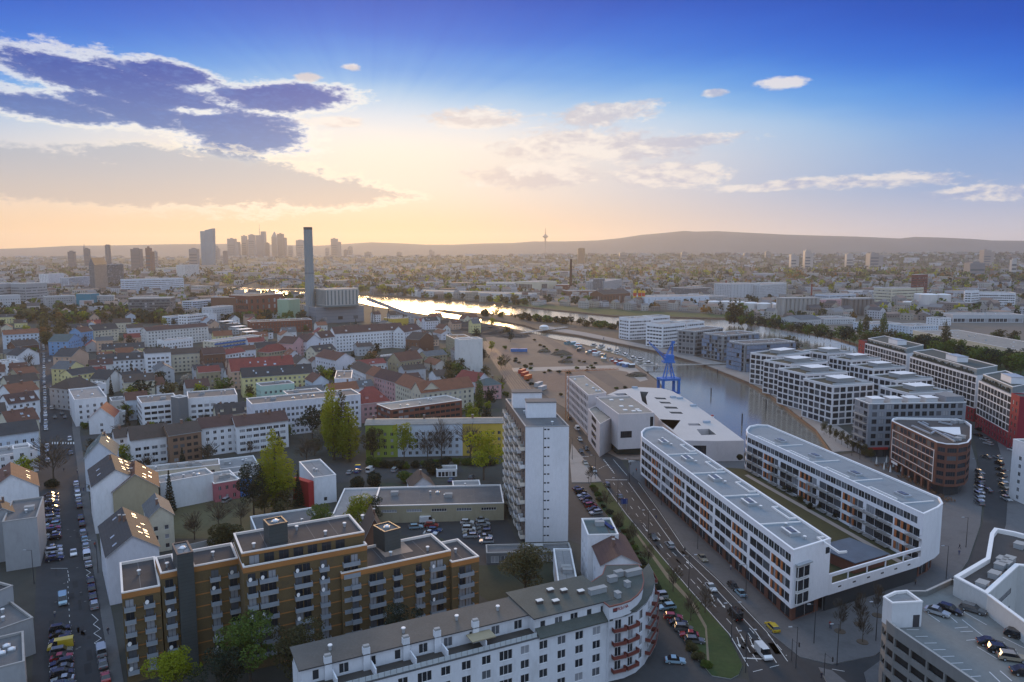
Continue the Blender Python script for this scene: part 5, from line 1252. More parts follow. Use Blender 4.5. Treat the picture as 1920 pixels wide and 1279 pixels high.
for a in (('tall bright yellow green poplar in the middle of the gardens left of the white cube house', 519, 956, 28, 'poplar', 'spring', 1.4), ('right hand poplar of the bushy group, shorter and broader', 656, 866, 25, 'poplar', 'spring', 1.25), ('tallest poplar of the group in front of the grey white terraces', 626, 862, 32, 'poplar', 'spring', .95),
          ('second poplar standing close behind the tallest one of the group', 643, 858, 29, 'poplar', 'olive', .9), ('left trunked poplar next to the dark spreading conifer', 616, 845, 29, 'poplar', 'spring', .7),
          ('slim green poplar beside the cream building with red roof', 899, 782, 23, 'poplar', 'green', .75), ('broad yellow green tree left of the apartment tower', 907, 900, 20, 'round', 'spring', .95),
          ('sparse brownish tree behind the broad yellow green one left of the tower', 882, 872, 18, 'bare', 'twig', .9), ('dark spreading conifer before the grey white terraces', 586, 828, 19, 'round', 'dark', .9),
          ('pale green leafy tree before the green painted facade', 758, 866, 17, 'round', 'spring', .7), ('small leafy tree before the lime facade end', 700, 862, 15, 'round', 'olive', .8), ('bare tree before the white middle of the yellow green block', 828, 862, 17, 'bare', 'twig', .8), ('second bare tree before the white middle of the yellow green block', 802, 866, 14, 'bare', 'twig', .8),
          ('green round tree behind the small white red roofed house', 421, 745, 13, 'round', 'green', 1.1), ('very dark round conifer near the modern white terraces', 268, 755, 15, 'round', 'dark', 1.15), ('dark pine left of the yellow building', 404, 720, 13, 'round', 'dark', .9),
          ('pale blossoming tree below the cream apartment row', 348, 735, 12, 'round', 'pale', 1.1), ('brown bare tree below the cream apartment row', 322, 752, 13, 'round', 'olive', 1.0), ('narrow dark cypress by the grey modern apartment house', 209, 742, 12, 'conifer', 'dark', .7),
          ('tall thin cypress in front of the blank white wall', 320, 962, 15, 'conifer', 'dark', .75), ('dark thuja beside the modern white balconies', 239, 800, 12, 'conifer', 'dark', .6), ('large bare street tree on the left street', 101, 902, 17, 'bare', 'twig', 1.0),
          ('clipped dark hedge tree at the head of the diagonal parking row', 98, 915, 4, 'bush', 'dark', 1.3), ('dark conifer mass left of the big poplar', 476, 965, 19, 'round', 'dark', .8), ('small dark conifer behind the brick block', 560, 950, 13, 'conifer', 'dark', .9),
          ('light green tree over the terrace roofs of the brick block', 672, 1008, 14, 'round', 'spring', .9), ('smaller light green tree behind the brick block roof', 600, 1005, 11, 'round', 'green', 1.0), ('dark shrub tree by the low grey workshop roof', 700, 990, 11, 'round', 'dark', .8),
          ('autumn tinted round tree in the court of the curved corner building', 985, 1118, 14, 'round', 'olive', 1.4), ('dark courtyard tree in front of the brick block right half', 755, 1235, 13, 'round', 'dark', .9), ('yellow green tree at the foot of the brick block', 470, 1290, 16, 'round', 'green', 1.0),
          ('second yellow green tree at the foot of the brick block', 330, 1330, 13, 'round', 'spring', 1.0), ('dim leafy tree between the brick block and the white terraces', 560, 1290, 15, 'round', 'olive', 1.0), ('dark bush at the corner of the brick block court', 420, 1320, 12, 'round', 'dark', 1.),
          ('round dark bush in the garage yard', 810, 890, 7, 'bush', 'dark', .9), ('round bush beside the courtyard parking', 703, 912, 6, 'bush', 'dark', .9), ('large dark bush near the white garage roofs', 672, 922, 6, 'bush', 'dark', 1.0), ('green bush behind the white gabled workshop', 762, 905, 5, 'bush', 'green', 1.2),
          ('brown leafless tree near the small white cube house', 575, 870, 12, 'bare', 'twig', 1.1), ('amber tinted shrub tree near the small white cube house', 590, 855, 8, 'round', 'olive', 1.2), ('white blossoming tree under the dark conifer', 604, 830, 9, 'round', 'pale', 1.1),
          ('bare garden tree in the dry lawn', 410, 992, 9, 'bare', 'twig', 1.1), ('second bare garden tree in the dry lawn', 365, 1012, 9, 'bare', 'twig', 1.1), ('amber shrub behind the brick block left roof', 425, 1020, 7, 'bush', 'olive', 1.2), ('bare garden tree near the long garden wall', 452, 985, 8, 'bare', 'twig', 1.),
          ('red brown leafless tree before the yellow row', 760, 745, 11, 'round', 'amber', .9), ('rust coloured tree by the red roof row', 700, 690, 14, 'round', 'amber', .8), ('amber tree beside the blue striped building', 500, 636, 11, 'round', 'amber', 1.2)): tree(a[0], a[1], a[2], *a[3:6], wide=a[6])
# avenue at the far end of the left street
for i in range(9):
    for s in (0, 1): tree('amber and green avenue tree closing the far end of the left street', 84+s*26+random.uniform(-2, 2), 655-i*8, 15, 'round', random.choice(('olive', 'amber', 'olive')), 1.0, 'avenue trees at the far end of the left street')
# small street trees on the median and plaza
for i, q in enumerate(((1108, 905), (1137, 955), (1160, 1000), (1187, 1020), (1215, 1062), (1262, 1110), (1295, 1165), (1322, 1150))): tree('thin leafless young tree on the grass median', q[0], q[1], 7, 'bare', 'twig', .8, 'young trees on the grass median')
for i, q in enumerate(((1575, 1185), (1612, 1172), (1617, 1205), (1645, 1155))):
    tree('thin leafless young tree in a round bed on the dark plaza', q[0], q[1], 8, 'bare', 'twig', .6, 'young trees on the plaza')
    x, y = G(*q); b = MB(); b.tube((x, y, .14), (x, y, .26), 1.3, 1.25, 14); tag(link('tree_bed', b.mesh('tree_bed', [soil])), 'round brown planting bed around a young tree on the dark plaza', 'planter', 'tree beds on the plaza')
for i in range(9): tree('young tree in the row along the paved harbour walk', 1545+i*11, 815+i*6.5, 7, 'round', 'olive', .6, 'young trees on the harbour walk')
for i in range(14): x = random.uniform(.03, .97); y = random.uniform(.05, .95); p = lerp(lerp((1350, 856), (1545, 1005), x), lerp((1385, 866), (1690, 1020), x), y); tree('small leafless bush in the planted podium courtyard', p[0], p[1]-12, 2.2, 'bush', random.choice(('olive', 'dark')), .9, 'bushes in the podium courtyard', z=4.9)
# trees on the river banks and peninsula
def row(label, pts, n, h, kinds, leaves, group, jit=3, wide=1.):
    for i in range(n):
        t = (i+.5)/n*(len(pts)-1); k = min(int(t), len(pts)-2); p = lerp(pts[k], pts[k+1], t-k)
        tree(label, p[0]+random.uniform(-jit, jit), p[1]+random.uniform(-jit*.3, jit*.3), h*random.uniform(.7, 1.25), random.choice(kinds), random.choice(leaves), wide, group)
row('shrubby tree on the narrow harbour peninsula', [(905, 592), (1010, 602), (1090, 611), (1165, 618)], 34, 9, ('round', 'bush'), ('green', 'olive', 'dark'), 'trees on the peninsula', 5)
row('bushy tree on the far river bank left of the long warehouse', [(672, 549), (720, 553), (775, 556)], 16, 19, ('round',), ('green', 'olive', 'spring'), 'trees on the far bank left')
row('bushy tree on the far river bank before the long warehouse', [(800, 560), (880, 563), (960, 570), (1010, 573)], 9, 11, ('round', 'bush'), ('green', 'olive', 'dark'), 'trees before the warehouse')
row('tall poplar on the river headland behind the scaffolded shells', [(1368, 607), (1378, 608), (1394, 610), (1410, 612)], 8, 24, ('poplar',), ('olive', 'green'), 'poplars on the headland', 3, 1.1)
row('dense riverside tree on the far bank right of the headland', [(1365, 608), (1440, 618), (1500, 628), (1560, 640)], 26, 13, ('round',), ('green', 'dark', 'olive'), 'trees on the bank behind the cubes', 5)
row('dense riverside tree behind the white grid slabs', [(1570, 640), (1640, 655), (1720, 668), (1800, 684), (1920, 705)], 34, 16, ('round',), ('green', 'dark', 'olive', 'green'), 'trees behind the white grid slabs', 7)
row('second line tree behind the white grid slabs', [(1680, 655), (1760, 668), (1840, 684), (1920, 695)], 20, 15, ('round',), ('dark', 'olive', 'green'), 'second tree line behind the white grid slabs', 8)
for q in ((1622, 628, 22, 'olive'), (1656, 627, 23, 'green'), (1770, 660, 27, 'olive'), (1612, 632, 18, 'green')): tree('tall poplar behind the white grid slabs', q[0], q[1], q[2], 'poplar', q[3], 1.1, 'poplars behind the white grid slabs')
row('garden tree between the left apartment rows', [(160, 640), (260, 660), (400, 700), (500, 720), (640, 720), (740, 690), (850, 700)], 30, 10, ('round', 'bare', 'conifer'), ('green', 'olive', 'dark', 'twig'), 'garden trees between apartment rows', 18)
row('green tree in the belt before the long offices', [(0, 598), (60, 604), (130, 606), (220, 600), (300, 602)], 40, 13, ('round',), ('green', 'olive', 'dark', 'spring'), 'tree belt before the offices', 8)
row('green tree near the grey white terraces', [(830, 690), (850, 720), (870, 700)], 9, 13, ('round',), ('green', 'olive', 'dark'), 'trees left of the white windowless tower', 12)
row('tree in the court behind the long white apartment row', [(620, 690), (680, 700), (720, 690), (640, 720)], 10, 12, ('round',), ('green', 'dark', 'amber', 'olive'), 'trees behind the apartment row', 10)
row('low hedge bush along the parking side of the grass median', [(1112, 912), (1124, 942), (1180, 1010), (1206, 1065), (1238, 1120), (1294, 1212), (1326, 1256)], 34, 1.5, ('bush',), ('green', 'olive', 'dark'), 'hedge bushes on the grass median', 2, 1.4)
row('low weed bush at the edge of the sandy field', [(1000, 640), (1060, 668), (1120, 690), (1020, 700), (960, 676), (1010, 740), (1180, 728)], 40, 1.8, ('bush',), ('olive', 'dark', 'green'), 'weed bushes on the sandy field', 14, 1.6)
row('low bush along the yard fence', [(690, 875), (760, 880), (860, 872), (930, 872)], 16, 4, ('bush',), ('dark', 'green'), 'bushes before the yellow green block', 4)
# ---------------------------------------------------------------- left city, hand placed
WC.update(sal=(.55, .38, .28), lime=(.28, .34, .06), och=(.30, .24, .04), yel=(.54, .39, .07), brk=(.17, .09, .06), rbk=(.20, .075, .05), bw=(.55, .62, .70), lil=(.64, .65, .70), grn=(.30, .42, .30))
def HS(rows):
    for r in rows:
        label, A, Bq, dep, ze, zr, wall, roof = r[:8]; kw = dict(r[8]) if len(r) > 8 else {}
        if isinstance(dep, tuple): dep = depth_to(A, Bq, dep, ze)
        kw.setdefault('cat', 'apartment building' if ze > 10 else 'house'); kw.setdefault('name', 'apartment_house' if ze > 10 else 'house')
        house(label, A, Bq, dep, ze, zr, wall, roof, **kw)
HS([
 ('cream house with dark mansard roof and arched gable near the start of the avenue', (176, 620), (222, 616), 13, 12, 17, 'cr', 'dk', dict(dorm=1)),
 ('long pinkish white apartment row with red brown roof behind the dark pines', (275, 621), (390, 612), 13, 15, 18, 'ow', 'rb'),
 ('pale yellow row with dark roof left of the dark pines', (191, 656), (270, 652), 11, 10, 14, 'py', 'dk', dict(sky=5)),
 ('white terrace row with dark dormered roof below the pale yellow row', (184, 678), (272, 672), 12, 12, 16, 'w', 'dk', dict(dorm=4)),
 ('white block with dark balcony stacks between terrace row and cream row', (272, 663), (320, 660), 14, 17, 19.5, 'w', 'br', dict(style='d', ww=1.8)),
 ('cream apartment row with flat brown roof above the blossoming tree', (322, 665), (382, 661), 13, 13.5, 17, 'cr', 'br'),
 ('brown rendered apartment house with brown roof beside the cream row', (382, 665), (422, 662), 13, 14, 18, 'brk', 'rb'),
 ('white house with bright red roof and corner loggias beside the brown rendered one', (423, 665), (460, 659), 11, 12, 15, 'w', 'crim', dict(style='d', ww=1.6)),
 ('small white flat roofed block in the garden behind the cream row', (310, 639), (361, 633), 12, 11, None, 'w', 'lg'),
 ('salmon building with wide red roof full of skylights behind the yellow one', (434, 697), (552, 688), 16, 12, 19, 'sal', 'crim', dict(sky=14, chim=2)),
 ('yellow apartment row with dark skylit roof and blue stair strips', (454, 708), (586, 699), 12, 12.5, 17.5, 'py', 'dk', dict(sky=10)),
 ('mint green flat roofed town house left of its taller neighbours', (490, 724), (552, 718), 12, 11.5, None, 'mint', 'gr', dict(vents=2)),
 ('second mint flat roofed block in front of the poplars', (540, 740), (604, 734), 12, 12, None, 'mint', 'gr', dict(vents=2)),
 ('long white flat roofed house with glass balconies beside the rust tree', (627, 710), (659, 709), 30, 13.5, None, 'lil', 'gr', dict(vents=3, side=9)),
 ('long grey white terraced apartment slab behind the poplars', (472, 758), (676, 739), (480, 745), 17, None, 'lil', 'gr', dict(vents=9, cols=24)),
 ('cream walled house with dark slate mansard and three white dormers', (406, 779), (474, 772), 11, 8, 12.5, 'cr', 'dk', dict(dorm=3)),
 ('modern white block with deep roof terraces and long balconies', (265, 756), (336, 749), (250, 744), 13, None, 'w', 'gr', dict(style='d', ww=3.6, cols=5)),
 ('grey clad stair tower between the two modern white blocks', (335, 746), (352, 743), 7, 16, None, 'dg', 'lg', dict(cols=0, vents=0, side=0)),
 ('modern white block right of the grey stair tower', (352, 747), (445, 740), (347, 735), 14.5, None, 'w', 'gr', dict(style='d', ww=2.2)),
 ('white apartment row with brown roof and stacked loggias at the left', (245, 826), (317, 817), 12, 11.5, 16, 'w', 'br', dict(ww=2.2)),
 ('small white annex left of the white loggia row', (216, 822), (240, 819), 11, 9, 12, 'w', 'br'),
 ('brown grey rear facade with steel balconies behind a bare tree', (317, 817), (377, 808), 12, 12.5, 16, 'br', 'br', dict(ww=1.8, style='d')),
 ('tall white rear facade with narrow balconies and red brown roof', (377, 804), (441, 796), 12, 12.5, 16, 'w', 'rb', dict(ww=1.4)),
 ('white apartment house with red brown roof left of the dark conifer', (443, 800), (540, 788), 12, 12.5, 16, 'w', 'rb', dict(ww=2.4, chim=3)),
 ('white five storey corner house with flat grey roof on the left street', (139, 750), (200, 744), (150, 728), 14, None, 'w', 'lg', dict(ww=1.1, cols=4)),
 ('small white gable house with bright red roof by the left street', (166, 785), (213, 782), 15, 8, 13, 'w', 'crim', dict(ax='y', cols=1, rows=2)),
 ('white street house with teal mansard roof and blank side wall', (158, 859), (217, 853), 17, 13, 18.5, 'bw', 'teal', dict(ax='y', cols=0, sky=4)),
 ('tall white street house with dark roof and many open skylights', (173, 913), (262, 900), 22, 15.5, 20, 'w', 'dk', dict(ax='y', cols=0, sky=12)),
 ('olive gabled house with red tile roof and bright skylights', (211, 923), (297, 912), 17, 13, 18, 'tan', 'red', dict(ax='y', cols=0, sky=7, chim=2)),
 ('nearest white gabled street house with long dark roof of skylights', (200, 1044), (298, 1025), 25, 13, 17.2, 'lil', 'dk', dict(ax='y', cols=1, rows=3, sky=14, chim=2)),
 ('pale house with round gable window and grey roof beside the skylit roof', (277, 972), (325, 964), 14, 11, 14, 'cr', 'gr', dict(ax='y', cols=2, rows=3)),
 ('long flat building with huge blank white fire wall behind the cypress', (300, 906), (400, 888), 9, 10, None, 'w', 'lg', dict(cols=0, vents=5)),
 ('low building with mossy roof and row of bright rooflights', (268, 886), (412, 871), 9, 7, None, 'cr', 'st', dict(vents=8)),
 ('pink workshop house with garage door next to the blue one', (401, 907), (449, 899), (400, 886), 7, None, 'pink', 'lg', dict(cols=3, ww=.9, fh=3.2)),
 ('bright blue little workshop house with pointed gable strip', (450, 898), (472, 893), 9, 6.8, None, 'blue', 'lg', dict(cols=2, ww=.8, fh=3.2)),
 ('low garage roof with round skylights behind the coloured workshops', (412, 880), (485, 871), 15, 4, None, 'lg', 'lg', dict(cols=0, vents=6)),
 ('brown brick and white modern block with loggias and pale gravel roof', (733, 768), (866, 750), (710, 757), 12, None, 'rbk', 'st', dict(style='d', ww=3.0, vents=5)),
 ('lime green painted end section of the long apartment slab', (685, 797), (745, 796), (685, 786), 14.5, 15.5, 'lime', 'st', {}),
 ('white and ochre painted middle section of the long apartment slab', (745, 796), (867, 794), 11, 14.5, 15.5, 'bw', 'st', {}),
 ('bright yellow painted end section of the long apartment slab beside the tower', (867, 794), (946, 793), 11, 14.5, 15.5, 'yel', 'st', {}),
 ('small white cube workshop house with grey flat roof and red side strip', (588, 896), (630, 890), (606, 860), 10, None, 'w', 'lg', dict(cols=1, rows=1, vents=2, side=0)),
 ('flat grey workshop roof scattered with pale slabs', (622, 968), (696, 966), (642, 916), 5, None, 'lg', 'lg', dict(cols=3, vents=3)),
 ('long low supermarket hall with brown flat roof beside the tower parking', (700, 949), (945, 943), (706, 914), 6, None, 'tan', 'gr', dict(cols=5, ww=5, wh=1.0, sill=3.6, vents=5, fh=5)),
 ('small blue white gabled workshop behind the supermarket hall', (771, 915), (815, 911), 10, 4.5, 8, 'lil', 'br', dict(ax='y', cols=0)),
 ('row of white lock up garages under the trees', (818, 881), (857, 880), 6, 3, None, 'w', 'lg', dict(cols=5, ww=2.2, wh=2.0, sill=.1, vents=0)),
 ('low grey garage sheds right of the white gabled workshop', (850, 916), (902, 914), 9, 3.6, None, 'lg', 'lg', dict(cols=2, vents=1)),
 ('dark roofed workshop behind the brick block roofs', (486, 1012), (610, 992), (500, 964), 5, None, 'gr', 'gr', dict(vents=3)),
 ('low grey garage roof strip at the foot of the apartment tower', (912, 1037), (1072, 1033), 6, 3.2, None, 'dg', 'gr', dict(cols=8, rows=1, ww=2.2, wh=2, sill=.2, cop=CONC, vents=2)),
 ('brown brick chapel like building with steep brown roof behind the terraces', (683, 1012), (722, 1008), 12, 8, 14, 'brk', 'br', dict(ax='y', cols=1)),
 ('white terrace section rising at left of the long apartment row roofs', (602, 634), (627, 631), 12, 15, 20, 'w', 'rb', dict(dorm=1)),
 ('long white five storey apartment row with dark red roof and white dormers', (628, 626), (757, 617), 13, 16.5, 22, 'w', 'rb', dict(dorm=3, chim=4)),
 ('short white apartment house ending the long white row', (758, 623), (790, 617), 12, 15, 20, 'w', 'rb', dict(dorm=1)),
 ('white gable house with stacked white balconies beside the long row', (575, 641), (603, 637), 15, 14.5, 19.5, 'lil', 'rb', dict(ax='y', cols=0)),
 ('pinkish gable house left of the balconied white gable', (549, 645), (572, 641), 15, 14, 19, 'pk', 'rb', dict(ax='y', cols=2)),
 ('white house with rounded gable end wall in the middle quarter', (630, 676), (665, 672), 30, 11, 15.5, 'lil', 'red', dict(ax='y', cols=0, side=8)),
 ('ornate tan town house with balconies behind the rounded gable', (592, 660), (630, 655), 12, 12, 16, 'cr', 'dk', dict(dorm=2)),
 ('small red roofed villa behind the blue striped building', (502, 661), (541, 655), 12, 9, 14, 'tan', 'crim', dict(hip=5)),
 ('white house with brown roof at the upper end of the red roof chain', (657, 688), (686, 701), 11, 11, 15, 'w', 'br', {}),
 ('house with orange red roof in the red roof chain', (686, 700), (701, 706), 11, 11.5, 16, 'sal', 'or_', {}),
 ('pink and white house with dark red roof in the red roof chain', (701, 706), (741, 717), 11, 12, 16.5, 'pk', 'rb', {}),
 ('cream house with orange roof before the corner of the red roof chain', (741, 718), (790, 736), 12, 12.5, 17.5, 'cr', 'or_', {}),
 ('long cream apartment row with orange red roof left of the slim poplar', (790, 737), (888, 725), 12, 12.5, 17.5, 'cr', 'or_', dict(cols=10)),
 ('pink house with big hipped bright red roof', (677, 757), (731, 751), 16, 10.5, 17.5, 'pk', 'crim', dict(hip=6, dorm=2)),
 ('tall white windowless storage tower with roof box', (862, 637), (905, 635), 12, 27.5, None, 'ow', 'lg', dict(cols=0, side=0, vents=1)),
 ('crimson roofed house leaning against the white windowless tower', (893, 717), (921, 712), 20, 7, 12, 'lil', 'crim', dict(ax='y', cols=1)),
 ('pink villa with teal hipped roof near the railway', (908, 723), (940, 720), 13, 9, 12, 'pk', 'teal', dict(hip=4)),
 ('tan apartment house with roof terraces left of the white windowless tower', (836, 628), (861, 640), 16, 17, None, 'tan', 'br', {}),
 ('dark shed roofed house right behind the tan apartment house', (845, 655), (861, 660), 14, 12, 16, 'gr', 'dk', {}),
 ('brown gabled brick house with blank gable in the middle quarter', (786, 637), (813, 632), 14, 14, 19, 'brk', 'br', dict(ax='y', cols=0)),
 ('second brown brick house with tiled roof and blank side', (750, 678), (792, 672), 14, 10, 15.5, 'tan', 'red', dict(chim=2)),
 ('low grey hall with rooflights among the brick houses', (708, 672), (752, 667), 14, 5, None, 'lg', 'lg', {}),
 ('tan rear house beside the bare trees at the railway', (800, 668), (838, 664), 12, 9, 12, 'tan', 'gr', {}),
 # left of the left street
 ('big grey shed building with blue grey wall at the lower left edge', (4, 979), (69, 970), 20, 14.5, None, 'gr', 'gr', dict(cop=CONC, cols=0, side=0, vents=2)),
 ('dark low roof block below the big grey shed at the left edge', (-30, 1120), (24, 1098), 24, 12, None, 'gr', 'dk', dict(cop=CONC, cols=0, vents=0)),
 ('narrow grey parapet building along the left street kerb', (-30, 1190), (62, 1158), 13, 8.5, None, 'gr', 'gr', dict(cop=CONC, cols=0, vents=3)),
 ('flat grey roofed building in the lower left corner with vents', (-40, 1262), (46, 1240), 14, 10, None, 'gr', 'gr', dict(cop=CONC, cols=0, vents=5)),
 ('white gabled house with red brown roof on the left edge', (-28, 926), (72, 911), 17, 12.5, 17.5, 'w', 'red', dict(ax='y', cols=0, sky=3)),
 ('dark gabled roof house in front of the white gable at left edge', (-30, 978), (40, 965), 9, 13, 16, 'gr', 'br', dict(ax='y', cols=0)),
 ('white stepped roof complex with small tower on the left edge', (-10, 856), (70, 843), 16, 9, None, 'w', 'lg', dict(vents=4)),
 ('white roof tower rising from the stepped complex', (24, 842), (56, 838), 6, 13, None, 'w', 'lg', dict(cols=1, rows=4, vents=0)),
 ('long dark roofed building with pale blue wall on the left edge', (-30, 822), (72, 808), 14, 11, 15, 'bw', 'dk', {}),
 ('left edge house with pink red roof and striped attic vents', (16, 795), (73, 786), 14, 13, 17.5, 'cr', 'red', dict(sky=4, chim=3)),
 ('left edge house with crimson roof and two white dormers', (17, 758), (73, 750), 14, 12, 16, 'w', 'rb', dict(dorm=3)),
 ('left edge house with orange brown roof above the crimson one', (20, 738), (73, 730), 14, 13, 17, 'w', 'or_', dict(chim=3)),
 ('left edge house with brown roof and tall chimneys', (15, 720), (73, 713), 13, 12, 16, 'cr', 'br', dict(chim=4)),
 ('left edge house with orange ridge beside the white office block', (36, 705), (73, 700), 14, 12, 16, 'tan', 'or_', dict(chim=2)),
 ('left edge white office block with window bands', (11, 679), (37, 676), 16, 11, None, 'w', 'lg', dict(style='d', ww=2.4)),
 ('blank white gable house on the left of the street', (33, 667), (73, 662), 14, 9, 14, 'w', 'dk', dict(ax='y', cols=0)),
 ('pale blue apartment block with red roof left of the avenue', (7, 628), (73, 624), 13, 15, 18.5, 'bw', 'or_', {}),
 ('brown roofed house behind the blank white gable', (30, 650), (73, 645), 12, 10, 14, 'brk', 'br', {}),
 ('small white shed group at the far left edge', (-20, 745), (12, 741), 12, 8, None, 'w', 'lg', {}),
 ('pale apartment house cropped by the left edge', (-35, 700), (8, 697), 12, 12, 16, 'w', 'red', {}),
 ('brown roof house cropped by the left edge', (-40, 780), (12, 774), 14, 12, 16, 'lg', 'br', {}),
 ('low tan house cropped by the left edge near the white office', (-40, 665), (5, 662), 12, 9, 13, 'tan', 'br', {}),
 # right of the left street, upper part
 ('orange tan house with blank gable right of the street', (133, 669), (166, 662), 14, 12, 17, 'sal', 'dk', dict(ax='y', cols=0)),
 ('yellow house with dark mansard roof right of the street', (136, 704), (183, 697), 13, 12, 15, 'py', 'dk', {}),
 ('narrow pale yellow gable house behind the yellow mansard', (127, 692), (158, 686), 13, 12, 16, 'py', 'gr', dict(ax='y', cols=0)),
 ('brown hip roofed house right of the street by the white corner house', (134, 731), (182, 722), 18, 12, 17, 'gr', 'br', dict(hip=4, sky=4)),
 ('small white flat house behind the brown hip roof', (176, 722), (199, 719), 12, 11, None, 'w', 'lg', {}),
 ('sky blue house with red roof near the avenue', (152, 623), (174, 620), 13, 13, 17, 'bl', 'red', {}),
 ('grey blue house with big dark roof near the avenue', (127, 640), (152, 634), 16, 12, 17, 'bl', 'teal', dict(ax='y')),
 ('dark barn roofed house in the block behind the white terrace', (200, 712), (232, 706), 14, 9, 14, 'ow', 'dk', dict(ax='y', cols=0)),
 ('white garden house with dark roof beside the cypress', (236, 712), (272, 706), 12, 8, 12, 'w', 'dk', {}),
 ('small white house with red roof in the gardens', (350, 728), (393, 724), 12, 7, 11, 'w', 'rb', dict(sky=2)),
 ('little red roofed cottage beside the big dark conifer', (293, 722), (310, 720), 10, 6, 10, 'w', 'red', {}),
 ('dark roofed house with balconies between the street and the dark conifer', (215, 775), (238, 770), 10, 7, None, 'ow', 'gr', {}),
 ('blank pale garage wall building left of the modern white block', (209, 752), (250, 748), 12, 6, None, 'ow', 'lg', dict(cols=0)),
])
# accents on hand placed blocks
def panel_on(A, Bq, z0, z1, m, name, label, cat, dep=.5):
    P = poly4(A, Bq, dep, z1); t = thing(name, label, cat, (*P[0], z0)); mb = MB(); mb.prism(P, z0, z1, 0, 0, True)
    link('wall', mb.mesh('wall', [m], (P[0][0], P[0][1], z0)), (0, 0, 0), 0, t)
panel_on((578, 905), (588, 902), 0, 9, wallm((.38, .03, .03)), 'red_stair_shaft', 'red painted stair shaft attached left of the small white cube house', 'stair shaft', 9)
# blue striped building
b, P = house('flat building with blue balcony bands and yellow infill in the middle distance', (402, 641), (490, 629), 14, 12, None, 'cr', 'lg', cols=14, style='d', cat='office building', name='striped_building')
e = FR(P)[1]; Lw = ln(sub(P[1], P[0]))
for r in range(4): m = MB(); m.obox(P[0], e, -.1, Lw+.1, 0, 1.1, .3+r*3.0, 1.4+r*3.0); b.part('balcony_band', m, [mat('band_blue', (.05, .16, .42), .6, .15, .3)])
for i in range(5):
    P = poly4((418+i*11, 603+i*5), (440+i*11, 601+i*5), 9, 10); m = MB(); m.prism(P, 9.6, 10, 0, 0, True)
    t = thing('market_canopy', ['farthest', 'second', 'middle', 'fourth', 'nearest'][i]+' of five white stepped canopy roofs behind the blue striped building', 'canopy', (*P[0], 0), 0, 'stepped white canopies'); link('roof', m.mesh('roof', [WHITEC], (P[0][0], P[0][1], 0)), (0, 0, 0), 0, t)
    m = MB()
    for p in P: m.prism([(p[0]-.15, p[1]-.15), (p[0]+.15, p[1]-.15), (p[0]+.15, p[1]+.15), (p[0]-.15, p[1]+.15)], 0, 9.6)
    link('pillar', m.mesh('pillar', [METAL], (P[0][0], P[0][1], 0)), (0, 0, 0), 0, t)
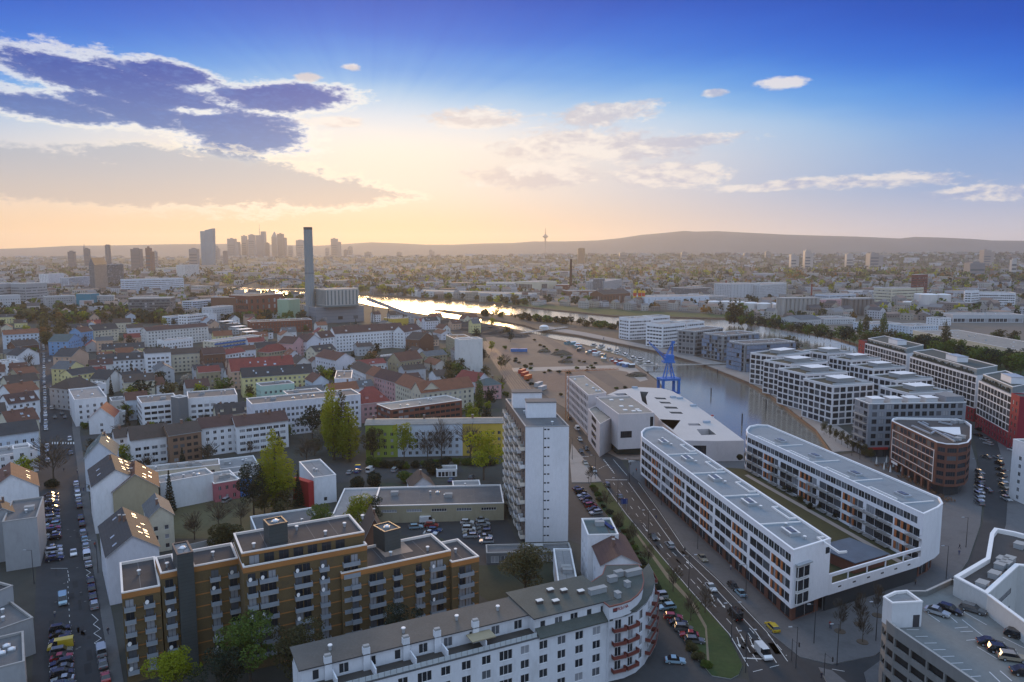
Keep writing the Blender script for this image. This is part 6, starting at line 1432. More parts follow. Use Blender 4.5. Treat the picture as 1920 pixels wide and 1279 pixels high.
# ---------------------------------------------------------------- power station
def power():
    x, y = G(583, 604); zt = ZT(583, 604, 426); t = thing('power_station_chimney', 'very tall pale fluted concrete chimney of the power station', 'chimney', (x, y, 0)); b = MB(); n = 32
    ring = lambda r, z: [(r*(1+.07*(i % 2))*cos(2*pi*i/n), r*(1+.07*(i % 2))*sin(2*pi*i/n), z) for i in range(n)]
    for z0, z1, r0, r1 in ((0, zt*.52, 5.4, 5.2), (zt*.52, zt-3, 5.05, 4.9)):
        a, c = ring(r0, z0), ring(r1, z1)
        for i in range(n): b.poly([a[i], a[(i+1) % n], c[(i+1) % n], c[i]])
        b.poly(c)
    link('shaft', b.mesh('shaft', [mat('chimney_concrete', (.24, .27, .28), .7, .12, .1, stain=((.2, .24, .26), .05, .5), stretch=(1, 1, .1))]), (0, 0, 0), 0, t)
    b = MB(); b.tube((0, 0, zt-3), (0, 0, zt), 5.3, 5.3, 24); link('crown_band', b.mesh('crown_band', [mat('band_dark', (.08, .08, .09), .8, .1)]), (0, 0, 0), 0, t)
    b = MB(); b.tube((0, 0, zt*.52-.6), (0, 0, zt*.52+.6), 5.7, 5.7, 24); link('seam_ring', b.mesh('seam_ring', [mat('seam', (.16, .18, .19), .8, .1)]), (0, 0, 0), 0, t)
    # boiler house
    P = poly4((592, 577), (682, 573), 42, 20); B_ = Bld('boiler_house', 'big grey power station boiler house with ribbed white upper hall', 'power station', P); gm = mat('cladding_grey', (.20, .22, .25), .6, .15, .05, tile=(2, 4)); 
    for i in range(4): B_.grid(P[i], P[(i+1) % 4], 0, 20, 1, 3, 6, 4, 4, 4, 'd')
    B_.flat(P, 20, roofm('lg', True), METAL)
    Q = poly4((611, 543), (672, 541), 36, 42); m = MB()
    for i in range(4): wallgrid(m, Q[i], Q[(i+1) % 4], 20, 42, [], 0)
    B_.part('upper_wall', m, [mat('cladding_pale', (.42, .42, .40), .6, .15, .05)]); m = MB()
    for i in range(4):
        a, c = Q[i], Q[(i+1) % 4]; l = ln(sub(c, a)); e = ((c[0]-a[0])/l, (c[1]-a[1])/l); k = 9
        for q in range(k): m.obox(a, e, l*(q+.3)/k, l*(q+.62)/k, 0, .5, 23, 40.5)
        m.obox(a, e, 0, l, .0, .8, 20.2, 22.2)
    B_.part('rib', m, [mat('rib_green_grey', (.13, .17, .18), .6, .1)], True); B_.flat(Q, 42, roofm('lg', True), METAL); B_.done([gm])
    # coal conveyor gallery
    A, C_ = Vector((*G(688, 560, 33), 33)), Vector((*G(800, 602, 4), 4)); t = thing('conveyor_gallery', 'long slanting covered conveyor gallery running down from the boiler house to the quay', 'conveyor', (A.x, A.y, 0)); d = (C_-A).normalized(); s = Vector((d.y, -d.x, 0)).normalized(); b = MB()
    cor = [s*2.2-Vector((0, 0, 2)), s*2.2+Vector((0, 0, 2)), s*-2.2+Vector((0, 0, 2)), s*-2.2-Vector((0, 0, 2))]
    for i in range(4): p, q = cor[i], cor[(i+1) % 4]; b.poly([A+p, C_+p, C_+q, A+q])
    b.poly([A+p for p in cor]); b.poly([C_+p for p in cor][::-1])
    link('gallery', b.mesh('gallery', [mat('gallery_metal', (.28, .28, .30), .6, .15, .2)], (A.x, A.y, 0)), (0, 0, 0), 0, t)
    for q in (.1, .35, .6, .82):
        p = A.lerp(C_, q); b = MB(); b.tube((p.x-2, p.y, 0), (p.x, p.y, p.z-2), .5, .4, 6); b.tube((p.x+2, p.y, 0), (p.x, p.y, p.z-2), .5, .4, 6); link('support_leg', b.mesh('support_leg', [FRD], (A.x, A.y, 0)), (0, 0, 0), 0, t)
power()
HS([
 ('massive brown red brick hall of the old power station', (465, 555), (531, 551), 40, 30, None, 'rbk', 'dk', dict(cols=6, rows=3, ww=3, wh=5, fh=8, sill=4, vents=2)),
 ('lighter brick stair block at the left of the brick hall', (447, 558), (464, 556), 40, 27, None, 'brk', 'dk', dict(cols=2, rows=5, vents=0)),
 ('long low dark brick shed with blue rooflights before the brick hall', (470, 604), (585, 599), 22, 13, None, 'rbk', 'dk', dict(vents=9)),
 ('pale grey silo shaft building beside the chimney', (541, 562), (562, 560), 18, 26, None, 'grn', 'lg', dict(cols=2, rows=3)),
 ('yellow shop hall with round sign near the conveyor', (735, 598), (766, 596), 20, 9, None, 'yel', 'lg', dict(cols=2, rows=1)),
 ('white office with black and white chequered facade', (350, 592), (391, 588), 14, 14, None, 'w', 'lg', dict(style='d', ww=2.4, fh=3.4)),
 ('plain white stair block beside the chequered facade', (391, 590), (406, 588), 18, 13, None, 'w', 'lg', dict(cols=0)),
 ('white office with window bands left of the chequered facade', (320, 594), (350, 591), 14, 10, None, 'bw', 'lg', dict(style='d', ww=3)),
 ('pinkish grey office block right of the chequered facade', (398, 577), (437, 573), 16, 20, None, 'lg', 'lg', {}),
 ('white stepped office with window bands behind the pink grey block', (360, 565), (420, 560), 18, 18, None, 'bw', 'lg', dict(style='d', ww=3.5)),
 ('pale office wing with window bands left of the brick hall', (420, 560), (446, 557), 18, 22, None, 'bw', 'lg', dict(style='d', ww=3.5)),
 ('dark glass office cube with concrete stair shafts and green end wall', (240, 560), (319, 559), 30, 27, None, 'dg', 'lg', dict(style='d', ww=4, wh=2.2, rows=7, fh=3.6, cols=16)),
 ('long grey office slab with window rows left of the teal hall', (84, 556), (141, 554), 16, 20, None, 'gr', 'lg', dict(fh=3.6)),
 ('teal glass hall in the middle of the long grey office slab', (142, 551), (170, 551), 22, 24, None, mat('glass_teal', (.02, .20, .28), .2, .2, .05), 'teal', dict(cols=0, side=0, vents=0)),
 ('long grey office slab with window rows right of the teal hall', (171, 555), (214, 554), 16, 20, None, 'gr', 'lg', dict(fh=3.6)),
 ('huge rounded grey office complex at the left edge', (-60, 536), (38, 530), 34, 36, None, 'gr', 'lg', dict(fh=4.5, style='d', ww=4)),
 ('second bay of the rounded grey office complex', (47, 532), (88, 530), 30, 36, None, 'gr', 'lg', dict(fh=4.5, style='d', ww=4)),
 ('lower pale office wing before the rounded complex', (-40, 556), (38, 553), 16, 24, None, 'lg', 'lg', dict(fh=4)),
 ('blue grey office bar with two glass fields', (233, 524), (344, 521), 22, 30, None, 'bw', 'lg', dict(style='d', ww=5, fh=4)),
 ('brown office tower with slanted dark roof crown', (176, 496), (200, 494), 10, 58, 72, 'dg', 'dk', dict(chim=0)),
 ('dark glass office tower beside the brown one', (205, 496), (231, 495), 12, 55, None, 'dg', 'dk', dict(style='d', ww=3, vents=0)),
 ('white balconied slab tower on the left horizon side', (90, 514), (120, 512), 20, 32, None, 'w', 'lg', {}),
 ('blue white office block before the brown tower', (128, 521), (168, 518), 20, 24, None, 'bw', 'lg', dict(style='d', ww=4)),
 ('cream office pile near the river bend', (346, 497), (373, 496), 28, 42, None, 'ow', 'lg', {}),
 ('cream low hall near the river bend', (306, 503), (345, 501), 30, 20, None, 'cr', 'lg', {}),
 # across the river
 ('long white riverside warehouse with glazed entrance', (771, 545), (985, 552), 45, 11, None, 'ow', 'st', dict(cols=24, ww=4, wh=2.5, rows=2, fh=4.5, vents=3)),
 ('beige striped warehouse behind the riverside warehouse', (912, 530), (998, 530), 45, 14, None, 'ow', 'lg', dict(style='d', ww=6, rows=3, fh=4)),
 ('cream hall with blue curved panel', (998, 529), (1043, 527), 50, 20, None, 'cr', 'lg', dict(cols=1, ww=18, wh=11, rows=1, fh=15, sill=4)),
 ('red brick shed beside the blue panel hall', (1044, 534), (1068, 534), 40, 14, None, 'rbk', 'lg', {}),
 ('low brick hall around the factory chimney', (1066, 546), (1122, 545), 34, 11, None, 'brk', 'gr', {}),
 ('dark steel processing tower of the gravel works', (1124, 523), (1134, 522), 14, 30, None, 'dg', 'dk', dict(cols=0)),
 ('flat roofed grey shed beside the dark steel tower', (1133, 528), (1166, 523), 40, 24, None, 'gr', 'lg', {}),
 ('long timber framed shed by the yellow silos', (1131, 552), (1182, 549), 30, 16, 22, 'brk', 'br', dict(cols=9, rows=1, ww=2, wh=10, sill=2)),
 ('long blue white logistics hall right of the yellow silos', (1210, 557), (1330, 555), 50, 14, None, 'bw', 'lg', dict(vents=9, cols=10)),
 ('grey annex at the right end of the logistics hall', (1330, 556), (1365, 555), 40, 13, None, 'gr', 'lg', {}),
 ('pale grain mill with concrete silos beyond the logistics hall', (1373, 533), (1425, 531), 40, 30, None, 'lg', 'lg', dict(cols=8)),
 ('pale grey mill annex right of the grain mill', (1425, 534), (1475, 531), 40, 28, None, 'lg', 'lg', {}),
 ('dark factory shed behind the logistics hall', (1297, 541), (1335, 539), 50, 16, None, 'dg', 'gr', {}),
 ('white hospital like block with dark window strip', (1672, 541), (1732, 539), 34, 26, None, 'cr', 'lg', dict(style='d', ww=5, fh=5)),
 ('striped modern office with dark red stair towers', (1820, 548), (1905, 549), 30, 22, None, 'w', 'lg', dict(style='d', ww=7, wh=1.8, fh=3.8)),
 ('second wing of the striped modern office', (1822, 545), (1836, 544), 10, 26, None, 'w', 'lg', dict(style='d', ww=7, wh=1.8, fh=3.8)),
 ('dark red office tower on the right', (1720, 515), (1740, 514), 9, 48, None, 'rbk', 'dk', dict(style='d', ww=3, fh=4)),
 ('low turquoise roofed terminal hall on the right', (1787, 590), (1920, 590), 28, 10, None, 'lg', 'lg', dict(cols=18, ww=5, wh=4, rows=1)),
 ('white box office before the turquoise terminal', (1762, 597), (1784, 596), 18, 9, None, 'w', 'lg', {}),
 ('long pale logistics warehouse with sand roof on the right bank', (1712, 619), (1990, 672), 46, 11, None, 'cr', 'st', dict(cols=30, ww=4, wh=4, rows=1, vents=14)),
 ('blue white warehouse head beside the long sand roof', (1705, 612), (1760, 610), 26, 12, None, 'bw', 'lg', dict(vents=6)),
 ('flat white store hall behind the riverside trees', (1632, 608), (1690, 606), 26, 9, None, 'bw', 'lg', {}),
 ('rows of grey glasshouse roofs by the river', (1545, 598), (1604, 597), 36, 7, None, 'lg', 'lg', dict(vents=9)),
 ('round roofed grey shed by the riverside trees', (1500, 600), (1540, 598), 30, 8, 12, 'lg', 'gr', {}),
 ('blue grey factory office behind the grain silos', (1555, 553), (1605, 551), 30, 14, None, 'bw', 'lg', dict(style='d', ww=4)),
 ('striped white plant building behind the grain silos', (1600, 546), (1642, 545), 30, 13, None, 'w', 'lg', dict(style='d', ww=6)),
 ('pink grey works building right of the first grain silos', (1542, 562), (1605, 560), 24, 11, None, 'pk', 'lg', {}),
 ('beige concrete block on the far bank beside the mill', (1440, 531), (1477, 530), 34, 26, None, 'tan', 'lg', {}),
 # quayside blocks
 ('farthest white riverside apartment block with balconies', (1180, 597), (1222, 595), 18, 22, None, 'w', 'lg', dict(style='d', ww=3, fh=3.3)),
 ('white riverside block wing behind the farthest one', (1224, 594), (1256, 592), 16, 21, None, 'w', 'lg', dict(style='d', ww=3, fh=3.3)),
 ('second white riverside apartment block with balconies', (1243, 608), (1285, 604), 20, 22, None, 'w', 'lg', dict(style='d', ww=3, fh=3.3)),
 ('white riverside block wing with roof terrace', (1288, 605), (1321, 602), 16, 21, None, 'w', 'lg', dict(style='d', ww=3, fh=3.3)),
])
SCAF = mat('scaffold_tube', (.30, .30, .31), .5, .1, 1, metal=.5)
def shell(label, near, right, left, z, net):
    b, P = house(label, near, right, depth_to(near, right, left, z), z, None, 'gr', 'gr', style='d', ww=2.6, wh=2.2, fh=3.3, cat='building shell', name='building_shell')
    m = MB(); k = MB()
    for a, c in ((P[0], P[1]), (P[3], P[0])):
        l = ln(sub(c, a)); e = ((c[0]-a[0])/l, (c[1]-a[1])/l)
        for r in range(int(z/3.3)+1): m.obox(a, e, 0, l, .6, 1.5, r*3.3+.2, r*3.3+.32)
        for q in range(int(l/3)+1): m.obox(a, e, min(q*3, l-.12), min(q*3, l-.12)+.12, 1.4, 1.52, 0, z+1)
        for r in range(int(z/1.65)): m.obox(a, e, 0, l, 1.42, 1.5, r*1.65+1.2, r*1.65+1.28)
        if net:
            for q in range(int(l/3)):
                for r in range(int(z/3.3)):
                    if random.random() < net: k.obox(a, e, q*3+.1, q*3+2.95, 1.54, 1.58, r*3.3+.35, r*3.3+3.2)
    b.part('scaffold', m, [SCAF], True); b.part('net', k, [mat('scaffold_net', (.20, .25, .34), .8, .3, .15, stain=((.42, .30, .30), .06, .7))], True)
shell('first scaffolded apartment shell right of the white riverside blocks', (1303, 621), (1356, 614), (1294, 615), 21, 0)
shell('second scaffolded apartment shell with blue netting low down', (1356, 629), (1424, 624), (1346, 622), 21, .35)
shell('third apartment shell wrapped in pale blue and pink scaffold netting', (1398, 645), (1491, 640), (1390, 638), 21, .9)
# ---------------------------------------------------------------- silos, tanks, chimneys
def silo_block(label, A, Bq, h, k, rows, cr, cat='grain silo'):
    P = poly4(A, Bq, 12, h); e = FR(P)[1]; l = ln(sub(P[1], P[0])); r = l/k/2; n = (-e[1], e[0]); t = thing('grain_silo_block', label, cat, (*P[0], 0)); me = MB(); me.tube((0, 0, 0), (0, 0, h), r, r, 12); me = me.mesh('silo_cell', [mat('silo_concrete_'+cr, {'a': (.36, .35, .33), 'b': (.22, .19, .17)}[cr], .85, .2, .1, stretch=(1, 1, .1), stain=((.14, .13, .13), .2, .6))])
    for j in range(rows):
        for i in range(k): link('silo_cell', me, (e[0]*r*(2*i+1)+n[0]*r*(1+2*j), e[1]*r*(2*i+1)+n[1]*r*(1+2*j), 0), 0, t)
    m = MB(); m.obox((0, 0), e, 0, l, -2*r*rows, -.2, h, h+1.6); link('roof', m.mesh('roof', [CONC]), (0, 0, 0), 0, t)
silo_block('big pale concrete grain silo block with rounded cells on the far bank', (1468, 561), (1539, 560), ZT(1500, 592, 561), 9, 3, 'a')
silo_block('smaller brown concrete grain silo block right of the pale one', (1595, 562), (1642, 561), ZT(1610, 592, 562), 6, 3, 'b')
def tank(label, px, yb, w, yt, col=(.62, .6, .58), grp=None, cat='storage tank'):
    x, y = G(px, yb); sc = hypot(x, y)/FOC; r = w*sc/2; h = ZT(px, yb, yt); t = thing('storage_tank', label, cat, (x, y+r, 0), 0, grp); m = MB(); m.tube((0, 0, 0), (0, 0, h), r, r, 24, cap=False); link('shell', m.mesh('shell', [mat('tank_'+str(int(col[1]*100)), col, .6, .12, .05, stain=((.45, .40, .36), .1, .4), stretch=(1, 1, .2))]), (0, 0, 0), 0, t)
    m = MB(); m.dome((0, 0, h), r, r*.13, 24, 3); link('roof', m.mesh('roof', [WHITEC]), (0, 0, 0), 0, t)
for i, (px, yb, w, yt) in enumerate(((1341, 583, 21, 566), (1364, 584, 20, 566), (1388, 586, 22, 567), (1412, 588, 24, 569), (1436, 590, 24, 570), (1460, 586, 16, 571), (1451, 580, 16, 569), (1729, 573, 18, 552), (1748, 576, 26, 553), (1775, 575, 22, 553), (1705, 577, 14, 566), (1590, 580, 16, 567), (1502, 589, 1, 588))):
    if w < 5: continue
    tank(('white storage tank on the far bank, number %s from the left in the tank farm by the poplars' % ['one', 'two', 'three', 'four', 'five', 'six', 'seven'][i]) if i < 7 else ['tall white storage tank left in the right hand group', 'widest white storage tank in the right hand group', 'rightmost tall white storage tank with rusty side', 'small low white storage tank before the hospital like block', 'single small white tank between the grain silos'][i-7], px, yb, w, yt)
def stack(label, px, yb, yt, w, col, name='factory_chimney', cat='chimney'):
    x, y = G(px, yb); sc = hypot(x, y)/FOC; h = ZT(px, yb, yt); m = MB(); m.tube((0, 0, 0), (0, 0, h), w*sc*.62, w*sc*.42, 14); m.tube((0, 0, h), (0, 0, h+h*.02), w*sc*.5, w*sc*.5, 14)
    t = thing(name, label, cat, (x, y, 0)); link('shaft', m.mesh('shaft', [mat('stack_%d' % int(col[0]*1000), col, .9, .2, .2)]), (0, 0, 0), 0, t)
stack('tall dark brick factory chimney on the far bank', 1070, 548, 487, 4.5, (.07, .035, .028))
stack('thin red factory chimney near the grain mill', 1361, 545, 526, 3, (.25, .06, .04))
stack('slim grey chimney behind the pale grain silos', 1521, 562, 533, 2.4, (.25, .24, .24))
stack('thin white chimney beside the hospital like block', 1717, 568, 537, 2.4, (.5, .5, .5))
x, y = G(1186, 570)
for i, (px, c) in enumerate(((1190, 0), (1199, 0), (1206, 0))):
    x, y = G(px, 572); h = ZT(px, 572, 545); t = thing('cement_silo', ['left', 'middle', 'right'][i]+' yellow cement silo with red top band beside the timber framed shed', 'silo', (x, y, 0), 0, 'yellow cement silos')
    for z0, z1, c, nm in ((3, h*.62, (.62, .42, .03), 'tank_body'), (h*.62, h*.85, (.5, .05, .03), 'red_band'), (h*.85, h, (.62, .42, .03), 'tank_top')):
        m = MB(); m.tube((0, 0, z0), (0, 0, z1), 2.7, 2.7, 12); link(nm, m.mesh(nm, [mat('silo_%d' % int(c[1]*1000), c, .5, .1)]), (0, 0, 0), 0, t)
    m = MB(); [m.tube((a, c, 0), (a, c, 3), .2, .2, 5) for a in (-1.8, 1.8) for c in (-1.8, 1.8)]; link('leg_frame', m.mesh('leg_frame', [FRD]), (0, 0, 0), 0, t)
# ---------------------------------------------------------------- blue harbour crane
def crane():
    x, y = G(1253, 737); t = thing('harbour_crane', 'bright blue portal slewing crane on the basin quay', 'crane', (x, y, 0)); bl = mat('crane_blue', (.02, .15, .50), .45, .15, .5, fine=.1)
    m = MB(); w = 5.3
    for sx in (-w, w):
        for sy in (-3.5, 3.5): m.box(sx-.75, sx+.75, sy-.6, sy+.6, .4, 8.5)
        m.box(sx-.9, sx+.9, -4.3, 4.3, 0, .7)
    link('portal_leg', m.mesh('portal_leg', [bl]), (0, 0, 0), .25, t)
    m = MB(); m.box(-w-1, w+1, -4.2, 4.2, 8.5, 9.8); m.box(-w-1, w+1, -4.3, -4.2, 10.7, 10.8); [m.box(q, q+.1, -4.3, -4.2, 9.8, 10.8) for q in range(-6, 7)]; link('portal_deck', m.mesh('portal_deck', [bl]), (0, 0, 0), .25, t)
    m = MB()
    for sx in (-1, 1):
        for sy in (-1, 1): m.tube((sx*2.9, sy*2.0, 9.8), (sx*.9, sy*1.0, 19.5), .42, .35, 6)
        m.tube((sx*3.2, -2.1, 11.5), (-sx*1.9, -1.5, 16.5), .2, .2, 5)
    link('tower_frame', m.mesh('tower_frame', [bl]), (0, 0, 0), .25, t)
    m = MB(); m.box(-4.2, 3.2, -2.4, 2.4, 19.5, 20.6); m.box(-2.6, 2.6, -2, 2, 20.6, 24.5); m.box(-3.4, -2.6, -2, 1, 20.6, 23); link('machine_house', m.mesh('machine_house', [bl]), (0, 0, 0), .1, t)
    m = MB()
    for s in (-1.2, 1.2): m.tube((1.8, s, 24.5), (2.2, s*.4, 33), .3, .25, 6); m.tube((-1.6, s, 24.5), (2.2, s*.4, 33), .25, .2, 6); m.tube((1.9, s*.9, 27), (0, s, 27.5), .12, .12, 5)
    m.box(1.2, 3.2, -.9, .9, 31.5, 33); link('mast', m.mesh('mast', [bl]), (0, 0, 0), .1, t)
    m = MB(); a = Vector((-2.6, 0, 21.5)); q = Vector((-13.5, 0, 32.5))
    for s in (-1.1, 1.1): m.tube(a+Vector((0, s, 0)), q+Vector((0, s*.25, 0)), .28, .18, 6); m.tube(a+Vector((0.6, s, 1.6)), q+Vector((0, s*.25, .6)), .18, .14, 6)
    for i in range(8): p = a.lerp(q, i/8); r = a.lerp(q, (i+1)/8); k = 1-i/10; m.tube(p+Vector((0, 1.1*k, 0)), r+Vector((0, -1.1*k, 1)), .1, .1, 4); m.tube(p+Vector((0, -1.1*k, 1.)), r+Vector((0, 1.1*k, 0)), .1, .1, 4)
    link('jib', m.mesh('jib', [bl]), (0, 0, 0), .1, t); m = MB(); m.tube((2.2, 0, 33), q, .08, .08, 4); m.tube(q, (q.x, 0, 14), .06, .06, 4); m.box(q.x-.4, q.x+.4, -.4, .4, 12.8, 14); link('cable', m.mesh('cable', [FRD]), (0, 0, 0), .1, t)
crane()
# footbridges
def beam_bridge(label, a, c, z, w, posts, name='footbridge'):
    A, C_ = G(*a, z), G(*c, z); l = ln(sub(C_, A)); e = ((C_[0]-A[0])/l, (C_[1]-A[1])/l); t = thing(name, label, 'bridge', (A[0], A[1], 0)); m = MB(); m.obox((0, 0), e, 0, l, -w/2, w/2, z-.5, z); link('deck', m.mesh('deck', [CONC]), (0, 0, 0), 0, t)
    m = MB()
    for s in (-w/2, w/2-.06):
        m.obox((0, 0), e, 0, l, s, s+.06, z+1.0, z+1.08)
        for i in range(int(l/2)): m.obox((0, 0), e, i*2, i*2+.08, s, s+.06, z, z+1.0)
    link('railing', m.mesh('railing', [METAL]), (0, 0, 0), 0, t)
    for i in range(posts): u = l*(i+.7)/(posts+.4); m = MB(); [m.obox((0, 0), e, u, u+.35, s, s+.35, -3.5, z-.5) for s in (-w/2+.2, w/2-.6)]; link('pier', m.mesh('pier', [FRD]), (0, 0, 0), 0, t)
    return t
beam_bridge('low footbridge over the narrow harbour channel', (978, 624), (1062, 613), 1.6, 5, 9)
beam_bridge('thin jetty footbridge crossing the basin behind the blue crane', (1204, 686), (1372, 681), 1.2, 2.4, 5)
beam_bridge('narrow weir footbridge at the tip of the peninsula', (798, 584), (890, 576), 2.2, 3, 6)
x, y = G(1020, 616, 2); t = thing('boat_house', 'small white domed boat house standing on the low footbridge', 'hut', (x, y, 1.6)); m = MB(); m.box(-5, 5, -3, 3, 0, 2.5); link('wall', m.mesh('wall', [WHITEC]), (0, 0, 0), 0, t); m = MB(); m.dome((0, 0, 2.5), 5, 2, 12, 3); link('roof', m.mesh('roof', [WHITEC]), (0, 0, 0), 0, t)
# arch bridge far left
def arch_bridge():
    A, C_ = G(432, 548), G(622, 548); l = ln(sub(C_, A)); e = ((C_[0]-A[0])/l, (C_[1]-A[1])/l); t = thing('arch_bridge', 'wide low steel arch bridge over the river behind the chimney', 'bridge', (A[0], A[1], 0)); dm = mat('arch_steel', (.10, .12, .15), .6, .1)
    for s in (-6, 6):
        m = MB(); pts = [(u/24*l, 4+26*sin(pi*u/24)) for u in range(25)]
        for i in range(24): m.tube((e[0]*pts[i][0]-e[1]*s, e[1]*pts[i][0]+e[0]*s, pts[i][1]), (e[0]*pts[i+1][0]-e[1]*s, e[1]*pts[i+1][0]+e[0]*s, pts[i+1][1]), 1.0, 1.0, 6)
        link('arch', m.mesh('arch', [dm]), (0, 0, 0), 0, t)
        m = MB()
        for i in range(2, 23, 2): m.tube((e[0]*pts[i][0]-e[1]*s, e[1]*pts[i][0]+e[0]*s, 8), (e[0]*pts[i][0]-e[1]*s, e[1]*pts[i][0]+e[0]*s, pts[i][1]), .3, .3, 4)
        link('hanger', m.mesh('hanger', [dm]), (0, 0, 0), 0, t)
    m = MB(); m.obox((0, 0), e, -20, l+20, -7, 7, 6.5, 8); link('deck', m.mesh('deck', [dm]), (0, 0, 0), 0, t)
arch_bridge()
# marina boats, stalls and mooring posts
def boat_meshes(l):
    w = l*.3; m = MB(); st = [(0, .1), (.2, .8), (.55, 1), (1, .85)]; prev = None
    for (u, k) in st:
        cur = [(l*(.5-u), -w/2*k, .9), (l*(.5-u)*.92, -w/2*k*.6, -.2), (l*(.5-u)*.92, w/2*k*.6, -.2), (l*(.5-u), w/2*k, .9)]
        if prev:
            for i in range(3): m.poly([prev[i], cur[i], cur[i+1], prev[i+1]])
            m.poly([prev[0], prev[3], cur[3], cur[0]])
        prev = cur
    m.poly(prev); c = MB(); c.box(-l*.3, l*.12, -w*.32, w*.32, .9, 2.1, 0, 1); return m.mesh('hull', [WHITEC]), c.mesh('cabin', [GL[1], WHITEC])
hm, cm_ = boat_meshes(9)
for i in range(16):
    u = i/15; p = lerp((1108, 648), (1218, 687), u); x, y = G(p[0]+6+(i % 2)*7, p[1]-3-(i % 3)); t = thing('moored_boat', 'small white motor boat moored at the marina before the blue crane', 'boat', (x, y, -1.5), random.uniform(-.4, .4)+.9, 'boats moored at the marina'); link('hull', hm, (0, 0, 0), 0, t); link('cabin', cm_, (0, 0, 0), 0, t)
for i in range(34):
    u = i/33; p = lerp((1062, 642), (1190, 690), u); x, y = G(p[0]+random.uniform(-14, 4), p[1]+random.uniform(-2, 5)); c = random.choice(((.5, .5, .5), (.12, .2, .4), (.35, .06, .05), (.3, .25, .18), (.08, .08, .08), (.12, .25, .3)))
    m = MB(); w, l, h = random.uniform(2, 4), random.uniform(2.5, 6), random.uniform(2, 3.2); m.box(-l/2, l/2, -w/2, w/2, 0, h*.8, 0); m.poly([(-l/2-.2, -w/2-.2, h*.8), (l/2+.2, -w/2-.2, h*.8), (l/2+.2, 0, h), (-l/2-.2, 0, h)], 1); m.poly([(l/2+.2, w/2+.2, h*.8), (-l/2-.2, w/2+.2, h*.8), (-l/2-.2, 0, h), (l/2+.2, 0, h)], 1)
    tag(link('beach_hut', m.mesh('beach_hut', [mat('hut_%02d%02d' % (int(c[0]*99), int(c[2]*99)), c, .8, .2, .5), random.choice((WHITEC, METAL, FRD))]), (x, y, 0), random.uniform(0, 3)), 'small hut or stall in the cluttered strip along the left basin bank', 'hut', 'huts along the left basin bank')
for i, (px, py, hh) in enumerate(((1333, 745, 6), (1391, 800, 7), (1132, 642, 5), (1155, 652, 5), (1180, 660, 5), (1228, 672, 6), (1345, 708, 6), (1436, 772, 7))):
    x, y = G(px, py, -2.6); m = MB(); m.tube((0, 0, -2), (0, 0, hh), .35, .35, 8); tag(link('mooring_pile', m.mesh('mooring_pile', [FRD]), (x, y, -2.6)), ['lone dark mooring pile in the open basin', 'dark mooring pile before the far left end of the second white slab', 'first mooring pile along the quay by the channel', 'second mooring pile along the quay by the channel', 'third mooring pile along the quay by the channel', 'mooring pile at the quay opposite the marina', 'mooring pile by the quay below the second scaffolded shell', 'mooring pile by the quay below the cube houses'][i], 'mooring post')
x, y = G(1335, 792, 0); m = MB(); m.tube((0, 0, 0), (0, 0, 2.5), 1.3, 1.1, 10, 0); m.tube((0, 0, 2.5), (0, 0, 3.4), 1.1, .9, 10, 1); m.dome((0, 0, 3.4), .9, .7, 10, 3, 0); tag(link('harbour_beacon', m.mesh('harbour_beacon', [mat('beacon_red', (.4, .06, .05), .7, .1), WHITEC]), (x, y, 0)), 'small red and white round harbour beacon on the basin bank', 'beacon')
# orange tower crane by the stone wing, wagons, dirt piles, containers
x, y = G(1063, 789); oc = mat('crane_orange', (.42, .17, .08), .6, .15, .5); t = thing('site_crane', 'slim orange lattice site crane standing beside the stone office wing', 'crane', (x, y, 0)); hh = ZT(1063, 789, 697); m = MB()
for sx in (-.8, .8):
    for sy in (-.8, .8): m.tube((sx, sy, 0), (sx, sy, hh), .12, .12, 4)
for i in range(int(hh/2)): z = i*2; m.tube((-.8, -.8, z), (.8, -.8, z+2), .07, .07, 4); m.tube((-.8, .8, z+2), (-.8, -.8, z), .07, .07, 4); m.tube((.8, -.8, z), (.8, .8, z+2), .07, .07, 4)
link('mast', m.mesh('mast', [oc]), (0, 0, 0), 0, t); m = MB(); A = Vector((-3, 0, hh)); C_ = Vector((28, 6, hh+.3))
for s in (-.5, .5): m.tube(A+Vector((0, s, 0)), C_+Vector((0, s, 0)), .09, .09, 4)
m.tube(A+Vector((0, 0, 1)), C_+Vector((0, 0, .8)), .09, .09, 4)
for i in range(16): p = A.lerp(C_, i/16); q = A.lerp(C_, (i+1)/16); m.tube(p+Vector((0, .5, 0)), q+Vector((0, 0, .9)), .06, .06, 4); m.tube(p+Vector((0, 0, .9)), q+Vector((0, -.5, 0)), .06, .06, 4)
link('jib', m.mesh('jib', [oc]), (0, 0, 0), 0, t)
for i, (px, py, c) in enumerate(((979, 700, (.45, .06, .04)), (984, 705, (.45, .08, .05)), (990, 711, (.5, .12, .04)), (966, 660, (.05, .18, .45)), (980, 660, (.05, .18, .45)), (1010, 725, (.4, .42, .44)), (1017, 732, (.4, .42, .44)))):
    x, y = G(px, py); m = MB(); m.box(-4, 4, -1.3, 1.3, .3, 2.9); m.box(-4.05, 4.05, -1.35, 1.35, 2.9, 3.0)
    for q in range(12): m.box(-3.8+q*.65, -3.5+q*.65, -1.38, -1.3, .5, 2.7)
    tag(link('freight_container', m.mesh('freight_container', [mat('cont_%d' % int(c[0]*1000+c[2]*10), c, .6, .2, .5)]), (x, y, 0), 1.1 if i < 3 or i > 4 else .1), ['farthest red container of the railway row', 'middle red container of the railway row', 'nearest orange red container of the railway row', 'left blue container on the sandy field', 'right blue container on the sandy field', 'white container beside the tracks', 'white container nearest the stone wing'][i], 'container')
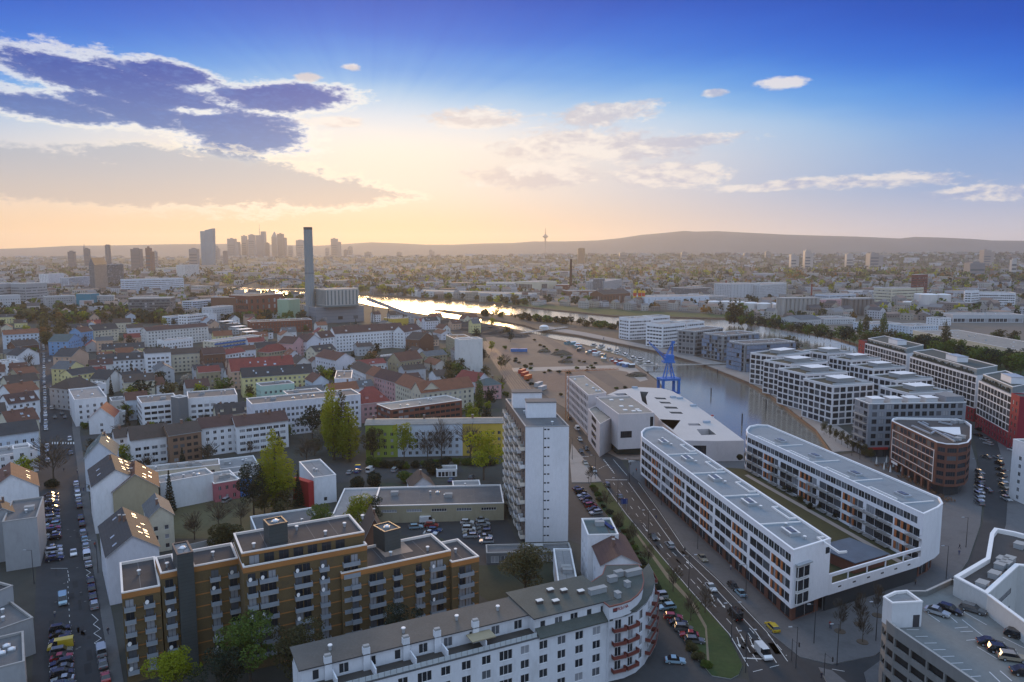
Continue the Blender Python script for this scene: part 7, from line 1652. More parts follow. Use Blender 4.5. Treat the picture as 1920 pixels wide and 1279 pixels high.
for i, (px, py, r, h) in enumerate(((1053, 665, 7, 4), (1194, 705, 6, 3), (872, 612, 22, 7), (900, 618, 18, 6), (845, 605, 15, 5), (935, 625, 16, 5), (960, 631, 14, 4), (1020, 660, 5, 3), (1060, 680, 5, 3))):
    x, y = G(px, py); v = []; f = []; n = 18; R = random.Random(i)
    for j in range(5):
        q = 1-j/5
        for k in range(n): a = 2*pi*k/n; w = 1+.22*R.uniform(-1, 1); v.append((cos(a)*r*q*w*1.3, sin(a)*r*q*w, h*(1-q*q)+R.uniform(-.2, .2)*(j > 0)-.3*(j == 0)))
    v.append((0, 0, h)); 
    for j in range(4):
        for k in range(n): f.append((j*n+k, j*n+(k+1) % n, (j+1)*n+(k+1) % n, (j+1)*n+k))
    for k in range(n): f.append((4*n+k, 4*n+(k+1) % n, 5*n))
    me = bpy.data.meshes.new('spoil_heap'); me.from_pydata(v, [], f); me.materials.append(soil if i in (0, 1, 7, 8) else MATS['coal_dust']); tag(link('spoil_heap', me, (x, y, 0)), ['brown earth heap in the middle of the sandy field', 'brown earth heap at the right of the sandy field', 'big dark coal heap by the channel', 'second dark coal heap by the channel', 'small dark coal heap left of the big one', 'low dark heap at the upper edge of the sandy field', 'dark heap right of the low one near the channel', 'small earth heap on the upper sandy field', 'small earth heap near the pink gravel patch'][i], 'earth heap')
# ---------------------------------------------------------------- skyline far away (placed by bearing and distance)
def far_xy(px, D): return ((px-960)/FOC*D, D)
def far_h(D, y): return CAMH + (468-y)/FOC*D
def sky_tower(label, px, w, yt, D, col, kind='box', depth=None, grp=None):
    x, y = far_xy(px, D); h = far_h(D, yt); W_ = w/FOC*D; dp = depth or W_*.7; t = thing('skyscraper' if h > 90 else 'high_rise_block', label, 'skyscraper' if h > 90 else 'high-rise', (x, y, 0), 0, grp)
    gm = mat('facade_%02d%02d%02d' % tuple(int(c*99) for c in col), col, .35, .25, .02, fine=.2, tile=(2, 4.0)); m = MB(); hw = W_/2
    if kind == 'twin':      # two wedge towers with slanting top, atrium between
        m.prism([(-hw, 0), (-hw*.1, -dp*.2), (hw*.05, dp*.6), (-hw*.8, dp*.8)], 0, h*.93)
        a = [(-hw*.15, -dp*.25), (hw*.75, 0), (hw*.9, dp*.7), (hw*.0, dp*.6)]
        b0 = [(p[0], p[1], 0) for p in a]; k = [(-.0, 0), (1.32, 0), (1.25, 0), (0, 0)]
        tp = [(a[0][0], a[0][1], h*.95), (a[1][0]*1.3, a[1][1], h), (a[2][0]*1.2, a[2][1], h), (a[3][0], a[3][1], h*.95)]
        for i in range(4): j = (i+1) % 4; m.poly([b0[i], b0[j], tp[j], tp[i]])
        m.poly(tp)
    elif kind == 'spire':
        m.box(-hw, hw, -dp/2, dp/2, 0, h*.80); q = [(-hw, -dp/2), (hw, -dp/2), (hw, dp/2), (-hw, dp/2)]
        for i in range(4): a, c = q[i], q[(i+1) % 4]; m.poly([(*a, h*.8), (*c, h*.8), (0, 0, h)])
    elif kind == 'mast':
        m.box(-hw, hw*.1, -dp/2, dp/2, 0, h*.70); m.box(hw*.1, hw, -dp*.4, dp*.5, 0, h*.80); m.tube((-hw*.3, 0, h*.70), (-hw*.3, 0, h*.86), 2.6, 2.2, 6); m.tube((-hw*.3, 0, h*.86), (-hw*.3, 0, h), 1.4, .8, 5)
    elif kind == 'step':
        m.box(-hw, hw*.3, -dp/2, dp/2, 0, h); m.box(hw*.3, hw, -dp*.4, dp*.4, 0, h*.86); m.box(-hw*.6, -hw*.2, -4, 4, h, h+6)
    elif kind == 'round': m.tube((0, 0, 0), (0, 0, h), hw, hw, 20); m.tube((0, 0, h), (0, 0, h+3), hw*.7, hw*.7, 12)
    else: m.box(-hw, hw, -dp/2, dp/2, 0, h); m.box(-hw*.5, hw*.4, -dp*.3, dp*.3, h, h+5)
    link('facade', m.mesh('facade', [gm]), (0, 0, 0), 0, t)
    if kind == 'box' or kind == 'step':
        m = MB()
        for r in range(int(h*.8/14)): m.box(-hw*.92, hw*.25 if kind == 'step' else hw*.92, -dp/2-.4, -dp/2-.05, 6+r*14, 12+r*14)
        o = link('window_band', m.mesh('window_band', [mat('far_glass', (.08, .10, .12), .3, .1)]), (0, 0, 0), 0, t); o['kind'] = 'stuff'
B1c, B2c, B3c, B4c = (.16, .20, .24), (.24, .24, .25), (.12, .13, .15), (.30, .27, .25)
for a in (('glassy twin tower with slanted tops standing alone left of the skyline', 393, 24, 429, 3700, (.16, .26, .32), 'twin', 34),
 ('low cream tower left of the slanted glass twin tower', 368, 15, 467, 3600, B2c, 'box'), ('tower half hidden right of the slanted glass twin tower', 410, 11, 461, 4600, B2c, 'step'), ('small domed block between the twin tower and the skyline', 426, 9, 471, 4200, B3c, 'round'),
 ('leftmost tower pair of the skyline cluster', 443, 20, 448, 5600, B2c, 'step'), ('second tower of the skyline cluster with stepped top', 465, 13, 443, 5700, B4c, 'step'), ('third tower of the skyline cluster', 477, 11, 441, 5600, B2c, 'box'),
 ('tallest skyline tower with red tipped mast', 494, 16, 421, 5900, B1c, 'mast'), ('short tower right of the masted tower', 505, 7, 456, 5800, B3c, 'box'), ('pointed pyramid topped skyline tower', 519, 10, 434, 6000, B4c, 'spire'),
 ('dark stepped tower right of the pyramid topped one', 533, 15, 439, 5900, B3c, 'step'), ('small tower between stepped tower and broad tower', 548, 8, 462, 5800, B4c, 'box'), ('broad flat tower left of the chimney', 567, 15, 451, 5700, B4c, 'box'), ('pale block in front of the broad flat tower', 565, 9, 466, 5200, B2c, 'box'),
 ('stepped tower alone right of the chimney', 633, 17, 448, 5800, B4c, 'step'), ('small low tower right of the stepped lone tower', 651, 8, 469, 5600, B3c, 'box'), ('slim tower right of the small low one', 659, 8, 463, 5700, B4c, 'box'), ('tiny tower just right of the chimney', 616, 6, 466, 5700, B4c, 'box'),
 ('dark round tower on the left horizon', 208, 10, 460, 3300, B3c, 'round'), ('slim bell tower on the left horizon', 164, 3, 457, 3400, B4c, 'spire'), ('block beside the slim bell tower', 169, 9, 467, 3400, B3c, 'box'), ('low wide block on the left horizon', 140, 11, 472, 3500, B3c, 'box'), ('dark slab block between round tower and red brown tower', 261, 17, 467, 3300, B3c, 'box'),
 ('red brown stepped tower on the left horizon', 286, 13, 465, 2900, (.16, .09, .08), 'step'), ('pale block right of the dark round tower', 296, 6, 472, 3600, B2c, 'box'), ('tower block cropped by the left edge on the horizon', 0, 6, 467, 3300, B2c, 'box'),
 ('brown slab tower right of the television tower', 1089, 14, 466, 4200, (.26, .16, .09), 'round'), ('hotel slab on the horizon between chimney and television tower', 811, 10, 469, 6200, B4c, 'step'), ('low tower block left of the hotel slab', 750, 9, 473, 5200, B4c, 'box'), ('wide block on the horizon in the middle', 692, 12, 473, 5200, B4c, 'box'), ('low wide block at the foot of the television tower', 1021, 22, 475, 5500, B4c, 'box'),
 ('pale slab pair left tower on the right horizon', 1486, 15, 477, 3600, (.42, .40, .38), 'step'), ('pale slab pair right tower on the right horizon', 1512, 16, 470, 3600, (.42, .40, .38), 'step'), ('pale block third from the left on the right horizon', 1588, 12, 476, 3800, (.40, .38, .36), 'box'), ('grey stepped block on the right horizon', 1636, 25, 475, 3500, (.28, .27, .27), 'step'),
 ('small block on the ridge above the logistics hall', 1280, 10, 473, 4600, B4c, 'box'), ('second small block on the ridge', 1397, 11, 475, 4600, B2c, 'box'), ('third small block on the ridge', 1436, 9, 472, 4600, B2c, 'box'), ('brownish block on the ridge near the brown slab tower', 1167, 14, 474, 4600, B4c, 'box'), ('lone block high on the far right ridge', 1845, 20, 469, 4200, B4c, 'step'), ('white slab on the right below the ridge', 1895, 9, 487, 2600, (.45, .44, .42), 'box'), ('pale long block on the right below the ridge', 1823, 28, 493, 2500, B2c, 'box')):
    sky_tower(*a)
# television tower
D = 7600; x, y = far_xy(1022, D); t = thing('television_tower', 'thin television tower with pod and antenna on the horizon', 'television tower', (x, y, 0)); cm2 = mat('tv_concrete', (.35, .28, .24), .8, .1); H_ = far_h(D, 428)
m = MB(); m.tube((0, 0, 0), (0, 0, H_*.68), 12, 7, 12); link('shaft', m.mesh('shaft', [cm2]), (0, 0, 0), 0, t)
m = MB(); m.tube((0, 0, H_*.66), (0, 0, H_*.71), 9, 29, 16); m.tube((0, 0, H_*.71), (0, 0, H_*.745), 29, 26, 16); m.tube((0, 0, H_*.745), (0, 0, H_*.79), 14, 10, 12); link('pod', m.mesh('pod', [cm2]), (0, 0, 0), 0, t)
m = MB(); m.tube((0, 0, H_*.78), (0, 0, H_), 4.5, 1.6, 8); link('antenna', m.mesh('antenna', [mat('tv_red', (.4, .1, .06), .8, .1)]), (0, 0, 0), 0, t)
# hills
def hills(name, prof, D, back, m, base=0, jit=0):
    v = []; f = []; k = len(prof); R = random.Random(3)
    rows = [(D*.86, 0), (D*.92, .42), (D*.97, .8), (D, 1), (D+back*.3, .95), (D+back, .4)]
    for (d, s) in rows:
        for (px, py) in prof:
            x = (px-960)/FOC*D; hh = far_h(D, py); v.append((x*d/D, d, base+(hh-base)*s+(R.uniform(-jit, jit)*s if s < 1 else 0)))
    for r in range(len(rows)-1):
        for i in range(k-1): f.append((r*k+i, r*k+i+1, (r+1)*k+i+1, (r+1)*k+i))
    me = bpy.data.meshes.new(name); me.from_pydata(v, [], f); me.materials.append(m); me.polygons.foreach_set('use_smooth', [True]*len(f)); me.update(); struct(name, me)
hm_ = mat('hill_forest', (.085, .095, .09), .95, .4, .002, fine=.2)
prof = [(-3000, 462), (-1500, 458), (-600, 463), (0, 467), (60, 465), (140, 461), (240, 460), (330, 458), (430, 457.5), (520, 459), (600, 461), (660, 457), (700, 454.5), (740, 456), (800, 459), (850, 459), (900, 457), (960, 456), (1000, 453), (1060, 453), (1120, 451), (1160, 447), (1200, 441), (1245, 437), (1280, 433.5), (1300, 435), (1340, 434), (1400, 437), (1460, 440), (1520, 442), (1600, 444), (1680, 447.5), (1710, 444.5), (1760, 446), (1810, 448), (1850, 451), (1930, 452), (2300, 448), (3200, 455), (5000, 462)]
hills('taunus_hills', prof, 9000, 2000, hm_)
RP = [(-2500, 484), (-600, 484), (300, 485), (800, 483), (1000, 481), (1200, 479), (1400, 478.5), (1500, 479), (1700, 477), (1760, 476), (1850, 476), (1920, 477), (2500, 474), (4500, 472)]
hills('low_ridge', RP, 4800, 2500, mat('ridge_wood', (.045, .05, .03), .95, .5, .004, fine=.4, stain=((.12, .10, .07), .002, .8)), 0, 0)
def ridge_z(x, d):
    s = 0
    for (d0, s0), (d1, s1) in zip(((4128, 0), (4416, .42), (4656, .8), (4800, 1), (5550, .95)), ((4416, .42), (4656, .8), (4800, 1), (5550, .95), (7300, .4))):
        if d0 <= d <= d1: s = s0+(s1-s0)*(d-d0)/(d1-d0)
    px = 960+x/d*FOC
    for a, b in zip(RP, RP[1:]):
        if a[0] <= px <= b[0]: return far_h(4800, a[1]+(b[1]-a[1])*(px-a[0])/(b[0]-a[0]))*s
    return 0
# ---------------------------------------------------------------- fabric: free spots between the hand placed things
FOOT = []
for o in list(COL.objects):
    if o.parent is None and o.type == 'EMPTY' and 'category' in o:
        ws = [c for c in o.children if c.name.split('.')[0] in ('wall', 'upper_wall', 'shaft', 'shell', 'gallery', 'shop_front')]
        r = 0
        for c in ws:
            if c.data and len(c.data.vertices): r = max(r, max(hypot(q[0], q[1]) for q in c.bound_box))
        if r: FOOT.append((o.location.x, o.location.y, r*.85 if r < 22 else r*.8, o))
def pip(x, y, P):
    c = False
    for i in range(len(P)):
        a, b = P[i], P[i-1]
        if (a[1] > y) != (b[1] > y) and x < (b[0]-a[0])*(y-a[1])/(b[1]-a[1])+a[0]: c = not c
    return c
BB = []
for (x, y, r, o) in FOOT:
    xs = []; ys = []
    for c in o.children:
        if c.name.split('.')[0] in ('wall', 'shop_front', 'upper_wall', 'shell', 'shaft', 'gallery') and c.data:
            P = [(x+v.co.x, y+v.co.y) for v in c.data.vertices if v.co.z < 6 or True]
            if len(P) < 3: continue
            # convex hull
            P = sorted(set((round(a, 1), round(b_, 1)) for a, b_ in P))
            def half(Q):
                h = []
                for p in Q:
                    while len(h) > 1 and (h[-1][0]-h[-2][0])*(p[1]-h[-2][1])-(h[-1][1]-h[-2][1])*(p[0]-h[-2][0]) <= 0: h.pop()
                    h.append(p)
                return h
            hl = half(P)[:-1]+half(P[::-1])[:-1]
            if len(hl) > 2: BB.append(hl)
CELL = {}
for i, hl in enumerate(BB):
    x0, x1 = min(p[0] for p in hl), max(p[0] for p in hl); y0, y1 = min(p[1] for p in hl), max(p[1] for p in hl)
    for a in range(int(x0//50)-1, int(x1//50)+2):
        for c in range(int(y0//50)-1, int(y1//50)+2): CELL.setdefault((a, c), []).append(hl)
ST = [G(*p) for p in asph_left]; RD = [G(*p) for p in RL+RR]
ADDED = {}
def free(x, y, r):
    for k in range(8):
        a = k*pi/4; q = (x+cos(a)*r, y+sin(a)*r)
        if pip(*q, RW) or pip(*q, ST) or pip(*q, RD): return False
        for hl in CELL.get((int(q[0]//50), int(q[1]//50)), ()):
            if pip(*q, hl): return False
    for hl in CELL.get((int(x//50), int(y//50)), ()):
        if pip(x, y, hl): return False
        for p in hl:
            if hypot(p[0]-x, p[1]-y) < r: return False
    cx, cy = int(x//60), int(y//60)
    for i in (-1, 0, 1):
        for j in (-1, 0, 1):
            for (ax, ay, ar) in ADDED.get((cx+i, cy+j), ()):
                if hypot(ax-x, ay-y) < ar+r: return False
    return True
def add(x, y, r): ADDED.setdefault((int(x//60), int(y//60)), []).append((x, y, r))
R9 = random.Random(11)
def rect_at(x, y, w, d, a):
    c, s = cos(a), sin(a); return [(x+c*u-s*v, y+s*u+c*v) for u, v in ((-w/2, -d/2), (w/2, -d/2), (w/2, d/2), (-w/2, d/2))]
CITY_A = atan2(-.50, .85)+radians(60)
sA, sB = G(72, 900), G(73, 700); street_dir = atan2(sB[1]-sA[1], sB[0]-sA[0]); grid_a = street_dir-pi/2
wc_ = ['w', 'w', 'cr', 'ow', 'bw', 'tan', 'lil', 'py', 'sal', 'lg']; rc_ = ['red', 'br', 'rb', 'dk', 'or_', 'br', 'gr', 'crim']
nh = 0; FIN = []
def near_phrase(x, y, n):
    o = min(FOOT, key=lambda q: hypot(q[0]-x, q[1]-y))[3]; s = ' '+o['label']+' '
    for k in (' with ', ' behind ', ' beside ', ' left ', ' right ', ' in ', ' at ', ' of ', ' near ', ' by ', ' on ', ' before ', ' below ', ' between ', ' above ', ' rising', ' standing', ' and ', ' before', ' next ', ' full ', ' along '):
        i = s.find(k)
        if i > 12: s = s[:i]+' '
    return 'the '+' '.join(s.split()[:n])
for i in range(1500):
    if nh >= 100: break
    px, py = R9.uniform(-30, 900), R9.uniform(600, 800)
    if px > 830 and py > 690: continue
    if py > 720 and px > 130 and R9.random() < .5: continue
    x, y = G(px, py); w, d = R9.uniform(9, 20), R9.uniform(9, 12)
    if not free(x, y, w*.56): continue
    add(x, y, w*.6); h = R9.uniform(5, 11.5); random.seed(i); FIN.append((x, y))
    wn, rn = R9.choice(wc_), R9.choice(rc_)
    col = {'w': 'white', 'cr': 'cream', 'ow': 'off white', 'bw': 'bluish white', 'tan': 'tan', 'lil': 'pale lilac', 'py': 'pale yellow', 'sal': 'salmon', 'lg': 'light grey'}[wn]; rcn = {'red': 'dark red', 'br': 'brown', 'rb': 'red brown', 'dk': 'dark', 'or_': 'orange red', 'gr': 'grey', 'crim': 'bright red'}[rn]
    house('small %s house with %s roof near %s' % (col, rcn, near_phrase(x, y, 8)), None, None, d, h, h+R9.uniform(2.5, 4.5), wn, rn, P=rect_at(x, y, w, d, grid_a+(pi/2 if R9.random() < .35 else 0)), group='infill houses in the left quarter', sky=R9.choice((0, 0, 3)), chim=1, cat='house'); nh += 1
random.seed(5)
ng = 0
for i in range(6000):
    if ng >= 210: break
    px, py = R9.uniform(-20, 960), R9.uniform(603, 985)
    if py > 860 and px > 560 or (290 < px < 490 and 890 < py < 1000): continue
    x, y = G(px, py)
    if not free(x, y, 2.2): continue
    add(x, y, 2.8); kd, lf, w = R9.choice((('round', 'green', 'leafy green'), ('round', 'olive', 'olive green'), ('round', 'dark', 'dark green'), ('bare', 'twig', 'leafless brown'), ('conifer', 'dark', 'dark coniferous'), ('bush', 'green', 'low bushy green'), ('round', 'spring', 'bright green'), ('bare', 'twig', 'leafless brown')))
    tree('%s garden tree near %s' % (w, near_phrase(x, y, 9)) if kd != 'bush' else 'low bushy green shrub near %s' % near_phrase(x, y, 9), 0, 0, R9.uniform(6, 12) if kd != 'bush' else 3.5, kd, lf, 1.05, 'garden trees of the left quarter', xy=(x, y), n=900 if py > 750 else 320); ng += 1
# near court trees and hedges, right side bank
for i in range(30):
    px, py = R9.choice(((R9.uniform(1440, 1920), R9.uniform(640, 700)), (R9.uniform(1640, 1920), R9.uniform(640, 690))))
    x, y = G(px, py)
    if free(x, y, 3): add(x, y, 3); tree('thick riverside tree in the green belt behind the white grid slabs', 0, 0, R9.uniform(9, 15), 'round', R9.choice(('green', 'dark', 'olive')), 1.25, 'green belt trees behind the white grid slabs', xy=(x, y), n=500)
# middle distance beyond the river and far suburbs: first the nearest as things, then one mass
def far_zone(px, py): return True
mb_h = MB(); n_ind = 0; hc = [(.45, .43, .40), (.34, .32, .30), (.50, .50, .52), (.24, .2, .18), (.40, .36, .30)]; rcx = [(.16, .10, .08), (.22, .21, .21), (.10, .09, .09), (.28, .20, .16)]
fm = [mat('far_wall_%d' % i, c, .9, .15, .05) for i, c in enumerate(hc)]+[mat('far_roof_%d' % i, c, .9, .2, .05) for i, c in enumerate(rcx)]
cand = []
for i in range(4800):
    px = R9.uniform(-60, 1980); py = 478+ (600-478)*R9.random()**1.35
    if 560 < py and px > 940 and R9.random() < .5: continue
    if py < 520 and px > 1100 and (R9.random() < .72): continue
    cand.append((py, px))
cand.sort(reverse=True)
PEN = [(640, 600), (640, 545), (800, 566), (1000, 575), (1360, 590), (1700, 660), (1700, 720), (1240, 760), (960, 770), (900, 700), (830, 620)]
LM = [(o.location.x, o.location.y, o['label']) for (_, _, _, o) in FOOT]
for i in range(600): cand.append((None, R9.uniform(900, 1950) if i < 450 else R9.uniform(-50, 900)))
for py, px in cand:
    if py is None: y = R9.uniform(4130, 5000); x = (px-960)/FOC*y; dist = hypot(x, y)
    else:
        if pip(px, py, PEN): continue
        x, y = G(px, py); dist = hypot(x, y)
    if dist > 9000: continue
    big = R9.random() < .16; w = R9.uniform(9, 20)*(2.6 if big else 1); d = w*R9.uniform(.4, .8); h = R9.uniform(5, 12)*(1.3 if big else 1)
    if dist > 2500: w *= 1.5; d *= 1.5; h *= 1.2
    if dist > 4300: h += 0
    if not free(x, y, w*.55): continue
    if dist < 4000: add(x, y, w*.6)
    zb = ridge_z(x, y)
    P = rect_at(x, y, w, d, grid_a+R9.choice((0, pi/2, .4, -.3))); wi, ri = R9.randrange(5), 5+R9.randrange(4); one = dist < 1500 and n_ind < 140
    b = MB() if one else mb_h; o = (x, y, 0) if one else (0, 0, 0); gab = not big and R9.random() < .7
    for q in range(4): a, c = P[q], P[(q+1) % 4]; b.poly([(*a, 0), (*c, 0), (*c, h), (*a, h)], wi)
    if gab:
        r0, r1 = ((P[0][0]+P[3][0])/2, (P[0][1]+P[3][1])/2, h*1.4), ((P[1][0]+P[2][0])/2, (P[1][1]+P[2][1])/2, h*1.4)
        b.poly([(*P[0], h), (*P[1], h), r1, r0], ri); b.poly([(*P[2], h), (*P[3], h), r0, r1], ri); b.poly([(*P[3], h), (*P[0], h), r0], wi); b.poly([(*P[1], h), (*P[2], h), r1], wi)
    else: b.poly([(*p, h) for p in P], ri)
    if zb:
        k0 = len(b.v)-(4*4+(14 if gab else 4)); b.v[k0:] = [(q[0], q[1], q[2]+zb) for q in b.v[k0:]]
    nr = max(1, int(h/3.2))
    if dist < 2600:
        for q in range(4):
            a, c = P[q], P[(q+1) % 4]; l = ln(sub(c, a)); e = ((c[0]-a[0])/l, (c[1]-a[1])/l); n = (e[1], -e[0])
            if n[0]*-x+n[1]*-y < 0: continue
            for r in range(nr):
                z0 = .9+r*3.1
                for k in range(max(1, int(l/3.5))):
                    u = (k+.5)*l/max(1, int(l/3.5))-.7; b.poly([(a[0]+e[0]*s+n[0]*.05, a[1]+e[1]*s+n[1]*.05, z) for s, z in ((u, z0), (u+1.4, z0), (u+1.4, z0+1.4), (u, z0+1.4))], 9)
    if one:
        n_ind += 1; t = link('suburban_building', b.mesh('suburban_building', fm+[GL[1]], o), o); big_l = 'long flat roofed shed' if big else ('small gabled house' if gab else 'small flat roofed house')
        tag(t, '%s with %s roof in the built up belt near the river' % (big_l, ['brown', 'grey', 'dark', 'reddish'][ri-5]), 'building', 'buildings in the belt near the river')
struct('distant_suburb_houses', mb_h.mesh('distant_suburb_houses', fm+[GL[1]]), True)
# woodland mass: leaf clumps, in belts as in the photograph
lv = []; lf_ = []; lm = []
def clump(x, y, h, n, mi):
    r = h*.55
    for _ in range(n):
        a = R9.uniform(0, 6.28); q = sqrt(R9.random())*r; z = h*R9.uniform(.25, 1)*(1-.35*(q/r)**2); s = h*R9.uniform(.13, .24)
        d = Vector((R9.uniform(-1, 1), R9.uniform(-1, 1), R9.uniform(-.5, .8))).normalized(); w = d.orthogonal().normalized()*s; u = d.cross(w).normalized()*s
        c = Vector((x+cos(a)*q, y+sin(a)*q, z)); i0 = len(lv); lv.extend([tuple(c-w), tuple(c+u), tuple(c+w), tuple(c-u)]); lf_.append((i0, i0+1, i0+2, i0+3)); lm.append(mi)
lmats = [LEAF['green'], LEAF['olive'], LEAF['dark'], LEAF['spring'], LEAF['amber']]
for i in range(4200):
    d = R9.uniform(4130, 4900); px = R9.uniform(700, 1960) if i < 3600 else R9.uniform(-50, 700); x = (px-960)/FOC*d; i0 = len(lv); clump(x, d, R9.uniform(9, 15), 7, R9.choice((0, 1, 2, 2))); z = ridge_z(x, d); lv[i0:] = [(q[0], q[1], q[2]+z) for q in lv[i0:]]
for i in range(13500):
    px = R9.uniform(-80, 2000); py = 479+(606-479)*R9.random()**1.2
    inb = (505 < py < 540 and px > 1000) or (480 < py < 503 and px > 600) or (498 < py < 525 and px < 500) or (575 < py < 606 and px < 340) or (515 < py < 550 and 340 < px < 1000)
    if not inb and R9.random() < .62: continue
    if 545 < py and px > 1000 and R9.random() < .75: continue
    if pip(px, py, PEN): continue
    x, y = G(px, py); dist = hypot(x, y)
    if dist > 9500: continue
    h = R9.uniform(8, 16)*(1 if dist < 2500 else 1.35)
    if not free(x, y, 3): continue
    clump(x, y, h, 26 if dist < 1500 else 12 if dist < 3500 else 8, R9.choice((0, 1, 1, 4, 2, 0, 2, 3) if px > 400 else (0, 1, 2, 2)))
me = bpy.data.meshes.new('distant_woodland'); me.from_pydata(lv, [], lf_)
for q in lmats: me.materials.append(q)
me.polygons.foreach_set('material_index', lm); me.update(); struct('distant_woodland', me, True)
# ---------------------------------------------------------------- cars
CARC = dict(black=(.012, .012, .014), white=(.72, .72, .72), silver=(.38, .40, .42), grey=(.12, .125, .13), blue=(.03, .08, .22), red=(.32, .02, .02), darkblue=(.015, .025, .06), yellow=(.62, .45, .04), pale=(.28, .42, .5), beige=(.35, .3, .22), orange=(.6, .25, .02))
CM = {k: mat('car_paint_'+k, v, .25, .05, .5, fine=0, coat=.8, metal=.2) for k, v in CARC.items()}
TYRE = mat('tyre', (.015, .015, .015), .9, 0, fine=0); LAMPW = mat('headlight_glass', (.7, .7, .68), .15, 0, fine=0); LAMPR = mat('tail_light_red', (.35, .01, .01), .3, 0, fine=0); CGL = mat('car_glass', (.015, .018, .022), .05, 0, fine=0, spec=.8)
def car_meshes(kind):
    Lc, Wd, Hb, Ht = {'car': (4.4, 1.78, .88, 1.45), 'estate': (4.6, 1.8, .9, 1.5), 'van': (5.2, 1.95, 1.15, 2.25), 'minivan': (4.4, 1.8, 1.0, 1.75)}[kind]
    x = Lc/2
    prof = {'car': [(x, .35), (x, .62), (x-.15, .74), (x-1.15, Hb+.02), (-x+.75, Hb+.06), (-x+.08, Hb), (-x, .6), (-x, .35)], 'estate': [(x, .35), (x, .62), (x-.15, .76), (x-1.15, Hb+.03), (-x+.1, Hb+.06), (-x, .7), (-x, .35)],
            'van': [(x, .4), (x, .85), (x-.15, 1.0), (x-.75, Hb+.05), (-x, Hb+.1), (-x, .4)], 'minivan': [(x, .35), (x, .7), (x-.12, .85), (x-.95, Hb+.02), (-x+.02, Hb+.05), (-x, .35)]}[kind]
    cab = {'car': [(x-1.25, Hb), (x-2.0, Ht), (-x+1.25, Ht), (-x+.45, Hb)], 'estate': [(x-1.25, Hb), (x-1.95, Ht), (-x+.55, Ht), (-x+.12, Hb)], 'van': [(x-.8, Hb), (x-1.35, Ht), (-x+.05, Ht), (-x+.01, Hb)], 'minivan': [(x-1.0, Hb), (x-1.7, Ht), (-x+.35, Ht), (-x+.08, Hb)]}[kind]
    def ext(P, w0, w1, zref, b, mi=0, shrink=None):
        k = len(P); hw = lambda z: (w0+(w1-w0)*max(0, (z-zref[0])/(zref[1]-zref[0])))/2
        A = [(p[0], -hw(p[1]), p[1]) for p in P]; C_ = [(p[0], hw(p[1]), p[1]) for p in P]
        b.poly(A[::-1] if 1 else A, mi); b.poly(C_, mi)
        for i in range(k): j = (i+1) % k; b.poly([A[i], A[j], C_[j], C_[i]], mi)
    body = MB(); ext(prof, Wd, Wd-.06, (.35, Hb), body)
    # roof panel and pillars
    r = [(cab[1][0]-.02, Ht), (cab[1][0]-.1, Ht+.05), (cab[2][0]+.1, Ht+.05), (cab[2][0]+.02, Ht)]; ext(r, Wd-.34, Wd-.40, (Ht, Ht+.05), body)
    if kind == 'van': body.box(-x+.05, x-2.1, -Wd/2+.04, Wd/2-.04, Hb, Ht-.02, 0)
    gl = MB(); ext(cab, Wd-.1, Wd-.36, (Hb, Ht), gl)
    wh = MB(); wh.tube((0, -.11, 0), (0, .11, 0), .32, .32, 14, 0); wh.tube((0, -.125, 0), (0, .125, 0), .19, .19, 10, 1)
    hl = MB(); hl.box(0, .06, -.2, .2, -.07, .08)
    return body.mesh('body', [CM['white']]), gl.mesh('window', [CGL]), wh.mesh('wheel', [TYRE, METAL]), hl.mesh('headlight', [LAMPW]), hl.mesh('tail_light', [LAMPR]), Lc, Wd
CMH = {k: car_meshes(k) for k in ('car', 'estate', 'van', 'minivan')}
def car(label, px, py, rz, color='black', kind='car', group=None, z=.05, zp=0., moving=False):
    x, y = G(px, py, zp); bm, gm, whm, hlm, tlm, Lc, Wd = CMH[kind]
    if zp: z = zp+.02
    t = thing('delivery_van' if kind == 'van' else 'car', label, 'van' if kind == 'van' else 'car', (x, y, z), rz, group)
    o = link('body', bm, (0, 0, 0), 0, t); o.material_slots[0].link = 'OBJECT'; o.material_slots[0].material = CM[color]
    link('window', gm, (0, 0, 0), 0, t)
    if hypot(x, y) < 420:
        for sx in (-1, 1):
            for sy in (-1, 1): link('wheel', whm, (sx*Lc*.3, sy*(Wd/2-.1), .32), 0, t)
            link('headlight', hlm, (Lc/2-.03, sx*(Wd/2-.3), .62), 0, t); link('tail_light', tlm, (-Lc/2-.03, sx*(Wd/2-.3), .68), 0, t)
    return t
ORD = ['first', 'second', 'third', 'fourth', 'fifth', 'sixth', 'seventh', 'eighth', 'ninth', 'tenth', 'eleventh', 'twelfth', 'thirteenth', 'fourteenth', 'fifteenth', 'sixteenth', 'seventeenth', 'eighteenth']
CN_ = {'darkblue': 'dark blue', 'pale': 'pale blue'}
def car_row(place, a, c, n, rz, cols, group, kinds=('car', 'estate', 'car', 'minivan'), jit=.08):
    for i in range(n):
        p = lerp(a, c, i/max(1, n-1)); k = cols[i % len(cols)]; kd = kinds[(i*7+n) % len(kinds)]
        if isinstance(k, tuple): k, kd = k
        car('%s %s, %s from the near end of %s' % (CN_.get(k, k), 'van' if kd == 'van' else 'car', ORD[n-1-i], place), p[0], p[1], rz+random.uniform(-jit, jit)+(pi if random.random() < .4 else 0), k, kd, group)
SD = street_dir; PD = SD-pi/2-.12
car_row('the long perpendicular row on the left street', (97, 930), (100, 1012), 14, PD, ['black', 'grey', 'silver', 'black', 'grey', 'darkblue', 'black', 'silver', 'black', 'pale', 'red', 'black', 'silver', 'black'], 'cars in the long perpendicular row')
car_row('the short perpendicular group on the left street', (101, 1030), (103, 1051), 4, PD, ['silver', 'white', 'silver', 'darkblue'], 'cars in the short perpendicular group')
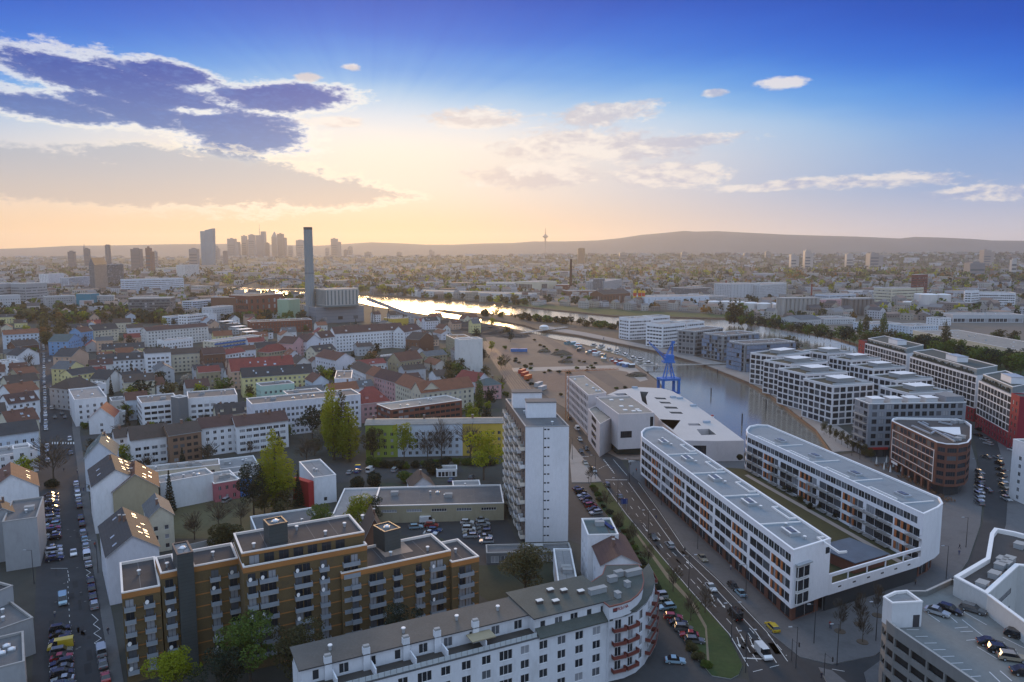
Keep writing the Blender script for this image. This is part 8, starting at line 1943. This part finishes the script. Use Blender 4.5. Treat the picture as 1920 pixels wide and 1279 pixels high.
car_row('the perpendicular row at the bottom left', (113, 1184), (118, 1290), 11, PD, ['black', 'black', 'black', ('yellow', 'van'), 'grey', 'red', 'black', 'grey', 'black', 'silver', 'black'], 'cars in the bottom left perpendicular row')
car_row('the kerb row between the crossing and the dark roofed building', (84, 728), (86, 806), 13, SD, ['white', 'silver', 'white', 'white', 'silver', 'grey', 'white', 'silver', 'white', 'black', 'white', 'silver', 'white'], 'cars along the left kerb')
car_row('the kerb row above the crossing', (82, 664), (83, 722), 12, SD, ['silver', 'white', 'silver', 'white', 'black', 'white', 'silver'], 'cars along the upper left kerb')
car_row('the short kerb row below the crossing', (88, 838), (90, 866), 5, SD, ['white', 'silver', 'white', 'silver', 'white'], 'cars below the crossing')
car_row('the far kerb row by the avenue trees', (81, 632), (82, 656), 7, SD, ['silver', 'white', 'white'], 'cars by the avenue')
car_row('the right kerb row opposite the long perpendicular row', (143, 909), (149, 951), 5, SD, ['white', 'grey', 'white', 'silver', 'black'], 'cars along the right kerb', jit=.03)
for q in ((151, 973, 'black', 'car'), (154, 985, 'black', 'estate'), (156, 1003, 'silver', 'minivan'), (159, 1014, 'pale', 'car'), (161, 1027, 'silver', 'estate'), (163, 1046, 'white', 'van'), (166, 1061, 'silver', 'car'), (170, 1092, 'black', 'car'), (172, 1106, 'black', 'estate'), (174, 1122, 'darkblue', 'car'), (177, 1139, 'silver', 'minivan'), (190, 1226, 'silver', 'van'), (193, 1249, 'grey', 'car'), (198, 1274, 'red', 'car')):
    nb_ = {973: 'below the first right kerb row', 985: 'just before the pause in the right kerb row', 1003: 'opposite the end of the long perpendicular row', 1014: 'beside the white gabled street house', 1027: 'ahead of the white van on the right kerb', 1046: 'parked on the right kerb by the gabled house', 1061: 'right behind the white van', 1092: 'first after the upper zigzag line', 1106: 'second after the upper zigzag line', 1122: 'third after the upper zigzag line', 1139: 'last before the long zigzag line', 1226: 'right after the long zigzag line', 1249: 'behind the silver van near the brick block', 1274: 'lowest on the right kerb at the picture bottom'}[q[1]]
    car('%s %s parked %s' % (CN_.get(q[2], q[2]), 'van' if q[3] == 'van' else 'car', nb_), q[0], q[1], SD, q[2], q[3], 'vehicles parked on the right kerb')
for q in (('white car driving up the left street above the crossing lane', 93, 678, 'white', 'car'), ('white car in the left lane beside the red one', 96, 728, 'white', 'car'), ('white estate car driving below the pair on the left street', 96, 741, 'white', 'estate'), ('red car driving on the left street', 107, 740, 'red', 'car'), ('white minivan driving toward the crossing', 97, 767, 'white', 'minivan'), ('grey car driving just before the crossing', 103, 784, 'grey', 'car'), ('black car at the right kerb near the orange shopfront', 116, 778, 'black', 'car'), ('second black car at the right kerb near the orange shopfront', 122, 784, 'black', 'car'), ('dark van like car parked at the right kerb above the corner', 110, 728, 'black', 'minivan'), ('orange lorry like van near the avenue trees', 98, 648, 'orange', 'van'),
          ('silver car passing the crossing on the right', 131, 826, 'silver', 'minivan'), ('black car right below the crossing', 133, 852, 'black', 'car'), ('small white car driving beside the short perpendicular group', 138, 1040, 'white', 'car'), ('white blue van driving in the middle of the left street', 118, 1130, 'pale', 'van')): car(q[0], q[1], q[2], SD+(pi if q[1] > 110 else 0), q[3], q[4])
for q in ((780, 991, 'pale', 'estate', .2), (801, 980, 'white', 'van', .1), (811, 975, 'pale', 'minivan', .1), (809, 988, 'red', 'estate', .05), (815, 997, 'blue', 'estate', -.1), (807, 1003, 'white', 'car', -.2)):
    car('%s %s in the loose cluster on the parking lot, %s' % (CN_.get(q[2], q[2]), 'van' if q[3] == 'van' else 'car', {991: 'leftmost', 980: 'upper middle', 975: 'rearmost', 988: 'middle', 997: 'right front', 1003: 'frontmost'}[q[1]]), q[0], q[1], q[4], q[2], q[3], 'cars clustered on the parking lot')
car_row('the left column on the parking lot', (876, 982), (882, 1008), 5, .0, ['white', 'grey', 'white', 'beige', 'silver'], 'left column on the parking lot')
car_row('the right column on the parking lot', (904, 977), (912, 1018), 6, .1, ['silver', 'silver', 'grey', 'grey', 'silver', 'silver'], 'right column on the parking lot')
for q in ((656, 888, 'silver', 'car', 'dark tree row, leftmost'), (671, 886, 'blue', 'car', 'dark tree row, second'), (694, 885, 'white', 'van', 'lime section'), (740, 884, 'silver', 'minivan', 'white section'), (567, 926, 'silver', 'car', 'small white cube house'), (425, 941, 'silver', 'minivan', 'pink workshop garage'), (846, 903, 'blue', 'car', 'grey garage sheds'), (483, 938, 'grey', 'car', 'big poplar'), (884, 898, 'grey', 'minivan', 'broad yellow green tree')):
    car('%s %s parked in the yard by the %s' % (q[2], 'van' if q[3] == 'van' else 'car', q[4]), q[0], q[1], 1.4, q[2], q[3])
MR = [G(1172, 965), G(1290, 1105)]; MD = atan2(MR[0][1]-MR[1][1], MR[0][0]-MR[1][0])
car_row('the kerbside row beside the apartment tower', (1084, 919), (1117, 964), 8, .35, ['black', 'black', 'silver', 'black', 'black', 'red', 'black', 'silver'], 'cars beside the apartment tower', jit=.04)
car_row('the angled group by the curved corner building', (1236, 1122), (1250, 1142), 3, .2, ['silver', 'beige', 'pale'], 'cars by the curved corner', jit=.04)
car_row('the dark angled row on the grass edge', (1262, 1161), (1302, 1205), 5, -.1, ['red', 'black', 'grey', 'red', 'grey'], 'cars on the grass edge', jit=.04)
car('pale blue white car driving alone on the side street', 1266, 1243, -.12, 'pale', 'car')
for q in (('black car at the far end of the main road by the stone wing', 1068, 786, 'black', 'car'), ('white van driving past the stone wing', 1082, 806, 'white', 'van'), ('grey truck like van on the sandy forecourt edge', 1107, 816, 'white', 'van'), ('pale pickup like car before the stone box', 1087, 826, 'silver', 'estate'), ('black car left in the pair at the upper junction', 1089, 848, 'black', 'car'), ('dark car right in the pair at the upper junction', 1099, 843, 'black', 'estate'), ('dark car with pale roof entering the junction', 1097, 870, 'beige', 'car'), ('white silver car waiting at the junction line', 1113, 885, 'silver', 'minivan'), ('blue grey van like car heading away below the junction', 1138, 912, 'grey', 'minivan'), ('grey car on the main road beside the lawn strip', 1162, 934, 'grey', 'car'), ('black car on the main road near the teal roof house', 1225, 1010, 'black', 'car'), ('silver car in the middle of the main road', 1256, 1025, 'silver', 'estate'), ('dark car near the right kerb of the main road', 1317, 1050, 'beige', 'car'), ('white car near the painted arrows on the main road', 1333, 1105, 'white', 'car'), ('black car at the right kerb lane of the main road', 1375, 1104, 'black', 'estate'), ('blue car closely behind the black one at the right lane', 1388, 1115, 'pale', 'car'), ('black van driving down the main road', 1378, 1158, 'black', 'van'), ('white van at the stop line at the bottom of the main road', 1431, 1230, 'white', 'van'), ('yellow taxi like car at the corner of the long white slab', 1448, 1180, 'yellow', 'estate')): car(q[0], q[1], q[2], MD+(pi if q[1] % 2 else 0), q[3], q[4])
HD = radians(88)
car_row('the left kerb row of the harbour street', (1837, 888), (1836, 946), 9, HD, ['grey', 'black', 'silver', 'black', 'white', 'white', 'silver', 'silver', 'grey'], 'left kerb of the harbour street')
car_row('the right kerb row of the harbour street', (1871, 860), (1887, 938), 8, HD+.12, ['silver', 'black', 'black', 'grey', 'silver', 'beige', 'grey', 'silver'], 'right kerb of the harbour street')
for q in (('grey car driving on the harbour street beside the brick building', 1849, 859, 'grey', 'car'), ('grey car driving on the lower harbour street', 1850, 922, 'grey', 'car'), ('silver car left of the pair at the top of the harbour street', 1846, 826, 'silver', 'car'), ('dark car at the top bend of the harbour street', 1833, 818, 'black', 'car'), ('second dark car at the top bend of the harbour street', 1836, 808, 'black', 'minivan'), ('white van like car at the right top of the harbour street', 1899, 846, 'white', 'minivan'), ('silver car right of the pair at the top of the harbour street', 1853, 834, 'silver', 'estate')): car(q[0], q[1], q[2], HD+.3, q[3], q[4])
for q in (('silver car left in the pair beside the stair head on the deck', 1757, 1152, 'silver', 'car', -.75), ('black car right in the pair beside the stair head on the deck', 1781, 1148, 'black', 'estate', -.8), ('dark grey car alone near the deck side wall', 1824, 1147, 'grey', 'estate', -.8), ('black car at the right edge of the parking deck', 1910, 1197, 'black', 'estate', -.7), ('upper black car of the three on the lower deck', 1857, 1211, 'black', 'car', -.35), ('middle black car of the three on the lower deck', 1877, 1224, 'black', 'estate', -.35), ('lower brown car of the three on the lower deck', 1898, 1238, 'beige', 'estate', -.3), ('black car cropped at the lower right of the deck', 1922, 1266, 'black', 'car', -.3)): car(q[0], q[1], q[2], q[5], q[3], q[4], None, zp=19.0)
# ---------------------------------------------------------------- street lamps, signals, parasols, people
def lampm(h, arms):
    m = MB(); m.tube((0, 0, 0), (0, 0, h), .12, .06, 8)
    for s in ((1,) if arms == 1 else (1, -1)): m.tube((0, 0, h-.1), (s*1.6, 0, h+.1), .05, .04, 6)
    a = MB()
    for s in ((1,) if arms == 1 else (1, -1)): a.box(min(s*1.3, s*2.1), max(s*1.3, s*2.1), -.15, .15, h+.02, h+.16)
    return m.mesh('post', [FRD]), a.mesh('lamp_head', [METAL])
LP = {1: lampm(9.5, 1), 2: lampm(9.5, 2)}
spots = [(1073, 862, 'at the upper junction kerb'), (1116, 898, 'beside the first lawn tip'), (1158, 945, 'on the lawn strip by the tower'), (1180, 905, 'at the slab corner pavement'), (1215, 1012, 'on the lawn strip above the teal roof'), (1291, 1106, 'on the lawn strip opposite the parked cars'), (1371, 1205, 'on the lawn strip near the lower end'), (1398, 1262, 'at the lower tip of the lawn strip'), (1492, 1254, 'at the lower junction stop line'), (1526, 1207, 'on the dark plaza edge by the slab'), (1569, 1248, 'on the crossing pavement'), (1642, 1202, 'before the parking garage'), (1774, 1086, 'at the lower harbour street'), (1811, 1027, 'at the middle harbour street kerb'), (1829, 905, 'at the harbour street beside the brick building'), (1893, 930, 'at the right kerb of the harbour street'), (1597, 855, 'beside the harbour walk trees'), (1612, 862, 'before the grey block entrance'), (1240, 948, 'on the pavement along the long white slab'), (1308, 1030, 'halfway along the slab pavement'), (1398, 1125, 'near the near end of the slab pavement'), (64, 1095, 'on the left street at the grey parapet building'), (184, 1075, 'on the right sidewalk by the gabled house'), (135, 800, 'on the right sidewalk near the crossing')]
for i, (px, py, w) in enumerate(spots):
    x, y = G(px, py); t = thing('street_lamp', 'tall dark street lamp standing '+w, 'street lamp', (x, y, .1), MD+pi/2, 'street lamps'); k = 2 if 4 <= i <= 7 else 1; link('post', LP[k][0], (0, 0, 0), 0, t); link('lamp_head', LP[k][1], (0, 0, 0), 0, t)
def signal(label, px, py):
    x, y = G(px, py); t = thing('traffic_light', label, 'traffic light', (x, y, .1), MD); m = MB(); m.tube((0, 0, 0), (0, 0, 5.2), .09, .07, 8); m.tube((0, 0, 5), (-2.6, 0, 5.3), .05, .05, 6); link('post', m.mesh('post', [FRD]), (0, 0, 0), 0, t)
    m = MB(); m.box(-2.8, -2.5, -.16, .0, 4.7, 5.7); link('signal_head', m.mesh('signal_head', [DARK]), (0, 0, 0), 0, t); m = MB(); m.box(-2.76, -2.54, -.19, -.17, 5.4, 5.6); link('lens', m.mesh('lens', [LAMPR]), (0, 0, 0), 0, t)
for l_, px, py in (('traffic light at the corner of the slab pavement by the upper junction', 1178, 890), ('traffic light on the left side of the upper junction', 1104, 905), ('traffic light on the pavement near the stop line at the lower junction', 1398, 1232), ('traffic light on the triangular island of the lower junction', 1545, 1268), ('traffic light at the plaza corner of the lower junction', 1484, 1240)): signal(l_, px, py)
m = MB(); x, y = G(1170, 958); t = thing('road_sign', 'blue road sign board on two posts on the lawn strip', 'road sign', (x, y, .15), MD+pi/2); m.tube((-.8, 0, 0), (-.8, 0, 4), .06, .06, 6); m.tube((.8, 0, 0), (.8, 0, 4), .06, .06, 6); link('post', m.mesh('post', [METAL]), (0, 0, 0), 0, t); m = MB(); m.box(-1.2, 1.2, -.08, -.02, 2.3, 4.2); link('sign_board', m.mesh('sign_board', [mat('sign_blue', (.02, .05, .2), .5, .05)]), (0, 0, 0), 0, t)
pm_ = MB(); pm_.tube((0, 0, 0), (0, 0, 1.2), .04, .04, 6, 1); pm_.tube((0, 0, 1.0), (0, 0, 2.2), .42, .3, 8, 0, False); pm_.tube((0, 0, 2.2), (0, 0, 4.0), .3, .03, 8, 0); pmm = pm_.mesh('parasol', [mat('canvas_white', (.7, .7, .68), .9, .1, 1), METAL])
for i, (px, py) in enumerate(((1643, 874), (1657, 885), (1662, 872), (1669, 890), (1675, 880), (1690, 889))): tag(link('parasol', pmm, (*G(px, py), .13)), ['leftmost folded white parasol', 'second folded white parasol from the left', 'rear folded white parasol', 'front folded white parasol', 'folded white parasol right of the front one', 'rightmost folded white parasol'][i]+' before the brick building', 'parasol', 'folded parasols on the terrace')
tb = MB(); tb.tube((0, 0, 0), (0, 0, .72), .05, .05, 5); tb.tube((0, 0, .72), (0, 0, .76), .4, .4, 10)
for a in (0, 1.57, 3.14, 4.71): cx_, cy_ = cos(a)*.75, sin(a)*.75; tb.box(cx_-.2, cx_+.2, cy_-.2, cy_+.2, .42, .46); tb.box(cx_-.2, cx_+.2, cy_-.2, cy_-.16, .46, .9)
tbm = tb.mesh('cafe_table_set', [mat('cafe_wood', (.16, .09, .05), .7, .2, 2)])
for i in range(46):
    q = R9.random(); p = lerp((1640, 876), (1775, 948), q); tag(link('cafe_table_set', tbm, (*G(p[0]+R9.uniform(-8, 26), p[1]-R9.uniform(0, 16)*(.4)), .13), R9.random()*3), 'small brown cafe table with chairs on the plaza before the brick building', 'table', 'cafe tables before the brick building')
def person_mesh(pose):
    sk = [(0, 0, .95, .15), (0, 0, 1.2, .15), (0, 0, 1.42, .17), (0, 0, 1.52, .06), (0, .02, 1.62, .1), (0, .02, 1.74, .085)]
    s = .32 if pose == 'walk' else .04
    parts = sk+[(.09, 0, .88, .1), (.10, s*.5, .48, .075), (.10, s, .08, .05), (.10, s+.14, .04, .045), (-.09, 0, .88, .1), (-.10, -s*.4, .48, .075), (-.10, -s, .1, .05), (-.10, -s+.14, .05, .045), (.2, 0, 1.40, .07), (.25, -.06-s*.3, 1.12, .05), (.24, .06-s*.4, .86, .035), (-.2, 0, 1.40, .07), (-.25, .06+s*.2, 1.12, .05), (-.24, .14+s*.3, .88, .035)]
    ed = [(0, 1), (1, 2), (2, 3), (3, 4), (4, 5), (0, 6), (6, 7), (7, 8), (8, 9), (0, 10), (10, 11), (11, 12), (12, 13), (2, 14), (14, 15), (15, 16), (2, 17), (17, 18), (18, 19)]
    me = bpy.data.meshes.new('body'); me.from_pydata([p[:3] for p in parts], ed, []); o = bpy.data.objects.new('tmp_body', me); COL.objects.link(o)
    o.modifiers.new('s', 'SKIN')
    for i, p in enumerate(parts): me.skin_vertices[0].data[i].radius = (p[3], p[3]); 
    me.skin_vertices[0].data[0].use_root = True
    o.modifiers.new('u', 'SUBSURF').levels = 1
    dg = bpy.context.evaluated_depsgraph_get(); r = bpy.data.meshes.new_from_object(o.evaluated_get(dg)); bpy.data.objects.remove(o); return r
skin = mat('skin', (.45, .28, .2), .6, 0, fine=0); trs = [mat('cloth_%d' % i, c, .9, .1, 3) for i, c in enumerate(((.03, .03, .05), (.05, .07, .14), (.12, .11, .1), (.35, .34, .33), (.3, .05, .05), (.06, .12, .1)))]; hairm = mat('hair_dark', (.03, .02, .015), .8, 0, fine=0)
PMS = []
try:
    base = [person_mesh('walk'), person_mesh('stand')]
    for i in range(6):
        me = base[i % 2].copy(); me.name = 'body'; me.materials.clear()
        for q in (trs[i % 2], trs[(i+2) % 6], skin, hairm): me.materials.append(q)
        for p in me.polygons: z = p.center.z; p.material_index = 0 if z < .9 else 1 if z < 1.5 else (3 if z > 1.7 or (p.center.y < 0 and z > 1.56) else 2)
        PMS.append(me)
except Exception as ex: print('person failed', ex)
pp = [(1483, 772, 'walking on the quay promenade below the cube houses'), (1486, 774, 'walking right of another on the quay promenade'), (1503, 787, 'sitting place walker near the lower promenade'), (1467, 756, 'strolling on the upper promenade'), (1445, 742, 'strolling by the quay edge'), (1230, 975, 'in dark coat on the slab pavement'), (1284, 1036, 'standing by the slab pavement kerb'), (1370, 1070, 'walking on the slab pavement lower part'), (1556, 1178, 'walking on the dark plaza with a companion'), (1558, 1180, 'walking on the dark plaza as companion'), (1799, 1030, 'walking along the harbour street pavement'), (1798, 1042, 'walking behind another on the harbour pavement'), (1716, 1098, 'standing near the podium beam'), (103, 1158, 'crossing the left street lane alone'), (178, 1027, 'on the right sidewalk by the gabled house'), (180, 1030, 'waiting beside others on the right sidewalk'), (203, 1190, 'walking on the sidewalk by the brick block'), (157, 922, 'on the sidewalk opposite the long car row'), (120, 885, 'standing by the crossing tree'), (145, 888, 'walking near the right kerb below the crossing'), (1193, 886, 'waiting at the upper junction corner'), (1187, 893, 'crossing at the upper junction corner'), (1540, 1275, 'on the island of the lower junction'), (1746, 920, 'among cafe tables by the brick building'), (1730, 905, 'between parasols and brick building'), (1704, 900, 'seated area guest before the brick building')]
for i, (px, py, w) in enumerate(pp):
    if not PMS: break
    x, y = G(px, py); t = thing('person', 'person '+w, 'person', (x, y, .15), random.uniform(0, 6.3)); link('body', PMS[i % 6], (0, 0, 0), 0, t)
# bins and bicycles-free clutter: yellow and blue waste bins before the yellow green block, flags of colour at the court
for i, (px, py) in enumerate(((671, 878), (741, 874))):
    x, y = G(px, py); m = MB(); m.box(-1, 1, -.6, .6, 0, 1.3, 0); m.box(-1.05, 1.05, -.65, .65, 1.3, 1.5, 1); tag(link('waste_container', m.mesh('waste_container', [mat('bin_blue', (.03, .12, .35), .6, .1), mat('bin_yellow', (.6, .45, .03), .6, .1)]), (x, y, 0)), ['left', 'right'][i]+' blue waste container with yellow lid before the yellow green block', 'waste container')
# garden walls in the dry lawn
for (a, c, lb) in (((330, 1040), (470, 1008), 'long low garden wall behind the gabled street house'), ((480, 980), (640, 972), 'low wall along the workshop yard')):
    A, C_ = G(*a), G(*c); l = ln(sub(C_, A)); e = ((C_[0]-A[0])/l, (C_[1]-A[1])/l); m = MB(); m.obox((0, 0), e, 0, l, -.3, 0, 0, 2.2); t = link('garden_wall', m.mesh('garden_wall', [CONC]), (A[0], A[1], 0)); tag(t, lb, 'wall')
# ---------------------------------------------------------------- haze
HZ = MB(); HZ.box(-14000, 14000, -300, 11500, -6, 316)
hz = link('haze', None or HZ.mesh('haze', []), (0, 0, 0)); hz['kind'] = 'stuff'
hmz = bpy.data.materials.new('haze_air'); hmz.use_nodes = True; t = hmz.node_tree; t.nodes.clear(); pv = t.nodes.new('ShaderNodeVolumePrincipled'); pv.inputs['Color'].default_value = (1, 1, 1, 1); pv.inputs['Density'].default_value = HAZE; pv.inputs['Anisotropy'].default_value = .5
ou = t.nodes.new('ShaderNodeOutputMaterial'); t.links.new(pv.outputs[0], ou.inputs['Volume']); hz.data.materials.append(hmz)
